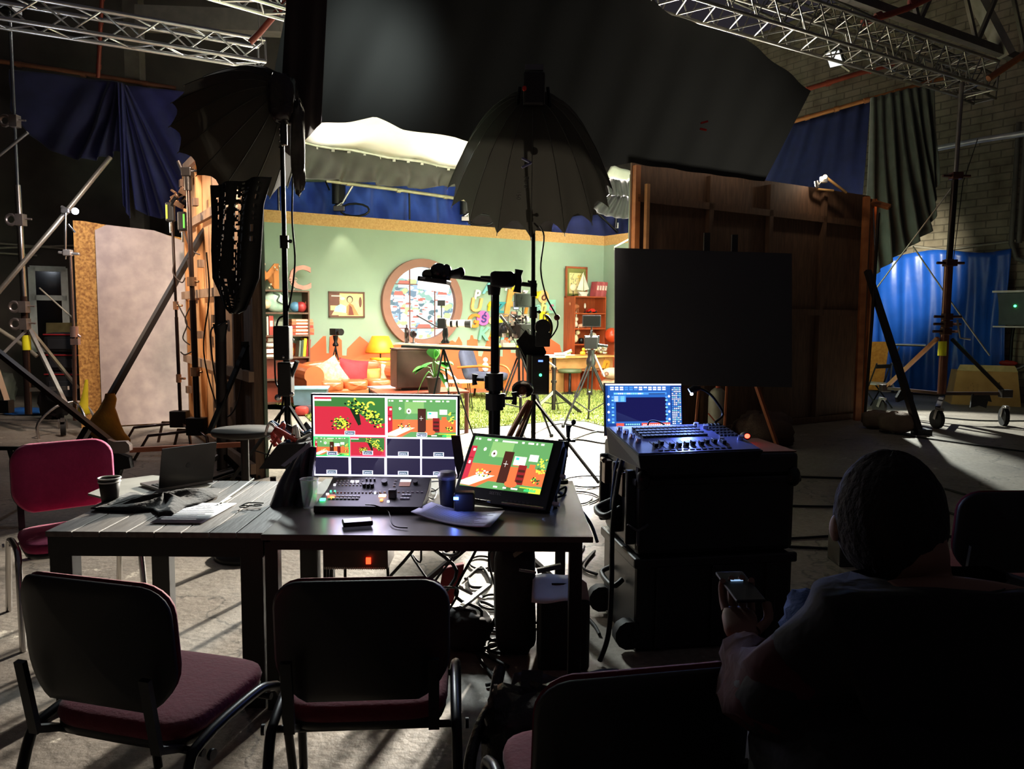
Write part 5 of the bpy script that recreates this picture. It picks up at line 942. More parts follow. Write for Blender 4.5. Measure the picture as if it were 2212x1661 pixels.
def blob_loft(secs, Y, dp, n=14):
    """secs: (left px, right px, y px); a soft bag lofted through them"""
    rows = []
    for a, b, y in secs: p, q_ = at(a, y, Y), at(b, y, Y); rows.append(((p.x+q_.x)/2, (q_.x-p.x)/2, (p.z+q_.z)/2))
    mb = MB(); mb.sheet(lambda u, v: V((lambda r: (r[0]+r[1]*cos(2*pi*u)*(1+.06*sin(6*pi*u+4*v)), Y+dp*min(1, r[1]/.12)*sin(2*pi*u), r[2]))(rows[round(v*(len(rows)-1))])), n, len(rows)-1)
    return mb
part('bag', blob_loft([(228, 246, 850), (226, 250, 862), (215, 246, 882), (205, 250, 895), (192, 258, 915), (198, 268, 935), (208, 282, 950), (220, 280, 962), (240, 262, 966)], 8.6, .14), YB_, t)
TL('sandbag', blob_loft([(184, 190, 820), (178, 190, 850), (170, 190, 880), (168, 195, 892), (175, 190, 896)], 9.9, .1), mat('#d6c41c', .7), 'bright yellow bag behind the corner of the beige flat', 'sandbag')
# wheeled base with a black counterweight cloth, behind the wooden table
WB = 6.3; P = at(225, 1000, WB); t = thing('rolling_base', 'dark steel rolling stand base hung with black cloth, behind the pink chair', 'stand base', V((P.x, WB, 0)))
part('bar', MB().bar(at(-30, 968, WB), at(250, 970, WB), .03, .03), BLKM, t); part('bar', MB().bar(at(280, 972, WB), at(520, 960, WB+.3), .04, .04), mat('#8a4f3a', .35, .7), t)
part('strut', MB().bar(at(-20, 748, WB+.2), at(240, 955, WB-.1), .05, .04), mat('#3a2a26', .4, .6), t); part('strut', MB().bar(at(190, 925, WB), at(152, 990, WB-.2), .06, .04), mat('#2b2020', .4, .5), t)
part('bracket', MB().prism(PF([(236, 948), (250, 953), (275, 952), (283, 960), (284, 972), (272, 978), (250, 978), (238, 970)], WB-.12), .05, FMy(WB-.1)), mat('#8d7f7c', .35, .7), t)
part('black_cloth', MB().prism(PF([(160, 966), (236, 966), (286, 985), (290, 1008), (268, 1012), (262, 1030), (250, 1024), (236, 1035), (212, 1034), (206, 1022), (190, 1024), (180, 1026), (172, 1012), (160, 1014), (166, 1004)], WB), .06, FMy(WB)), BLKC, t)
q = at(266, 1030, WB); caster(t, V((q.x, WB, .1)), .1, 1.2); q = at(50, 1000, WB); part('hub_foot', MB().cyl((q.x, WB, 0), at(20, 968, WB), .02), BLKM, t)
# equipment bags stacked by the left wall, board behind
q = fl(150, 868); 
for i, (yb, yt, w_, lb) in enumerate(((868, 800, .62, 'bottom'), (800, 762, .55, 'middle'), (762, 718, .6, 'top'))):
    zb_ = at(150, yb, 11.4).z; zt_ = at(150, yt, 11.4).z; P = V((at(152, 800, 11.4).x, 11.4, max(zb_, 0.0))); t = thing('equipment_bag', lb+' black equipment bag with red piping in the stack by the left wall', 'bag', P)
    part('body', MB(TR(P)).sack((0, 0, (zt_-P.z)/2), w_/2, .2, (zt_-P.z)/2, .35, 20, 12, .02), mat('#1c1c20', .7), t); mb = MB(TR(P)); mb.tube([(x, -.2, (zt_-P.z)*.9) for x in (-w_/2+.04, w_/2-.04)], .012, 6); part('red_piping', mb, mat('#a02028', .6), t)
    part('front_pocket', MB(TR(P)).box((-.02, -.2, (zt_-P.z)*.45), (w_*.6, .03, (zt_-P.z)*.5)), mat('#2a2c31', .6), t, bev=.01)
TL('plywood_board', MB().prism(PF([(102, 697), (185, 697), (185, 800), (102, 760)], 12.4), .03, FMy(12.4)), mat('#b8a06c', .7, col2='#9c8454'), 'pale plywood board leaning behind the equipment bags', 'board')
for i, (P, sc_, m, lb) in enumerate(((fl(60, 895), (.35, .2, .05), '#2f6fc4', 'crumpled blue plastic sheet on the floor at the far left'), (fl(-10, 880), (.3, .25, .3), '#5d5f58', 'grey covered bundle on the floor at the left edge'), (fl(118, 905), (.2, .15, .25), '#241d20', 'dark cloth bundle at the foot of the left tower stand'))):
    TL(('plastic_sheet', 'bundle', 'cloth_bundle')[i], MB(TR(P)).sack((0, 0, sc_[2]), *sc_, .8, 20, 12, .15), mat(m, .5), lb, ('sheet', 'bundle', 'bundle')[i])
# ================= right side grip gear =================
sy = 12.1; q = at(2036, 870, sy); b6 = V((q.x, sy, 0)); t = thing('crank_stand', 'tall wheeled crank stand supporting the right truss', 'light stand', b6)
part('tube', MB().cyl(at(2034, 850, sy), at(2050, 560, sy), .065), mat('#7a4f42', .3, .7), t); part('tube', MB().cyl(at(2050, 570, sy), at(2064, 375, sy), .048), mat('#2a2220', .3, .7), t); part('tube', MB().cyl(at(2064, 385, sy), at(2078, 178, sy), .034), mat('#8b8480', .3, .8), t)
for x, y, s_ in ((2065, 380, .16), (2052, 568, .17), (2045, 700, .12), (2043, 716, .12), (2046, 684, .12)): P = at(x, y, sy-.05); part('collar', MB(TR(P)).box((0, 0, 0), (s_, .14, .1)).cyl((-.2, 0, 0), (.22, 0, 0), .022), mat('#5b3a30', .35, .7), t, bev=.01)
part('yellow_tape', MB().cyl(at(2037, 737, sy), at(2036, 768, sy), .07), YEL, t)
for (a, b_, c_, r_, yw, fy) in (((2026, 730), (1912, 838), (1905, 885), .13, .4, 12.9), ((2056, 732), (2172, 850), (2172, 895), .14, -.2, 11.6)):
    part('leg', MB().bar(at(*a, sy), at(*b_, fy), .06, .05), mat('#a5714e' if a[0] < 2040 else '#241e1c', .35, .6), t); part('lower_bar', MB().bar(at(2034, 850, sy), at(*b_, fy), .05, .05), mat('#4a3a34', .35, .6), t); q = at(*c_, fy); part('corner_block', MB().box(at(*b_, fy), (.16, .12, .12)), mat('#3c3432', .4, .5), t, bev=.01); caster(t, V((q.x, fy, r_)), r_, yw)
q = at(2025, 900, 11.3); part('leg', MB().bar(at(2034, 860, sy), V((q.x, 11.3, .3)), .07, .06), mat('#2c2422', .35, .6), t); caster(t, V((q.x, 11.25, .14)), .14, .1)
part('hanging_cloth', MB().prism(PF([(2098, 850), (2135, 851), (2140, 868), (2132, 866), (2128, 881), (2112, 876), (2094, 880)], 11.85), .03, FMy(11.85)), BLKC, t)
part('crank_handle', MB().tube([at(2068, 690, sy-.1), at(2074, 730, sy-.1), at(2096, 733, sy-.1)], .015, 6), STL, t)
duct('guy_wire', [at(1972, 532, 13), at(2060, 660, 12.5), at(2138, 768, 12)], .012, mat('#9a938a', .5), 'thin guy wire slanting behind the crank stand', 'wire'); duct('guy_wire', [at(2058, 575, 12.2), at(2080, 395, 12.2), at(2112, 300, 12.4)], .006, BLKM, 'thin dark wire beside the upper crank stand', 'wire'); duct('strut', [at(2060, 400, 12.2), at(1880, 640, 13.2)], .012, STL, 'thin steel strut behind the swept black drape', 'strut')
t = thing('brace_pole', 'thick dark brace pole standing against the right flat by the sandbag', 'brace', fl(1990, 938)); part('pole', MB().bar(at(1874, 585, 11.9), fl(1986, 935, .03), .09, .07), mat('#241c1a', .6), t); part('foot_plate', MB(TR(fl(1990, 938))).box((0, 0, .04), (.2, .2, .08)), BLK, t); part('cloth_wrap', MB().prism(PF([(1942, 842), (1967, 846), (1969, 862), (1955, 860), (1935, 868), (1933, 858)], 11.2), .06, FMy(11.2)), BLKC, t)
duct('stand_tube', [at(1898, 460, 11.7), at(1884, 690, 11.6), at(1868, 905, 11.5)], .022, mat('#3a2e2a', .35, .6), 'slim dark stand tube beside the right flat', 'tube'); duct('stand_tube', [at(1892, 585, 12.2), at(1886, 450, 12.2)], .012, CHR, 'thin bright tube behind the slim stand tube', 'tube')
for i, (P, s_) in enumerate(((fl(1935, 935), (.24, .17, .15)), (fl(1895, 925), (.22, .16, .13)))): TL('sandbag', MB(TR(P)).sack((0, 0, s_[2]), *s_, .75, 18, 12, .08), mat('#7a6252', .8, bump=.2), ('brown sandbag against the foot of the right brace pole', 'brown sandbag lying behind the first one by the right flat')[i], 'sandbag')
TL('osb_board', MB().prism(PF([(1858, 738), (1920, 738), (1905, 842), (1855, 842)], 14.5), .03, FMy(14.5)), mat('#d08f3c', .8, col2='#b87428', scale=20), 'orange board leaning upright behind the folding chair', 'board')
P = fl(1888, 880); t = thing('folding_chair', 'black folding chair with a pale seat standing by the orange board', 'chair', P); M = TR(P) @ RZ(.5)
for x in (-.2, .2): part('leg', MB(M).tube([(x, .22, .0), (x, -.02, .42), (x, -.16, .82)], .013, 6), BLKM, t); part('leg', MB(M).tube([(x*.9, -.24, 0), (x*.9, .16, .44)], .013, 6), BLKM, t)
part('backrest', MB(M).box((0, -.15, .76), (.38, .02, .07)), BLK, t); part('seat', MB(M).box((0, .03, .44), (.38, .38, .025)), mat('#cfccc8', .4), t)
duct('low_rail', [at(1925, 744, 16.2), at(2000, 746, 15.9)], .03, ALU, 'pale low rail in front of the blue tarpaulin', 'rail'); duct('hose', [at(1942, 750, 15.5), at(1926, 790, 15), at(1924, 820, 14.7), at(1934, 845, 14.5)], .018, mat('#8b8f94', .5), 'grey hose hanging down below the low rail', 'hose')
mb = MB().bar(fl(1930, 842, .04), fl(2110, 856, .04), .12, .05); TL('floor_batten', mb, mat('#c9a46c', .7), 'pale timber batten lying on the floor under the tarpaulin', 'batten')
P = fl(2120, 872); t = thing('cardboard_box', 'large open cardboard box standing below the brick wall', 'box', P); M = TR(P) @ RZ(-.35); CB = mat('#c0955a', .8, col2='#ab8049', scale=3)
part('body', MB(M).box((0, 0, .32), (1.15, .7, .64), taper=.86), CB, t); part('flap', MB(M).prism([(-.5, 0), (.5, 0), (.46, .14), (-.44, .14)], .01, TR(0, -.3, .64) @ RX(.9)), mat('#d8bd80', .8), t)
mb = MB(M); 
for i in range(8): mb.box((-.25+RN.uniform(-.06, .06), -.358+.0*i, .2+.03*i), (.004, .003, .03)); mb.box((-.15, -.352, .18+.03*i), (.02, .003, .004))
mb.box((.2, -.345, .35), (.02, .004, .2)); part('printed_marks', mb, mat('#6a5040', .8), t)
EP = on(2192, 668, HR-A*.1, A); t = thing('electrical_panel', 'grey electrical panel with a green light on the brick wall', 'electrical panel', EP); FE = frame(EP, N, Z)
part('cabinet', MB(FE).box((.1, 0, .1), (.75, .62, .2)), mat('#4c5354', .4), t); part('top_shelf', MB(FE).box((.1, .34, .12), (.82, .04, .28)), WHT_, t); part('bottom_shelf', MB(FE).box((.1, -.34, .12), (.82, .03, .28)), WHT_, t); part('green_light', MB(FE).ball((.1, .06, .21), .025), mat('#3cf070', em=5), t); part('cables', MB(FE).tube(smooth([(-.1, -.3, .1), (-.16, -.6, .08), (-.14, -1.0, .08)]), .03, 6).tube(smooth([(.05, -.3, .1), (.02, -.6, .08), (.02, -1.0, .08)]), .03, 6), BLKM, t); part('red_base', MB(FE).ball((-.05, -1.05, .06), (.2, .06, .08)), mat('#a82a22', .5), t); part('grey_conduit', MB(FE).tube(smooth([(-.4, -1.1, .06), (0, -1.22, .08), (.4, -1.0, .06)]), .03, 6), STL, t)
P = on(2185, 560, HR-A*.1, A); FE = frame(P, N, Z); TL('wall_conduit', MB(FE).tube([(0, 2.6, .05), (0, .3, .05), (.12, 0, .06), (.4, -.1, .06)], .05, 8).tube([(.14, 2.4, .05), (.14, .3, .05)], .05, 8), mat('#5f5c55', .5), 'pair of grey conduits running down the brick wall', 'conduit')
duct('wall_cable', [on(1935, 527, HR-A*.1, A), on(2040, 540, HR-A*.1, A), on(2195, 520, HR-A*.1, A)], .025, mat('#8f897c', .6), 'sagging grey cable along the brick wall above the tarpaulin', 'cable')
# small lit fittings on top of the right flat
P = at(1775, 388, 11.6); t = thing('practical_lamp', 'small lamp glowing on chrome clamps on top of the right flat', 'lamp', P); part('clamps', MB(TR(P)).box((.03, 0, .0), (.1, .06, .09)).cyl((-.08, 0, -.02), (-.06, 0, -.12), .03).cyl((.02, 0, .02), (-.06, 0, -.1), .018), CHR, t, bev=.01); part('bulb', MB(TR(P)).ball((.02, -.07, .03), .03), mat('#ffd9a0', em=12), t); part('arm', MB().cyl(P+V((.07, 0, .03)), at(1828, 416, 11.7), .02), mat('#c79a62', .3, .6), t); part('lower_arm', MB().cyl(P+V((-.06, 0, -.14)), at(1800, 412, 11.7), .018), mat('#c79a62', .3, .6), t)
light('practical_glow', 'POINT', P+V((.02, -.16, .05)), P, 5, WARM, .03)
mb = MB().box(at(1516, 658/2.48, 9.3), (.1, .03, .03)); TL('red_ribbon', MB().bar(at(1514, 266, 9.9), at(1529, 262, 9.9), .03, .02).bar(at(1512, 278, 9.9), at(1526, 281, 9.9), .03, .02), mat('#c02418', .6), 'small red ribbons pinned on the dark drape', 'ribbon')
# ================= black board on a wooden easel =================
ey = 9.0; t = thing('easel_board', 'large matt black board standing on a timber easel in front of the right flat', 'board', V((at(1510, 900, ey).x, ey, 0)))
part('board', MB(FMy(ey)).prism(PF([(1327, 536), (1708, 548), (1708, 836), (1327, 829)], ey), .04), mat('#2f2d34', .5, var=.03, scale=2), t)
for x in (1527, 1587): part('upright', MB().bar(at(x, 503 if x < 1550 else 507, ey+.12), V((at(x, 800, ey).x, ey+.12, at(x, 830, ey).z)), .07, .04), mat('#2a2522', .5), t)
for a, b_ in (((1632, 828), (1683, 975)), ((1510, 832), (1506, 960)), ((1570, 832), (1572, 940))): p = at(*a, ey+.1); f = fl(b_[0], b_[1]) if a[0] > 1600 else V((at(b_[0], 900, ey+.15).x, ey+.3, 0)); part('leg', MB().bar(p, f, .055 if a[0] > 1600 else .022, .03), mat('#9a5434', .6), t)
P = at(1549, 900, 9.6); P.z = 0; t = thing('gas_cylinder', 'grey gas cylinder standing behind the easel board', 'cylinder', P); r_ = .112; zt_ = at(1549, 838, 9.6).z
part('body', MB(TR(P)).lathe([(0, 0), (r_, .01), (r_, zt_-.12), (r_*.8, zt_-.04), (r_*.4, zt_), (.03, zt_)], 24), mat('#9a9183', .5), t); part('valve', MB(TR(P)).cyl((0, 0, zt_), (0, 0, zt_+.05), .03).cyl((-.07, 0, zt_+.05), (.07, 0, zt_+.05), .02), mat('#b5462a', .4), t)
part('strap', MB().bar(at(1530, 893, 9.45), at(1562, 930, 9.45), .015), mat('#b5482c', .6), t)
TL('dust_sheet', MB(TR(fl(1650, 962))).sack((.0, 0, .2), .36, .25, .22, .8, 24, 14, .14), mat('#5a4238', .9, bump=.3), 'crumpled brown dust sheet heaped behind the flight case', 'sheet')
# ================= the director's tables =================
import numpy as np
def para(c, dist):
    """world frame of a flat four-cornered thing, from how its corners look (TL, TR, BR, BL) and its distance"""
    R4 = [ray(*p) for p in c]; Am = np.array([[-R4[1][i], R4[2][i], -R4[3][i]] for i in range(3)]); bb = np.array([-R4[0][i] for i in range(3)])
    s_ = np.linalg.solve(Am, bb); ks = [1.0, s_[0], s_[1], s_[2]]; P_ = [R4[i]*ks[i] for i in range(4)]; cen = (P_[0]+P_[1]+P_[2]+P_[3])/4; k = dist/cen.y
    P_ = [CAM+p*k for p in P_]; x = P_[1]-P_[0]; y = P_[0]-P_[3]
    y = y - x*(y.dot(x)/x.dot(x)); n = x.cross(y).normalized(); o = cen*k+CAM-x/2-y/2
    return MX(((x.x, y.x, n.x, o.x), (x.y, y.y, n.y, o.y), (x.z, y.z, n.z, o.z), (0, 0, 0, 1)))
def lens(M): return M.col[0].to_3d().length, M.col[1].to_3d().length
SLAT = mat('#6d655e', .58, col2='#574f49', scale=3, stretch=(8, .8, 8), bump=.1, bscale=12); DKT = mat('#191716', .45)
TZ = .735
t = thing('slatted_table', 'dark slatted wooden table carrying the laptop at the left', 'table', (-1.44, 3.57, 0))
for i in range(8): part('slat', MB().box((-1.8005+.109*i, 3.475, TZ-.011), (.104, .96, .022)), SLAT, t, bev=.002)
part('apron', MB().box((-1.42, 3.02, TZ-.062), (.86, .03, .08)).box((-1.42, 3.93, TZ-.062), (.86, .03, .08)).box((-1.84, 3.475, TZ-.062), (.03, .9, .08)).box((-1.0, 3.475, TZ-.062), (.03, .9, .08)), DKT, t)
for x in (-1.805, -1.04):
    for y in (3.045, 3.9): part('leg', MB().box((x, y, .33), (.09, .07, .66)), DKT, t, bev=.003)
t = thing('black_table', 'smooth black table carrying the monitors and the vision mixer', 'table', (-.335, 3.49, 0)); BT = mat('#4c463f', .3, var=.05, scale=2)
part('table_top', MB().box((-.33, 3.49, TZ-.009), (1.31, 1.05, .024)), BT, t, bev=.003)
part('apron', MB().box((-.335, 3.0, TZ-.04), (1.24, .025, .05)).box((-.335, 3.98, TZ-.04), (1.24, .025, .05)).box((.27, 3.49, TZ-.04), (.025, .86, .05)).box((-.94, 3.49, TZ-.04), (.025, .86, .05)), DKT, t)
for x in (-.955, .26):
    for y in (3.02, 3.95): part('leg', MB().box((x, y, .35), (.052, .052, .7)), DKT, t, bev=.003)
# ---- screen pictures ----
SM = [mat(c, em=e*1.15) for c, e in (('#e9e4ff', 1.25), ('#2b2747', .55), ('#b8283a', 1.0), ('#3f7a3c', .8), ('#b8d23a', 1.2), ('#e8d24a', 1.2), ('#1f3a22', .5), ('#7fae68', 1.0), ('#e06a3a', 1.0), ('#4a2318', .7), ('#f4f0e6', 1.3), ('#35c86a', 1.2), ('#ff5070', 1.2), ('#40d8c0', 1.0), ('#3b5a6a', .8), ('#d9e4c2', 1.1), ('#8a1f22', .9), ('#5f9a5a', .9))]
def qd(mb, k, x, y, w_, h, z): mb.k = k; mb.rect(x, y, w_, h, z)
def spot(mb, k, x, y, r, q, z, n=7): mb.k = k; mb.poly([(x+r*RN.uniform(.6, 1.2)*cos(2*pi*i/n), y+r*q*RN.uniform(.6, 1.2)*sin(2*pi*i/n)) for i in range(n)], z=z)
def pic_plant(mb, x, y, w_, h, z, e):
    qd(mb, 2, x, y, w_, h, z); qd(mb, 3, x, y+h*.75, w_, h*.25, z+e); mb.k = 3; mb.poly([(x+w_*.45, y+h*.75), (x+w_, y+h*.2), (x+w_, y+h), (x+w_*.45, y+h)], z=z+e)
    mb.k = 2; mb.poly([(x+w_*.6, y), (x+w_, y), (x+w_, y+h*.32), (x+w_*.75, y+h*.22)], z=z+2*e)
    mb.k = 6; mb.poly([(x+w_*.5, y+h*.7), (x+w_*.62, y+h*.25), (x+w_*.66, y+h*.28), (x+w_*.62, y+h*.75)], z=z+2*e)
    for i in range(210):
        a = RN.random(); cx = x+w_*(.48+.44*a+RN.uniform(-.06, .06)); cy = y+h*(.95-.62*a+RN.uniform(-.14, .14)); 
        if cy < y+h*.97 and cx < x+w_*.97: spot(mb, RN.choice((4, 4, 5, 3, 6, 6, 3)), cx, cy, w_*.02, 1.3, z+e*(3+i*.02))
    for i in range(110): spot(mb, RN.choice((4, 3, 6, 6, 4)), x+w_*(.38+RN.uniform(-.15, .15)*RN.random()**.4), y+h*(.3+RN.uniform(-.18, .18)*RN.random()**.4), w_*.017, 1.3, z+e*(3+i*.02))
    qd(mb, 10, x, y+h*.9, w_*.24, h*.05, z+5*e); qd(mb, 2, x, y+h*.94, w_*.24, h*.06, z+5*e)
    mb.k = 5; mb.add([(x+w_*.8+.06*w_*cos(a)*rr, y+h*.8+.1*h*sin(a)*rr, z+4.9*e) for rr in (.55, 1) for a in [k*.5 for k in range(9)]], [(k, k+1, k+10, k+9) for k in range(8)])
def pic_room(mb, x, y, w_, h, z, e, osd=True):
    q = lambda k, a, b, c, d, i=1: qd(mb, k, x+w_*a, y+h*b, w_*c, h*d, z+e*i)
    q(17, 0, .0, 1, 1, 0); q(7, .25, .62, .28, .3); q(8, 0, .14, 1, .32); q(2, 0, .08, .07, .72, 1.5); q(16, .0, .42, .06, .02, 2); q(16, 0, .55, .06, .02, 2); q(10, .02, .44, .025, .06, 2); q(10, .03, .7, .03, .05, 2)
    q(9, .44, .13, .12, .62, 2); q(10, .58, .5, .15, .17, 2); q(8, .59, .48, .14, .02, 2); q(13, .6, .6, .04, .05, 2.5); q(10, .76, .6, .11, .13, 2); q(16, .66, .13, .1, .38, 2.2)
    for k in range(3): q(9, .67, .17+.1*k, .08, .05, 2.5)
    q(8, .79, .42, .07, .12, 2.5); q(8, .78, .13, .12, .25, 1.5); q(4, .74, .0, .26, .1, 1.2); q(3, .56, .0, .3, .08, 1.6)
    mb.k = 8; mb.poly([(x+w_*.0, y+h*.02), (x+w_*.2, y), (x+w_*.42, y+h*.22), (x+w_*.4, y+h*.27), (x+w_*.05, y+h*.16)], z=z+3*e); mb.k = 15; mb.poly([(x, y+h*.03), (x+w_*.12, y+h*.02), (x+w_*.4, y+h*.25), (x+w_*.2, y+h*.26), (x, y+h*.1)], z=z+3.3*e)
    for i in range(26): spot(mb, RN.choice((10, 4, 6, 5)), x+w_*(.24+RN.uniform(-.08, .1)), y+h*(.27+RN.uniform(-.05, .08)), w_*.012, 1.5, z+e*(4+i*.02))
    mb.k = 8; mb.poly([(x+w_*(.62+.08*cos(a)), y+h*(.13+.07*sin(a))) for a in [k*.7 for k in range(9)]], z=z+3.6*e)
    for i in range(30): spot(mb, RN.choice((4, 5, 3)), x+w_*(.94+RN.uniform(-.05, .05)), y+h*(.5+RN.uniform(-.12, .16)), w_*.014, 1.5, z+e*(4+i*.02))
    for i in range(16): spot(mb, RN.choice((4, 3, 9)), x+w_*(.9+RN.uniform(-.05, .05)), y+h*(.24+RN.uniform(-.05, .05)), w_*.014, 1.5, z+e*(4+i*.02))
    mb.k = 10; mb.poly([(x+w_*(.31+.035*cos(a)), y+h*(.68+.07*sin(a))) for a in [k*2*pi/14 for k in range(14)]], z=z+2*e); mb.k = 9
    for k in range(6): a = k*pi/6; mb.poly([(x+w_*(.31+.032*cos(a)), y+h*(.68+.06*sin(a))), (x+w_*(.31+.004*sin(a)), y+h*(.68-.006*cos(a))), (x+w_*(.31-.032*cos(a)), y+h*(.68-.06*sin(a))), (x+w_*(.31-.004*sin(a)), y+h*(.68+.006*cos(a)))], z=z+2.3*e)
    spot(mb, 10, x+w_*.18, y+h*.75, w_*.02, 2, z+2*e, 9); q(10, .49, .44, .003, .12, 5); q(10, .465, .495, .055, .008, 5)
    if osd:
        for a, b in ((.02, .02), (.055, .03), (.17, .05), (.27, .035), (.62, .03), (.7, .07), (.8, .02), (.86, .04)): q(10, a, .93, b, .035, 5)
        for k in range(11): q(10, .37+.018*k, .925, .013, .035, 5)
        for a, b in ((.42, .05), (.54, .04), (.64, .08)): q(10, a, .03, b, .03, 5)
        for k in range(8): q(11, .8+.018*k, .02, .014, .04+.01*(k % 3), 5)
# ---- multiview monitor ----
Mm = para([(676, 853), (991, 857), (987, 1032), (676, 1028)], 3.72); Wm, Hm = lens(Mm)
t = thing('multiview_monitor', 'large monitor showing ten camera windows on the black table', 'monitor', V((Mm @ V((.5, 0, 0))).xy.to_tuple()+(TZ,)))
part('casing', MB(Mm).box((.5, .5, -.022), (1.02, 1.03, .04)), BLK, t)
sc = MB(Mm); e = .0003; U = lambda x: (x-575)/1555; Vv = lambda y: (1045-y)/875
sc.k = 0; sc.rect(.004, .004, .992, .992, 0)
def cell(x0, y0, x1, y1): return U(x0), Vv(y1), U(x1)-U(x0), Vv(y0)-Vv(y1)
c = cell(597, 190, 1350, 592); pic_plant(sc, *c, e, e); c = cell(1378, 200, 2110, 610); pic_room(sc, *c, e, e)
qd(sc, 11, *[f for f in cell(580, 612, 972, 828)], e*.5); qd(sc, 12, *cell(972, 612, 1355, 828), e*.5)
pic_room(sc, *cell(594, 622, 958, 814), e, e); pic_plant(sc, *cell(980, 622, 1342, 814), e, e)
cells = [cell(1368, 628, 1726, 815), cell(1746, 630, 2104, 818)]+[cell(a, 838, a+360, 1022) for a in (594, 980, 1366, 1744)]
for c in cells: qd(sc, 1, *c, e)
n_ = 0
for (cx, cy) in ((972, 572), (1745, 582), (780, 795), (1163, 785), (1545, 790), (1925, 792), (772, 997), (1160, 998), (1542, 1000), (1922, 1002)):
    qd(sc, 0, U(cx-56), Vv(cy+22), U(112+575)+.0, .05, e*6); qd(sc, 14, U(cx-50), Vv(cy+17), U(100+575), .039, e*7); sc.k = 0
    sc.text(('Preview', 'Program', 'Camera 1', 'Camera 2', 'Camera 3', 'Camera 4', 'Camera 5', 'Camera 6', 'Camera 7', 'Camera 8')[n_], .03, TR(U(cx), Vv(cy), e*8) @ MX.Diagonal((.55, 1, 1, 1)), 0); n_ += 1
part('screen', sc, SM, t, label='lit multiview screen with camera windows')
part('stand_foot', MB().box((Mm @ V((.5, 0, 0))).xy.to_tuple()+(TZ+.012,), (.26, .2, .018)), BLK, t); pfoot = Mm @ V((.5, .2, -.06)); part('stand_neck', MB().bar((pfoot.x, pfoot.y+.02, TZ+.01), pfoot, .07, .03), BLK, t)
mb = MB(Mm).box((.985, .45, .008), (.03, .1, .02)); part('side_clip', MB().prism(PF([(975, 940), (994, 940), (1003, 1000), (990, 1030), (983, 1000)], 3.66), .02, FMy(3.66)), BLK, t)
# ---- field monitor ----
Ms = para([(1020.6, 941), (1187.6, 957), (1173.7, 1069.5), (999.8, 1048.6)], 3.52); Ws, Hs = lens(Ms)
t = thing('field_monitor', 'black field monitor with a glowing picture, tilted back at the right of the black table', 'monitor', (Ms @ V((.5, -.2, 0))))
part('casing', MB(Ms).prism([(-.045, 1.07), (1.115, 1.07), (1.115, -.27), (-.045, -.27)], .035, z0=-.036), BLK, t, bev=.003)
sc = MB(Ms); pic_room(sc, 0, 0, 1, 1, .0006, .0003); part('screen', sc, SM, t, label='lit screen showing the green and orange set')
part('brand_lettering', MB(Ms).text('SEETEC', .075, TR(.47, -.075, .0006) @ MX.Diagonal((.62, 1, 1, 1)), .0), mat('#8e8a88', .5), t); part('size_marking', MB(Ms).text('4K', .04, TR(.02, 1.03, .0006) @ MX.Diagonal((.62, 1, 1, 1)), 0), mat('#8e8a88', .5), t)
mb = MB(Ms)
for k in range(6): mb.rect(.62+.05*k, -.2, .03, .035, .001)
mb.rect(.1, -.16, .06, .01, .001); part('buttons', mb, mat('#3a3638', .4), t)
part('front_bar', MB().cyl((Ms @ V((.0, -.28, .03))), (Ms @ V((.5, -.33, .05))), .006).cyl((Ms @ V((.6, -.27, .02))), (Ms @ V((1.1, -.27, .02))), .005), CHR, t)
pl = Ms @ V((1.16, .5, -.02)); sp_ = part('side_plate', MB(Ms).prism([(1.1, 1.0), (1.15, .98), (1.17, .3), (1.15, -.25), (1.1, -.25)], .03, z0=-.05), BLK, t); part('side_port', MB(Ms).box((1.2, .42, -.02), (.06, .05, .02)).box((1.2, -.1, -.02), (.08, .05, .02)), mat('#c8c4bc', .4), sp_)
part('battery_plate', MB().prism(PF([(1206, 952), (1226, 952), (1226, 985), (1207, 985)], 3.66), .03, FMy(3.66)), BLK, t); pq = Ms @ V((1.12, -.2, -.02)); part('rear_strut', MB().bar(pq, (pq.x+.03, pq.y+.16, TZ+.01), .025, .02).bar(Ms @ V((1.15, .1, -.03)), at(1200, 1118, 3.45), .02), BLK, t); pq = Ms @ V((0, -.2, -.02)); part('rear_strut', MB().bar(pq, (pq.x, pq.y+.16, TZ+.01), .025, .02), BLK, t)
light('monitor_glow', 'AREA', Mm @ V((.5, .5, .03)), fl(990, 1125, TZ), 3.6, (.75, .72, 1), .5, .3)
# arm and mic stand rising behind the field monitor
P = at(1239, 912, 3.9); t = thing('microphone', 'thin dark microphone stand with a round head beside the field monitor', 'microphone', V((at(1238, 970, 3.9).x, 3.9, TZ))); part('head', MB(TR(P)).ball((0, 0, 0), (.013, .013, .015)), RUB, t); part('body', MB().cyl(at(1228, 918, 3.9), at(1227, 945, 3.9), .014, .009).cyl(P, at(1231, 925, 3.9), .004), BLK, t); part('stem', MB().cyl(at(1229, 942, 3.9), at(1215, 1040, 3.9), .006).cyl(at(1215, 1044, 3.9), at(1215, 1036, 3.9), .03).cyl(at(1206, 951, 3.9), at(1243, 953, 3.9), .006).ball(at(1228, 950, 3.9), .012), BLKM, t)
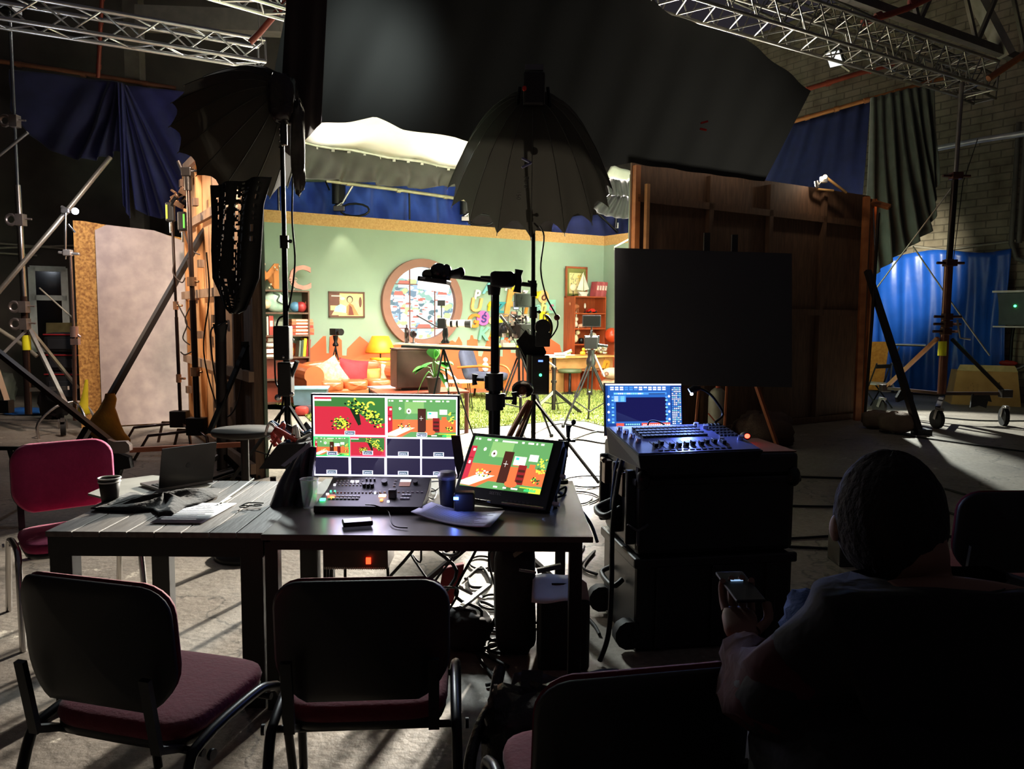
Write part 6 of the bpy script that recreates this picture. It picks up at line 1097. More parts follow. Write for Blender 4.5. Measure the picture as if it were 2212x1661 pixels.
# ---- vision mixer ----
Mx = para([(698, 1038), (911, 1038), (915, 1108), (681, 1108)], 3.5)
t = thing('vision_mixer', 'grey vision mixer desk with lit buttons in front of the large monitor', 'mixer', V((Mx @ V((.5, .5, 0))).xy.to_tuple()+(TZ,)))
X0, X1 = at(681, 1108, 3.33).x, at(913, 1108, 3.33).x; Wx = X1-X0; FXm = MX(((1, 0, 0, X0), (0, 1, 0, 3.3), (0, 0, 1, TZ+.004), (0, 0, 0, 1)))
prof = [(0, 0), (0, .03), (.2, .045), (.25, .05), (.36, .078), (.4, .078), (.4, 0)]
mb = MB(FXm); n = len(prof); mb.add([(0, a, b) for a, b in prof]+[(Wx, a, b) for a, b in prof], [tuple(range(n)), tuple(range(n, 2*n))[::-1]]+[(i, n+i, n+(i+1) % n, (i+1) % n) for i in range(n)])
part('body', mb, mat('#1b191b', .6), t, bev=.003)
def seg(a, b): return lambda u, v: ((u*Wx), a[0]+(b[0]-a[0])*v, a[1]+(b[1]-a[1])*v)
lo = seg((0, .03), (.2, .045)); hi = seg((.25, .05), (.36, .078))
def btn(mb, f, u, v, w_, d, h=.006): p = f(u, v); mb.box((p[0], p[1], p[2]+h/2), (w_, d, h))
def lowset(fn, rows, x0, x1, n, w_, d): 
    mb = MB(FXm)
    for r in rows:
        for i in range(n): btn(mb, fn, x0+(x1-x0)*i/(n-1), r, w_, d)
    return mb
part('button_row', lowset(lo, (.5, .66), .1, .36, 8, .014, .014), mat('#8d8b8a', .4), t); part('button_row', lowset(lo, (.95,), .1, .55, 14, .008, .008), mat('#6c6a6a', .4), t); part('button_row', lowset(lo, (.55, .8), .78, .84, 3, .012, .02), mat('#c7c7c7', .4), t)
part('button_row', lowset(hi, (.3, .5, .7), .07, .32, 8, .007, .007), mat('#9d9b9b', .4), t); part('button_row', lowset(hi, (.25, .5, .75), .65, .66, 2, .006, .006), mat('#bdbbbb', .4), t); part('button_row', lowset(lo, (1.02,), .45, .95, 12, .01, .008), mat('#aaa8a8', .4), t)
for nm, f, u, v, w_, d, c, em in (('red_button', lo, .1, .66, .03, .016, '#ff2c1c', 8), ('red_button', lo, .12, .54, .018, .014, '#ff7a2a', 6), ('green_button', lo, .045, .4, .022, .022, '#2cf27a', 9), ('green_button', lo, .06, 1.02, .006, .006, '#2cf27a', 5), ('green_button', lo, .1, 1.02, .006, .006, '#2cf27a', 5), ('orange_button', lo, .585, .72, .03, .024, '#ffb27a', 9), ('orange_button', lo, .6, .4, .012, .02, '#ff8a4a', 2), ('white_button', hi, .22, .62, .014, .012, '#f2f0ff', 5), ('white_button', hi, .27, .62, .012, .01, '#f2f0ff', 5), ('white_button', hi, .06, .3, .01, .01, '#f2f0ff', 3), ('white_button', lo, .05, .8, .012, .01, '#f6e6e0', 3), ('white_button', lo, .67, .3, .01, .006, '#e6ecff', 3), ('white_button', lo, .5, .92, .008, .008, '#e6ecff', 3)):
    mb = MB(FXm); btn(mb, f, u, v, w_, d, .008); part(nm, mb, mat(c, em=em), t)
mb = MB(FXm)
for u in (.36, .4, .44): p = hi(u, .2); mb.cyl((p[0], p[1], p[2]), (p[0], p[1]-.01, p[2]+.02), .009); p = hi(u, .75); mb.cyl((p[0], p[1], p[2]), (p[0], p[1]-.006, p[2]+.014), .005)
p = hi(.55, .5); mb.cyl(p, (p[0], p[1]-.01, p[2]+.018), .014); p = hi(.86, .5); mb.cyl(p, (p[0], p[1]-.01, p[2]+.018), .012); part('knobs', mb, BLK, t)
mb = MB(FXm); a = hi(.7, .25); b = hi(.81, .85); mb.k = 0; mb.add([(a[0], a[1], a[2]+.003), (b[0], a[1], a[2]+.003), (b[0], b[1], b[2]+.003), (a[0], b[1], b[2]+.003)], [(0, 1, 2, 3)]); mb.k = 1; m_ = hi(.7, .62); mb.add([(a[0], m_[1], m_[2]+.004), (b[0], m_[1], m_[2]+.004), (b[0], b[1], b[2]+.004), (a[0], b[1], b[2]+.004)], [(0, 1, 2, 3)]); part('small_display', mb, [mat('#9c6a58', em=.6), mat('#dfe4f4', em=1.2)], t)
p = lo(.69, .62); part('fader_handle', MB(FXm).box((p[0], p[1], p[2]+.02), (.035, .03, .04)), BLK, t, bev=.003)
for u, v in ((.12, .44), (.585, .6)): pass
light('mixer_green', 'POINT', FXm @ V((Wx*.05, .1, .07)), V((0, 0, 0)), .02, (.2, 1, .4), .01); light('mixer_red', 'POINT', FXm @ V((Wx*.1, .16, .08)), V((0, 0, 0)), .025, (1, .15, .1), .01); light('mixer_orange', 'POINT', FXm @ V((Wx*.585, .16, .08)), V((0, 0, 0)), .02, (1, .55, .3), .01)
P = fl(772, 1128, TZ+.02); TL('phone', MB(TR(P) @ RZ(.3)).box((0, 0, 0), (.12, .07, .02)), mat('#241c1c', .2), 'small dark phone lying in front of the vision mixer', 'phone', bev=.005)
cable('mixer_cable', [fl(790, 1090, TZ+.06), fl(810, 1092, TZ+.07), fl(838, 1105, TZ+.04), fl(850, 1135, TZ+.012), fl(880, 1140, TZ+.012)], .003, BLKM, 'thin cable running over the front of the vision mixer')
cable('table_cable', [fl(905, 1045, TZ+.02), fl(950, 1040, TZ+.04), fl(940, 1060, TZ+.02), fl(905, 1058, TZ+.02)], .003, BLKM, 'thin black cable loop between the vision mixer and the dark cup')
cable('table_cable', [fl(912, 1062, TZ+.01), fl(935, 1078, TZ+.01), fl(942, 1060, TZ+.01), fl(918, 1050, TZ+.01)], .003, BLKM, 'small cable loop lying on the table left of the dark cup')
# ---- cups ----
def cup(px, py, h, r, m, label, rim=None, lid=False, name='paper_cup', zt=TZ):
    P = fl(px, py, zt+.003); t = thing(name, label, 'cup', P); k = .72
    part('body', MB(TR(P)).lathe([(0, 0), (r*k, 0), (r, h)], 28), m, t, thick=.0015 if not lid else 0)
    if rim: part('rim', MB(TR(P)).tube([(r*1.02*cos(a*.3), r*1.02*sin(a*.3), h) for a in range(21)], .004, 6, closed=True), rim, t); part('second_rim', MB(TR(P)).tube([(r*.98*cos(a*.3), r*.98*sin(a*.3), h*.86) for a in range(21)], .004, 6, closed=True), rim, t)
    if lid: part('lid', MB(TR(P)).lathe([(r, h-.01), (r*1.06, h-.005), (r*1.06, h+.004), (r*.98, h+.006), (r*.9, h+.018), (0, h+.014)], 28), mat('#9a9ba4', .35), t); part('sleeve_band', MB(TR(P)).lathe([(r*1.01, h*.9), (r*1.03, h*.96)], 28), mat('#8a8a94', .4), t)
    return P
cup(238, 1086, .115, .046, mat('#2b2522', .6), 'stacked dark paper cups with white rims beside the laptop', rim=mat('#d9d6cf', .5))
cup(966, 1098, .15, .041, mat('#2b2b34', .5), 'tall dark paper cup with a grey lid beside the field monitor', lid=True)
P = fl(669, 1096, TZ+.003); t = thing('plastic_cup', 'clear plastic cup beside the vision mixer', 'cup', P); part('body', MB(TR(P)).lathe([(0, 0), (.028, 0), (.04, .13)], 28), mat('#dfe3e6', .08, alpha=.28, var=.01), t, thick=.0012); part('rim', MB(TR(P)).tube([(.041*cos(a*.3), .041*sin(a*.3), .13) for a in range(21)], .0025, 6, closed=True), mat('#e6e8ea', .1, alpha=.7, var=.01), t)
# ---- papers ----
def sheet_paper(name, corners, z, m, label, rise=.0, n=1, lines=12, bend=0.0):
    C4 = [fl(a, b, z) for a, b in corners]; t = thing(name, label, 'paper', (C4[0]+C4[2])/2)
    def fn(dz): return lambda u, v: (C4[0].lerp(C4[1], u)).lerp(C4[3].lerp(C4[2], u), v)+Z*(dz+rise*(u-.5)**2*4+bend*sin(pi*u))
    mb = MB()
    for i in range(n): mb.sheet(fn(.001*i), 12, 2)
    part('sheet', mb, m, t, thick=.0008)
    mb = MB(); f = fn(.001*n+.0006)
    for i in range(lines):
        v0 = .12+.8*i/lines; w_ = RN.uniform(.55, .82); mb.sheet(lambda u, v: f(.1+u*w_, v0+v*.022), 8, 1)
    part('printed_lines', mb, mat('#6d6f7c', .7), t); return t
sheet_paper('script_page', [(400, 1086), (511, 1087), (436, 1130), (324, 1129)], TZ+.006, PAPER, 'printed sheet lying on the slatted table', lines=9)
sheet_paper('script_stack', [(932, 1095), (1090, 1114), (1058, 1149), (888, 1116)], TZ+.008, mat('#c9cde8', .6, var=.03), 'curled stack of printed pages on the black table', rise=.02, n=4, lines=14)
# ---- laptop on the slatted table ----
bl, br = fl(343, 1056, TZ+.028), fl(343, 1056, TZ+.028)+V((.17, .2, 0)).normalized()*.275; dx = V((-.2, .17, 0)).normalized()*.2; up_ = (Z-dx.normalized()*.25).normalized()*.205; x_ = br-bl; n_ = x_.cross(up_).normalized()
Ml = MX(((x_.x, up_.x, n_.x, bl.x), (x_.y, up_.y, n_.y, bl.y), (x_.z, up_.z, n_.z, bl.z), (0, 0, 0, 1))); t = thing('laptop', 'open grey laptop seen from behind its lid on the slatted table', 'laptop', (Ml @ V((.5, 0, 0))).xy.to_tuple()+(TZ,))
ld = part('lid', MB(Ml).prism([(0, 0), (1, 0), (1, 1), (0, 1)], .006, z0=-.006), mat('#4d4a48', .35, .5), t, bev=.001); part('lid_logo', MB(Ml).ball((.5, .5, .0), (.05, .07, .001)), mat('#2c2a29', .3), ld); 
part('base', MB().add([bl, br, br+dx, bl+dx]+[p-Z*.012 for p in (bl, br, br+dx, bl+dx)], [(0, 1, 2, 3), (4, 7, 6, 5), (0, 4, 5, 1), (1, 5, 6, 2), (2, 6, 7, 3), (3, 7, 4, 0)]), mat('#7d7672', .35, .6), t)
mb = MB()
for i in range(12):
    for j in range(5): p = (bl.lerp(br, .08+.075*i))+dx*(.12+.1*j)+Z*.002; mb.box(p, (.014, .014, .003))
part('keyboard', mb, BLK, t)
t = thing('laptop_pad', 'pale rounded pad lying under the laptop', 'pad', fl(320, 1062, TZ)); pp = [fl(*p, TZ) for p in ((190, 1071), (215, 1060), (262, 1040), (330, 1031), (420, 1040), (458, 1052), (440, 1066), (380, 1070), (300, 1076), (225, 1080))]; part('pad', MB().prism([(p.x, p.y) for p in pp][::-1], .01, z0=TZ+.002), mat('#a9a69c', .6), t)
def cloth_drop(px_pts, z, amp, m, name, label, cat='cloth'):
    P_ = [fl(*p, z) for p in px_pts]; c = sum(P_, V((0, 0, 0)))/len(P_); n = len(P_)
    def fn(u, v): i = (u*n) % n; a = P_[int(i) % n]; b = P_[(int(i)+1) % n]; e_ = a.lerp(b, i-int(i)); return c.lerp(e_, v)+Z*(amp*(.5+.5*sin(5*u*2*pi+6*v))*(1-v)**.5+.003*(1-v))
    return TL(name, MB().sheet(fn, n*6, 7), m, label, cat, thick=.006)
cloth_drop([(196, 1098), (230, 1102), (285, 1104), (330, 1100), (345, 1112), (372, 1112), (400, 1095), (430, 1088), (470, 1072), (476, 1056), (460, 1052), (430, 1064), (395, 1066), (340, 1055), (300, 1072), (270, 1068), (225, 1085)], TZ+.01, .035, BLKC, 'black_jacket', 'black cloth jacket spread in front of the laptop', 'clothing')
P = fl(545, 1093, TZ+.012); t = thing('sunglasses', 'folded dark sunglasses on the slatted table', 'glasses', P); M = TR(P) @ RZ(.2); part('frame', MB(M).tube([(-.035+.02*cos(a*.6), .018*sin(a*.6), 0) for a in range(11)], .003, 6).tube([(.02+.02*cos(a*.6), .016*sin(a*.6), .003) for a in range(11)], .003, 6).cyl((-.016, 0, .002), (.0, 0, .002), .003), BLK, t); part('temple', MB(M).tube(smooth([(-.055, .0, 0), (-.02, .04, .006), (.045, .03, .004)]), .003, 5), BLK, t)
P = fl(478, 1086, TZ+.01); TL('pen', MB().cyl(P, fl(498, 1076, TZ+.012), .005), mat('#cfcabc', .3, .5), 'short metal pen at the edge of the printed sheet', 'pen'); 
P = fl(545, 1030, TZ+.01); TL('tent_pole', MB().cyl(fl(470, 1090, TZ+.008), fl(548, 1034, TZ+.014), .004), CHR, 'thin metal rod lying across the slatted table', 'rod')
# glossy folder bag and black case between table and left stand
t = thing('document_bag', 'glossy dark plastic bag of papers slumped between the two tables', 'bag', fl(640, 1098, TZ))
part('bag', MB().ruled([at(662, 958, 3.62), at(628, 1000, 3.58), at(600, 1050, 3.5), at(580, 1104, 3.42)], [at(676, 968, 3.5), at(678, 1010, 3.48), at(677, 1060, 3.46), at(664, 1104, 3.42)], 20, 20, lambda u, v: V((0, .025*sin(9*v+3*u)+.012*sin(21*v-5*u), 0))), mat('#3c3e46', .3, var=.25, scale=7, bump=.5, bscale=6), t, thick=.02); part('paper_edge', MB().prism(PF([(671, 953), (674, 962), (618, 1006), (610, 1003)], 3.5), .015, FMy(3.49)), mat('#8a8aa0', .5), t)
TL('black_case', MB().prism(PF([(560, 1036), (596, 975), (625, 960), (668, 962), (676, 975), (670, 1036)], 4.35), .3, FMy(4.35)), mat('#17161a', .8, bump=.3), 'black padded cover standing behind the tables under the left stand', 'cover', bev=.02) if False else None
t = thing('tool_tray', 'cluttered tray of cables and clamps beside the left stand foot', 'tray', at(630, 965, 4.6)); mb = MB(); 
for i in range(34): mb.k = i % 4; p = at(RN.uniform(600, 672), RN.uniform(925, 972), RN.uniform(4.4, 4.7)); mb.tube(smooth([p, p+V((RN.uniform(-.08, .08), 0, .05)), p+V((RN.uniform(-.09, .09), 0, -.02))], 4), RN.uniform(.006, .016), 6)
part('clutter', mb, [BLKM, mat('#2d5a86', .5), mat('#c9c4bc', .3, .6), mat('#b03a2c', .5)], t); part('tray', MB().prism([(at(560, 1036, 4.35).x, .72), (at(600, 970, 4.35).x, .86), (at(672, 962, 4.35).x, .87), (at(674, 1036, 4.35).x, .72)], .35, FMy(4.7)), mat('#1b191c', .85, bump=.3), t); part('legs', MB().cyl(at(590, 1030, 4.45), V((at(590, 1030, 4.45).x, 4.45, 0)), .018).cyl(at(660, 1030, 4.45), V((at(660, 1030, 4.45).x, 4.45, 0)), .018), BLKM, t)
P = fl(988, 1085, TZ+.05); t = thing('headset_base', 'small black intercom box with a blue light beside the dark cup', 'intercom', P-Z*.05); part('case', MB(TR(P)).box((.03, .02, 0), (.09, .06, .09)), BLK, t, bev=.008); part('blue_light', MB(TR(P)).box((-.005, -.012, .02), (.022, .004, .012)), mat('#3a66ff', em=14), t)
light('intercom_glow', 'POINT', P+V((-.01, -.05, .02)), V((0, 0, 0)), .12, (.15, .25, 1), .01)
# ---- power supply and tangle under the table ----
yb_ = 3.6; P = V((at(773, 1222, yb_).x, yb_, at(773, 1222, yb_).z)); t = thing('power_supply', 'metal power supply with a glowing red switch under the black table', 'power supply', V((P.x, yb_, 0))); wz = at(773, 1178, yb_).z-P.z; wx = at(842, 1200, yb_).x-at(705, 1200, yb_).x
part('case', MB(TR(P)).box((0, .05, wz/2), (wx, .2, wz)), mat('#4a3a34', .35, .4), t, bev=.003); part('switch', MB(TR(P)).box((wx*.2, -.052, wz*.42), (.022, .01, .03)), mat('#ff2a12', em=6), t); mb = MB(TR(P))
for k in range(34): mb.box((-wx*.48+k*.0085, -.05, .004), (.004, .004, .012))
part('vent_strip', mb, mat('#c9c2b4', .5), t)
for x in (-wx*.2, wx*.47, -wx*.47): part('stand_leg', MB(TR(P)).cyl((x, .0, 0), (x*1.1, .0, -P.z), .007), BLKM, t)
light('switch_glow', 'POINT', P+V((wx*.2, -.1, wz*.42)), P, .008, (1, .12, .05), .01)
RN2 = random.Random(5)
def tangle(i, a, b, r, label):
    z0, z1 = a[2], b[2]; A_, B_ = V(a), V(b); pts = [A_]
    for k in range(1, 6): p = A_.lerp(B_, k/6)+V((RN2.uniform(-.14, .14), RN2.uniform(-.12, .12), RN2.uniform(-.12, .1))); p.z = max(.012, p.z); pts.append(p)
    cable('tangled_cable', pts+[B_], r, RUB, label, k=6, group='cables drooping under the black table')
for i, (cx_, cy_, rx_, ry_) in enumerate(((1040, 1215, 22, 14), (1010, 1330, 34, 12), (1065, 1300, 26, 16), (1045, 1372, 38, 10), (1085, 1395, 30, 16), (1000, 1385, 26, 12), (1240, 1075, 40, 14), (1275, 1040, 50, 12))):
    cable('cable_loop', [fl(cx_+rx_*cos(a*.9)*(1+.05*a), cy_+ry_*sin(a*.9), .012) for a in range(9)], .007, RUB, ('small round loop of cable just below the table edge', 'flat loop of cable by the silver bars', 'loop of cable left of the black equipment bag', 'wide flat loop of cable beside the dark bag', 'loop of cable under the foot of the equipment bag', 'loop of cable behind the middle chair leg', 'loop of cable on the bright floor right of the field monitor', 'wide loop of cable on the bright floor beside the flight case')[i])
names = ['leftmost', 'second', 'third', 'fourth', 'fifth', 'sixth', 'seventh', 'rightmost']
for i in range(8): x = -.58+.075*i; tangle(i, (x, 3.75, .7), (x+RN2.uniform(-.05, .3), 3.7, .02), .006+.002*(i % 3), names[i]+' of the black cables drooping from under the black table')
for i, L_ in enumerate(([(1045, 1345), (1030, 1310), (1042, 1300), (1075, 1318), (1062, 1345), (1095, 1345)], [(1020, 1400), (1030, 1370), (1060, 1360), (1098, 1362), (1090, 1385), (1040, 1400), (1022, 1378)], [(1098, 1440), (1060, 1420), (1030, 1400), (1040, 1430), (1070, 1470), (1050, 1480)], [(1000, 1360), (1050, 1350), (1100, 1330)], [(1005, 1250), (1040, 1225), (1060, 1262), (1020, 1268), (1012, 1250)], [(1270, 1335), (1285, 1352), (1295, 1370)], [(1262, 1180), (1240, 1230), (1285, 1190), (1260, 1225), (1290, 1240)])):
    cable('floor_cable', [fl(*p, .012) for p in L_], .009, RUB, ('small loop of black cable left of the black bag', 'wide loop of black cable beside the table leg', 'pale-edged cable loop nearest the backpack', 'straight black cable running to the black bag', 'ring of black cable behind the chair', 'short cable right of the suitcase', 'crossed cables between the table and the flight case')[i])
t = thing('red_folded_chair', 'red fabric seat standing on edge under the black table', 'chair seat', fl(978, 1330)); Yr = 3.9; part('seat', MB().prism(PF([(958, 1222), (1004, 1212), (1000, 1240), (990, 1265), (978, 1298), (958, 1298), (952, 1260)], Yr), .05, FMy(Yr)), mat('#7e1a1e', .8), t, bev=.008); part('frame', MB().cyl(at(962, 1290, Yr), V((at(965, 1290, Yr).x, Yr, 0)), .015), BLKM, t)
part('silver_legs', MB().bar(at(988, 1266, Yr-.1), at(1040, 1292, Yr-.1), .02, .014).bar(at(1056, 1264, Yr-.1), at(996, 1312, Yr-.3), .024, .016), ALU, t)
TL('dark_bag', MB(TR(fl(1000, 1395))).sack((0, 0, .09), .13, .12, .09, .7, lump=.12), mat('#231414', .8), 'dark reddish bag slumped behind the middle chair', 'bag')
t = thing('equipment_bag', 'black soft equipment bag standing under the right half of the black table', 'bag', fl(1115, 1440)); zt_ = .55; part('body', MB(TR(fl(1112, 1400))).sack((0, .0, .27), .1, .12, .27, .45, 20, 14, .06), mat('#141316', .7, bump=.3), t); part('pale_strap', MB().bar(at(1110, 1200, 3.38), at(1140, 1180, 3.38), .03, .012), mat('#8e8676', .7), t); part('chrome_handle', MB().cyl(at(1121, 1231, 3.3), at(1158, 1237, 3.3), .006).bar(at(1160, 1233, 3.3), at(1212, 1222, 3.3), .02), CHR, t)
P = fl(1217, 1450); t = thing('suitcase', 'small black hard suitcase on the floor under the right end of the table', 'suitcase', P); hz = at(1217, 1298, P.y).z; part('body', MB(TR(P)).box((0, .1, hz/2), (.235, .2, hz)), BLK, t, bev=.015); part('handle', MB(TR(P)).tube([(-.05, .1, hz), (-.05, .1, hz+.04), (.05, .1, hz+.04), (.05, .1, hz)], .008, 6), BLKM, t)
t = thing('paper_sheet', 'white sheet of paper hanging over the black suitcase', 'paper', at(1190, 1270, P.y-.04)); part('sheet', MB().ruled([at(1151, 1243, P.y+.16), at(1227, 1239, P.y+.16)], [at(1148, 1301, P.y-.02), at(1228, 1300, P.y-.02)], 8, 5, lambda u, v: Z*(.006*sin(5*u+3*v))), mat('#f2efec', .7), t, thick=.002); part('second_sheet', MB().prism(PF([(1252, 1250), (1268, 1262), (1275, 1302), (1251, 1300)], P.y-.0), .004, FMy(P.y+.02)), mat('#a29c9c', .7), t)
# ---- backpack in the foreground ----
P = fl(1130, 1640); P = V((P.x, 2.72, 0)); t = thing('backpack', 'black backpack with straps lying on the floor behind the nearest chair', 'backpack', P); NY = mat('#18171b', .35, var=.2, bump=.3)
part('body', MB(TR(V((.11, 2.5, 0)))).sack((0, 0, .17), .2, .15, .17, .6, 24, 14, .1), NY, t); part('top_panel', MB().ruled([at(1110, 1455, 2.75), at(1200, 1462, 2.8), at(1335, 1450, 2.85)], [at(1100, 1500, 2.7), at(1200, 1500, 2.75), at(1330, 1478, 2.8)], 16, 4, lambda u, v: V((0, 0, .01*sin(9*u)))), mat('#4a474c', .7), t, thick=.02)
part('strap', MB().tube(smooth([at(1080, 1445, 2.7), at(1070, 1500, 2.6), at(1075, 1560, 2.5), at(1100, 1600, 2.45)]), .022, 8), NY, t); part('strap', MB().tube(smooth([at(1075, 1510, 2.6), at(1045, 1550, 2.5), at(1020, 1620, 2.35), at(1012, 1680, 2.25)]), .02, 8), NY, t); part('strap', MB().tube(smooth([at(1090, 1500, 2.65), at(1115, 1525, 2.6), at(1150, 1545, 2.55)]), .02, 8), NY, t); part('webbing', MB().bar(at(1150, 1450, 2.6), at(1145, 1540, 2.45), .075, .012), NY, t)
part('buckle', MB(TR(at(1083, 1578, 2.4))).box((0, 0, 0), (.02, .01, .012)).box((-.02, 0, .14), (.012, .01, .03)), CHR, t)
# ================= flight case, console, laptop screen =================
RZc = .16; P = fl(1380, 985, .955); CO_ = V((P.x, P.y, 0)); M = TR(CO_) @ RZ(RZc); CW, CDp = .8, .56; CASE = mat('#16161a', .42, var=.1)
P0 = M @ V((CW/2, CDp/2, 0)); 
t = thing('flight_case', 'large black ribbed flight case standing on the floor, lower of the two', 'flight case', P0, RZc)
part('body', MB(M).box((CW/2, CDp/2, .23), (CW*1.0, CDp, .46)), CASE, t, bev=.02)
for x in (.12, .4, .68): part('rib', MB(M).box((x, -.008, .22), (.05, .02, .4)), CASE, t, bev=.005)
part('side_handle', MB(M).tube(smooth([(-.01, .18, .3), (-.06, .18, .27), (-.06, .38, .27), (-.01, .38, .3)], 4), .014, 6), BLK, t); part('rim', MB(M).box((CW/2, CDp/2, .44), (CW+.03, CDp+.03, .05)), CASE, t, bev=.01)
for x, y in ((-.03, .02), (-.03, .5), (CW+.02, .02), (CW+.02, .5)): part('corner_wheel', MB(M).cyl((x, y-.03, .09), (x, y+.03, .09), .07), RUB, t)
P0 = M @ V((CW/2, CDp/2, .47))
t = thing('flight_case', 'black flight case with metal latches stacked on the lower case', 'flight case', P0, RZc)
part('body', MB(M).box((CW/2, CDp/2, .66), (CW, CDp, .38)), CASE, t, bev=.03); part('lid', MB(M).box((CW/2, CDp/2, .9), (CW+.015, CDp+.01, .11)), CASE, t, bev=.02)
part('rim', MB(M).box((CW/2, CDp/2, .83), (CW+.04, CDp+.03, .035)), CASE, t, bev=.008)
for y in (.12, .42): part('latch', MB(M).box((-.03, y, .8), (.04, .06, .12)).cyl((-.05, y-.02, .86), (-.05, y+.02, .86), .014), mat('#6e5a4e', .3, .8), t, bev=.006)
for y in (.05, .27, .5): part('side_rib', MB(M).box((-.02, y, .7), (.05, .035, .36)), CASE, t, bev=.008)
for x in (.02, CW-.02): part('corner_boss', MB(M).ball((x, -.005, .84), (.035, .03, .05)), CASE, t)
part('side_handle', MB(M).tube(smooth([(-.02, .2, .66), (-.1, .2, .62), (-.1, .36, .62), (-.02, .36, .66)], 4), .016, 6), BLK, t); part('y_mark', MB(M).bar((-.05, -.004, .63), (.0, -.012, .6), .012, .008).bar((.05, -.012, .63), (.0, -.012, .6), .012, .008).bar((0, -.012, .6), (.0, -.012, .53), .012, .008), mat('#55545c', .5), t)
part('top_board', MB(M).box((CW-.13, CDp/2-.06, .957), (.27, CDp-.16, .006)), mat('#6d3a2c', .5), t)
cable('case_cable', [M @ V(p) for p in ((-.03, .1, .97), (-.07, .08, .85), (-.09, .1, .6), (-.12, .0, .35), (-.16, -.1, .15), (-.2, -.1, .02))], .012, RUB, 'thick black cable falling down the left end of the flight case')
cable('case_cable', [M @ V(p) for p in ((.02, .2, .96), (-.05, .18, .9), (-.07, .2, .7), (-.06, .22, .62))], .004, mat('#3b5a86', .5), 'thin blue cable over the left end of the flight case')
cable('case_cable', [at(1290, 1170, 3.6), at(1275, 1130, 3.7), at(1240, 1085, 3.75), at(1205, 1062, 3.6)], .009, RUB, 'black cable bowing from the field monitor down to the flight case'); cable('case_cable', [at(1205, 1060, 3.6), at(1222, 1052, 3.6), at(1218, 1068, 3.6), at(1200, 1075, 3.6)], .006, RUB, 'small black cable loop at the side of the field monitor')
Mc = para([(1339, 937), (1588, 929), (1656, 968), (1379, 982)], 3.72); Wc, Hc = lens(Mc)
# console: a shallow wedge
cx = (Mc.col[0].to_3d()).normalized(); cz = V((0, 0, 1)); LB_ = M @ V((.02, .04, .957))
p00 = fl(1379, 984, 1.02); p10 = fl(1650, 973, 1.02); ux = (p10-p00).normalized(); uy_ = Z.cross(ux); Wc = (p10-p00).length; Dc = .38
Mk = frame(p00, ux, (uy_*Dc+Z*.07).normalized()); DL = math.hypot(Dc, .07)
t = thing('lighting_console', 'wide lighting control console glowing blue on top of the flight case', 'console', p00+ux*Wc/2+uy_*Dc/2)
body = MB(frame(p00, ux, uy_)); body.add([(0, 0, 0), (Wc, 0, 0), (Wc, Dc, .07), (0, Dc, .07), (.02, .02, -.062), (Wc-.02, .02, -.062), (Wc-.02, Dc, -.062), (.02, Dc, -.062)], [(0, 1, 2, 3), (4, 7, 6, 5), (0, 4, 5, 1), (1, 5, 6, 2), (2, 6, 7, 3), (3, 7, 4, 0)])
part('body', body, mat('#2c2d33', .45, .3), t, bev=.004); part('panel', MB(Mk).box((Wc/2, DL/2, .002), (Wc*.97, DL*.92, .003)), mat('#6c6f92', .35, .4), t)
KX, KY = Wc, DL
def kbox(mb, u, v, w_, d, h, hh=.0): mb.box((u*KX, v*KY, .004+h/2+hh), (w_, d, h))
mb = MB(Mk)
for i in range(16):
    for j in range(4): kbox(mb, .2+.034*i, .56+.095*j, .017, .02, .008)
part('keypad', mb, BLK, t)
mb = MB(Mk)
for i in range(5):
    for j in range(5): kbox(mb, .83+.032*i, .52+.095*j, .013, .02, .007)
part('keypad', mb, BLK, t)
mb = MB(Mk)
for i in range(10): kbox(mb, .2+.062*i, .28, .004, .1, .001)
part('fader_slots', mb, BLK, t)
for i, v in enumerate((.24, .3, .22, .23, .24, .27, .25, .3, .3, .26)): mb = MB(Mk); kbox(mb, .2+.062*i, v, .018, .026, .016); part('fader', mb, BLK, t, bev=.002)
for u, v in ((.07, .82), (.09, .7), (.1, .55), (.11, .4), (.74, .88), (.79, .78), (.77, .33), (.94, .36)): part('encoder', MB(Mk).cyl((u*KX, v*KY, .003), (u*KX, v*KY, .022), .014, .012), mat('#c3c8e0', .2, .7), t)
mb = MB(Mk)
for i in range(12): kbox(mb, .2+.05*i, .1, .02, .008, .003)
part('flash_buttons', mb, BLK, t)
Pg = Mk @ V((Wc*.93, DL*.95, .01)); t = thing('gooseneck_lamp', 'black gooseneck desk lamp arching over the console', 'lamp', Pg); G = [Pg, at(1562, 895, Pg.y), at(1548, 868, Pg.y), at(1530, 848, Pg.y), at(1510, 839, Pg.y), at(1496, 842, Pg.y)]
part('neck', MB().tube(smooth(G), .006, 8), BLKM, t); part('lamp_head', MB().tube([at(1513, 838, Pg.y), at(1500, 840, Pg.y), at(1490, 846, Pg.y)], [.01, .018, .018], 10), BLK, t); part('lit_tip', MB().ball(at(1494, 851, Pg.y-.012), .008), mat('#dfe2ff', em=8), t)
light('console_lamp', 'SPOT', at(1494, 853, Pg.y-.02), Mk @ V((Wc*.5, DL*.3, 0)), 5.5, (.18, .28, 1), .012, spot=150, blend=.6)
Ml2 = para([(1304, 829), (1468, 829), (1477, 925), (1313, 928)], 3.98); t = thing('software_screen', 'touch screen full of blue control software standing behind the console', 'monitor', Ml2 @ V((.5, -.12, 0)))
part('casing', MB(Ml2).prism([(-.015, -.14), (1.02, -.14), (1.015, 1.02), (-.01, 1.02)], .015, z0=-.016), BLK, t)
UM = [mat(c, em=e_) for c, e_ in (('#1c3f8a', .9), ('#e8ecff', 1.25), ('#4a8fe0', 1.0), ('#1c1c5a', .6), ('#e0503c', 1.1), ('#8fe0f0', 1.1), ('#2a62b8', .9))]
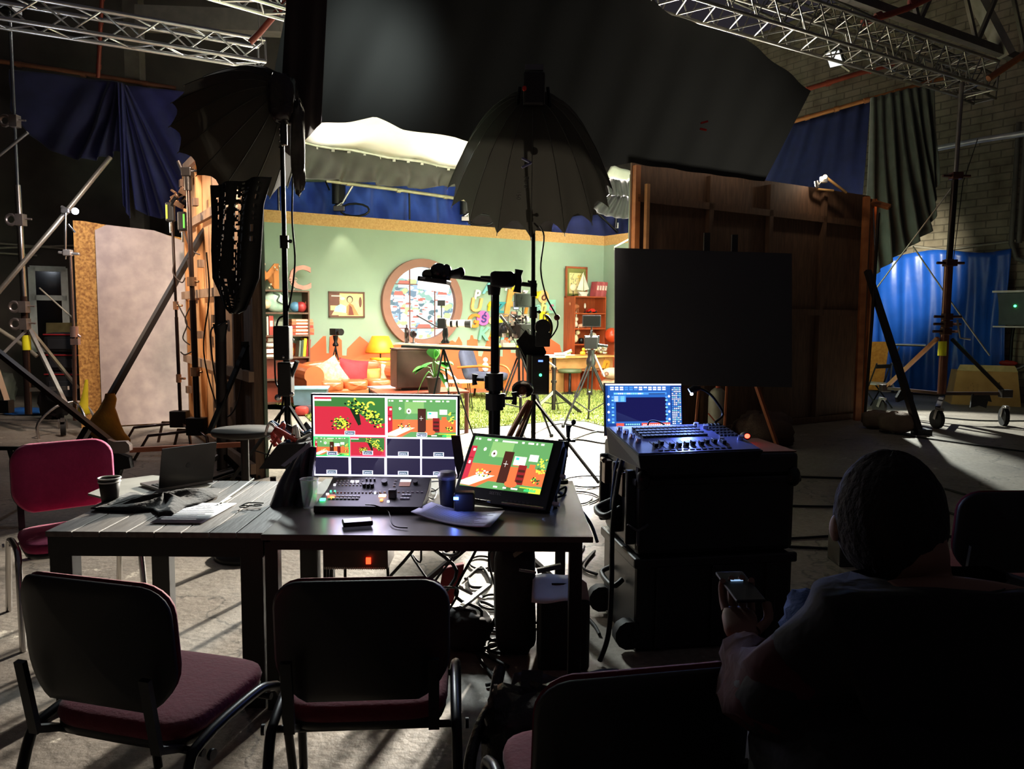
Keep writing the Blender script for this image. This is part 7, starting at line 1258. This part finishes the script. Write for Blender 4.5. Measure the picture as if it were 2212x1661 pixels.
sc = MB(Ml2); qd(sc, 0, 0, 0, 1, 1, .0); qd(sc, 1, 0, .965, 1, .035, .0004); qd(sc, 6, .03, .13, .82, .83, .0003)
qd(sc, 3, .13, .17, .66, .53, .001); qd(sc, 2, .1, .76, .7, .05, .0008); qd(sc, 3, .56, .765, .22, .02, .0012); qd(sc, 2, .1, .6, .16, .14, .0015)
for i in range(12):
    for j in range(2): qd(sc, 1 if RN.random() < .75 else 2, .06+.062*i, .86+.045*j, .046, .03, .001)
for i in range(16): qd(sc, RN.choice((1, 5)), .11+.024*i, .768, .018, .03, .0014)
for i in range(5): qd(sc, 1, .11, .615+.024*i, .05, .009, .002); qd(sc, 5, .19, .615+.024*i, .05, .009, .002)
for j in range(4):
    for x in (.035, .83): sc.k = 1; sc.poly([(x+.015*cos(a), .72-.17*j+.028*sin(a)) for a in [k*pi/4 for k in range(8)]], z=.0016)
    for x in (.075, .78): qd(sc, 2, x, .68-.16*j, .03, .05, .0014); qd(sc, 5, x, .62-.16*j, .03, .03, .0014)
for i in range(5):
    for j in range(20): qd(sc, RN.choice((1, 1, 2, 5)), .87+.025*i, .1+.042*j, .018, .022, .0014)
qd(sc, 4, .13, .06, .1, .075, .001); qd(sc, 4, .46, .06, .38, .075, .001)
for i in range(7): qd(sc, 5, .25+.028*i, .09, .02, .03, .0014)
for i in range(14): qd(sc, 1, .48+.026*i, .085, .016, .02, .0016)
for i in range(30): qd(sc, RN.choice((1, 5, 2)), .02+.031*i, .02, .02, .02, .0014)
part('screen', sc, UM, t, label='lit blue software screen')
light('screen_glow', 'AREA', Ml2 @ V((.5, .5, .03)), Mk @ V((Wc*.5, DL*.5, 0)), 4.5, (.3, .45, 1), .33, .2)
cable('console_cable', [at(1402, 950, 3.85), at(1400, 915, 3.85), at(1415, 909, 3.85), at(1440, 922, 3.85), at(1447, 950, 3.85)], .004, RUB, 'thin black cable arching in front of the blue software screen'); cable('console_cable', [at(1512, 950, 3.9), at(1520, 918, 3.9), at(1535, 925, 3.9), at(1540, 950, 3.9)], .005, RUB, 'short black cable at the back edge of the console')
TL('connector', MB().cyl(at(1312, 948, 3.85), at(1334, 944, 3.85), .014), mat('#8c1f26', .5), 'red connector beside the left end of the console', 'connector')
P = at(1665, 970, 3.65); P = M @ V((CW-.12, .3, .99)); t = thing('rear_light', 'small red glowing light lying on the flight case', 'light', P-Z*.025); part('body', MB(TR(P)).ball((0, .01, 0), (.03, .03, .022)), BLK, t); part('red_lens', MB(TR(P)).ball((0, -.018, .004), (.014, .01, .012)), mat('#ff2418', em=16), t); light('rear_light_glow', 'POINT', P+V((.01, -.06, .03)), P, .05, (1, .12, .08), .01)
TL('tape_strip', MB(M).box((CW*.32, .002, .953), (.12, .012, .002)), mat('#1d4a4a', .4), 'thin teal tape strip along the front edge of the flight case', 'tape') if False else None
for i, L_ in enumerate(([(1690, 1028), (1800, 1032), (1900, 1036), (1990, 1045), (2050, 1058), (2110, 1074), (2180, 1080), (2260, 1076)], [(1690, 1092), (1800, 1094), (1920, 1090), (1990, 1090), (2015, 1096), (2090, 1118), (2250, 1150)], [(1690, 1164), (1790, 1158), (1850, 1150), (2000, 1150), (2250, 1200)], [(1690, 1180), (1800, 1186), (1850, 1195), (2000, 1240), (2250, 1260)], [(1900, 930), (2010, 948), (2212, 975)], [(2020, 900), (2110, 908), (2212, 909)])):
    cable('floor_cable', [fl(*p, .012) for p in L_], .011, RUB, ('first black cable running right from behind the flight case', 'second black cable running right from the flight case', 'third black cable running right from the flight case', 'nearest black cable running right from the flight case', 'long dark cable crossing the floor below the crank stand', 'straight dark cable behind the crank stand casters')[i])
P = fl(1822, 1215); TL('road_box', MB(TR(P)).box((0, 0, .1), (.14, .2, .2)), mat('#2a2724', .5), 'small dark ribbed box on the floor beyond the seated person', 'box', bev=.01)
# ================= chairs =================
PINK = mat('#b0275f', .85, scale=30, var=.06, bump=.15, bscale=80, sheen=.08); CRIM = mat('#6e0f26', .85, scale=30, var=.06, bump=.15, bscale=80, sheen=.08)
def chair(x, y, rz, label, fab, tubem, group=None, top=.87):
    t = thing('visitor_chair', label, 'chair', (x, y, 0), rz, group); M = TR(x, y, 0) @ RZ(rz)
    def rr(w_, h, r, n=6):
        P_ = []
        for cx, cy, a0 in ((w_/2-r, h/2-r, 0), (-w_/2+r, h/2-r, pi/2), (-w_/2+r, -h/2+r, pi), (w_/2-r, -h/2+r, 3*pi/2)): P_ += [(cx+r*cos(a0+pi/2*i/n), cy+r*sin(a0+pi/2*i/n)) for i in range(n+1)]
        return P_
    hb = .325; zc = top-hb/2
    def shell(dz, th, w_, h, bulge, pad):
        """curved panel: local x across, y up; th thickness toward the back"""
        P_ = rr(w_, h, .085); n = len(P_); rings = [1, .97, .8, .55, .28]
        mb = MB(M @ TR(0, -.24, zc) @ RX(pi/2+.1))
        def pt(k, i, s): px_, py_ = P_[i][0]*k, P_[i][1]*k; py2 = py_-(.05*(1-(2*px_/w_)**2) if py_ < 0 else 0)*(-py_/(h/2)); return V((px_, py2, s + bulge*(px_/w_*2)**2*-1.0*1 ))
        vs = [pt(k, i, dz+pad*(1-(k if k < 1 else 1.35)**2)) for k in rings for i in range(n)]+[V((0, -.0, dz+pad))]
        fs = [(r*n+i, (r+1)*n+i, (r+1)*n+(i+1) % n, r*n+(i+1) % n) for r in range(len(rings)-1) for i in range(n)]+[((len(rings)-1)*n+i, len(rings)*n, (len(rings)-1)*n+(i+1) % n) for i in range(n)]
        mb.add(vs, fs, True); return mb
    part('back_shell', shell(.012, 0, .48, hb, .05, .008), mat('#1d1b1c', .5), t, thick=.012)
    part('back_cushion', shell(-.014, 0, .462, hb-.014, .05, -.018), fab, t, thick=.03)
    part('seat', MB(M).sack((0, .05, .455), .24, .225, .032, .42, 28, 10, .0), fab, t); part('seat_shell', MB(M).sack((0, .05, .425), .235, .22, .026, .4, 28, 8, .0), mat('#171516', .5), t)
    for s in (-1, 1):
        part('frame_side', MB(M).tube(smooth([(s*.27, -.3, 0), (s*.265, -.2, .36), (s*.262, -.13, .43), (s*.26, .1, .445), (s*.262, .2, .43), (s*.268, .27, .36), (s*.272, .33, 0)], 4), .0155, 8), tubem, t)
        part('back_post', MB(M).bar((s*.2, -.14, .41), (s*.2, -.225, .45), .028, .02).bar((s*.2, -.225, .44), (s*.2, -.262, .66), .03, .016), BLK, t)
    part('cross_bar', MB(M).cyl((-.27, -.13, .4), (.27, -.13, .4), .011).cyl((-.27, .2, .4), (.27, .2, .4), .011).cyl((-.29, -.13, .4), (-.3, -.13, .4), .016).cyl((.29, -.13, .4), (.3, -.13, .4), .016), tubem, t)
    return t
BKT = mat('#16161a', .35, .4)
chair(-1.065, 2.21, -.26, 'dark red visitor chair in the foreground at the left, seen from behind', CRIM, BKT, 'dark red visitor chairs', top=.895)
chair(-.43, 2.29, .08, 'dark red visitor chair seen from behind between the tables and the camera, middle one', CRIM, BKT, 'dark red visitor chairs', top=.875)
chair(.25, 1.78, .2, 'visitor chair with a red-edged back nearest the camera, left of the seated person', CRIM, BKT, 'dark red visitor chairs', top=.86)
chair(-2.3, 3.95, -2.47, 'bright pink visitor chair facing the laptop at the left edge', PINK, CHR, top=.9)
chair(2.12, 3.42, .06, 'dark visitor chair with a red edge at the far right, beyond the seated person', CRIM, BKT, 'dark red visitor chairs', top=.88)
chair(.79, 1.28, 0.0, 'dark chair under the seated person in the right foreground', CRIM, BKT, top=.8)
t = thing('padded_jacket', 'dark red jacket hung over the far right chair back', 'jacket', (2.3, 3.2, .8)); part('cloth', MB(TR(2.36, 3.17, .84)).sack((0, 0, 0), .2, .06, .09, .7, lump=.1), mat('#5e1020', .9), t)
# stool in front of the timber flat
P = V((at(528, 935, 5.0).x, 5.0, 0)); sz = at(528, 928, 5.0).z; t = thing('bar_stool', 'round-seated dark stool in front of the timber flat', 'stool', P)
part('seat', MB(TR(P)).lathe([(0, sz-.05), (.12, sz-.05), (.2, sz-.03), (.21, sz-.01), (.2, sz+.005), (0, sz+.01)], 32), mat('#2b2721', .85), t); part('pillar', MB(TR(P)).cyl((0, 0, .08), (0, 0, sz-.05), .026), mat('#2c2a26', .4, .5), t)
part('base', MB(TR(P)).lathe([(0, 0), (.21, 0), (.2, .03), (.05, .06), (.035, .12)], 28), BLK, t)
for i, L_ in enumerate(([(455, 1035), (500, 1020), (540, 1010), (560, 1030)], [(460, 1045), (500, 1032), (545, 1038)], [(470, 1015), (520, 1000), (530, 990), (500, 980)])): cable('floor_cable', [fl(*p, .02) for p in L_], .014, RUB, ('black cable coiled at the foot of the round stool, topmost strand', 'black cable lying nearest the slatted table behind the laptop', 'black cable curling under the dark post by the stool')[i])
# ================= people =================
def skin_mesh(name, verts, edges, rad_, M, root=0, sub=2, mats=None, parent=None, mod=None, label=None):
    me = bpy.data.meshes.new('tmp'); me.from_pydata([V(v) for v in verts], edges, []); o = bpy.data.objects.new('tmp', me); COL.objects.link(o)
    sk = o.modifiers.new('s', 'SKIN'); sk.use_smooth_shade = True
    for i, sv in enumerate(me.skin_vertices[0].data): r_ = rad_[i]; sv.radius = r_ if isinstance(r_, tuple) else (r_, r_); sv.use_root = (i == root)
    ss = o.modifiers.new('u', 'SUBSURF'); ss.levels = sub; ss.render_levels = sub
    dg = bpy.context.evaluated_depsgraph_get(); m2 = bpy.data.meshes.new_from_object(o.evaluated_get(dg))
    mb = MB(M); co = [v.co.copy() for v in m2.vertices]
    if mod: co = [mod(c) for c in co]
    mb.add(co, [tuple(p.vertices) for p in m2.polygons], True)
    bpy.data.objects.remove(o); bpy.data.meshes.remove(me); bpy.data.meshes.remove(m2)
    return part(name, mb, mats, parent, label=label)
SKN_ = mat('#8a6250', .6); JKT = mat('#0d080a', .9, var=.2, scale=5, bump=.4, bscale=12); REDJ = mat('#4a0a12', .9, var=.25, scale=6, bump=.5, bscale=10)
px0, py0 = .765, 1.26
t = thing('person', 'person seen from behind, seated with short dark hair and a dark red jacket', 'person', (px0, py0, 0)); M = TR(px0, py0, 0)
# joints (relative): leaning slightly forward, looking at the set
J = [(0, 0, .53), (0, -.01, .72), (0, .0, .9), (-.01, .02, 1.05), (-.02, .08, 1.13), (-.05, .135, 1.19), (-.055, .16, 1.28),
     (.17, .03, 1.07), (.24, .08, .86), (.2, .3, .74), (.14, .38, .72),
     (-.19, .03, 1.06), (-.28, .08, .88), (-.25, .34, .86), (-.24, .42, .88),
     (.11, .02, .52), (.14, .46, .56), (.15, .5, .1), (.15, .62, .05), (-.11, .02, .52), (-.14, .46, .58), (-.16, .5, .1), (-.16, .62, .05)]
E_ = [(0, 1), (1, 2), (2, 3), (3, 4), (4, 5), (5, 6), (3, 7), (7, 8), (8, 9), (9, 10), (3, 11), (11, 12), (12, 13), (13, 14), (0, 15), (15, 16), (16, 17), (17, 18), (0, 19), (19, 20), (20, 21), (21, 22)]
Rr = [(.15, .12), (.14, .1), (.16, .11), (.15, .1), .055, (.08, .095), (.075, .09), .065, .045, .034, .028, .065, .045, .034, .028, .09, .062, .045, .04, .09, .062, .045, .04]
skin_mesh('body', J, E_, Rr, M, mats=SKN_, parent=t)
Jj = J[:5]+[J[7], J[8], J[9], J[11], J[12], J[13]]
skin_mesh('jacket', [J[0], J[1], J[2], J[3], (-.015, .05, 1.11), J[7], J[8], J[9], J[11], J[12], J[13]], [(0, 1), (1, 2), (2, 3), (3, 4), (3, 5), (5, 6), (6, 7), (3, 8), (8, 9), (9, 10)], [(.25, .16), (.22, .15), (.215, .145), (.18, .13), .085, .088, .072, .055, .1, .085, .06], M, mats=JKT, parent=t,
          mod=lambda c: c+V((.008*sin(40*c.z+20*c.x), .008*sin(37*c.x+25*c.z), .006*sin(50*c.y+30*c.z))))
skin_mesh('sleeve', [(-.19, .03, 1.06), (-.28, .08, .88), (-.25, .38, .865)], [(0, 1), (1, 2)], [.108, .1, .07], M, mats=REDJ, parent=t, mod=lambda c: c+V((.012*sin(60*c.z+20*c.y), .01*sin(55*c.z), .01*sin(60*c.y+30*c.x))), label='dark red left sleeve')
def hair(u, v): a = 2*pi*u; b = -.95+(pi/2+.95)*v; r_ = 1+.012*sin(17*a+5*b)+.01*sin(31*a-9*b)+.02*sin(3*a+1); return M @ V((-.055+.092*r_*cos(b)*cos(a), .16+.105*r_*cos(b)*sin(a)-.006, 1.23+.122*r_*sin(b)))
part('hair', MB().sheet(hair, 64, 26), mat('#1a120e', .9, var=.3, scale=20, bump=.5, bscale=60), t, thick=.006)
for s in (-1, 1): part('ear', MB(M).ball((-.055+s*.086, .19, 1.2), (.01, .018, .026)), SKN_, t)
part('nose', MB(M).ball((-.055, .27, 1.21), (.016, .026, .022)), SKN_, t)
for s in (-1, 1): part('eye', MB(M).ball((-.055+s*.035, .25, 1.235), (.013, .01, .009)), mat('#e6e2dc', .3), t)
part('mouth', MB(M).ball((-.055, .252, 1.165), (.026, .01, .007)), mat('#7a4038', .6), t)
def hand(t, P, d, up, side, name='hand'):
    d = d.normalized(); s_ = up.cross(d).normalized()*side; F_ = frame(P, d, s_)
    part('palm', MB(F_).sack((.045, 0, 0), .05, .04, .016, .6, 14, 8, .02), SKN_, t)
    for i, (L_, y) in enumerate(((.072, .03), (.082, .011), (.076, -.01), (.06, -.029))): part('finger', MB(F_).tube(smooth([(.085, y, 0), (.085+L_*.5, y*1.1, -.008), (.085+L_*.85, y*1.15, -.03), (.085+L_*.8, y*1.15, -.048)], 3), [.0095]*6+[.009, .0085, .008, .007], 8), SKN_, t)
    part('thumb', MB(F_).tube(smooth([(.02, .035, -.004), (.05, .062, -.014), (.085, .062, -.028)], 3), .011, 8), SKN_, t)
hand(t, M @ V((-.24, .42, .885)), V((.15, 1, .35)), Z, -1); hand(t, M @ V((.14, .37, .72)), V((-.3, 1, -.1)), Z, 1)
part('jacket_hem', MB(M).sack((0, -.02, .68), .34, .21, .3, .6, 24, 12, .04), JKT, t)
part('blue_scarf', MB(M).sack((-.17, .16, 1.03), .07, .08, .05, .8, lump=.12), mat('#274a86', .9, bump=.4), t, label='blue cloth showing over the left shoulder')
for s in (-1, 1): part('trouser_leg', MB(M).tube(smooth([(s*.11, -.02, .53), (s*.14, .44, .57), (s*.155, .5, .4), (s*.155, .5, .12)], 5), [.1]*5+[.085]*5+[.07]*6, 12), mat('#16181f', .9), t); part('shoe', MB(M).sack((s*.155, .57, .045), .05, .13, .045, .6), BLK, t)
Ph = M @ V((-.22, .52, .965)); t = thing('phone', 'small phone with a pale lit screen in the seated person’s hand', 'phone', Ph); F_ = frame(Ph, V((1, .1, 0)), V((0, 1, .15))); part('case', MB(F_).box((0, 0, 0), (.07, .14, .008)), BLK, t, bev=.003); part('screen', MB(F_).box((0, .02, .006), (.03, .006, .001)), mat('#9cc4f0', em=.7), t)
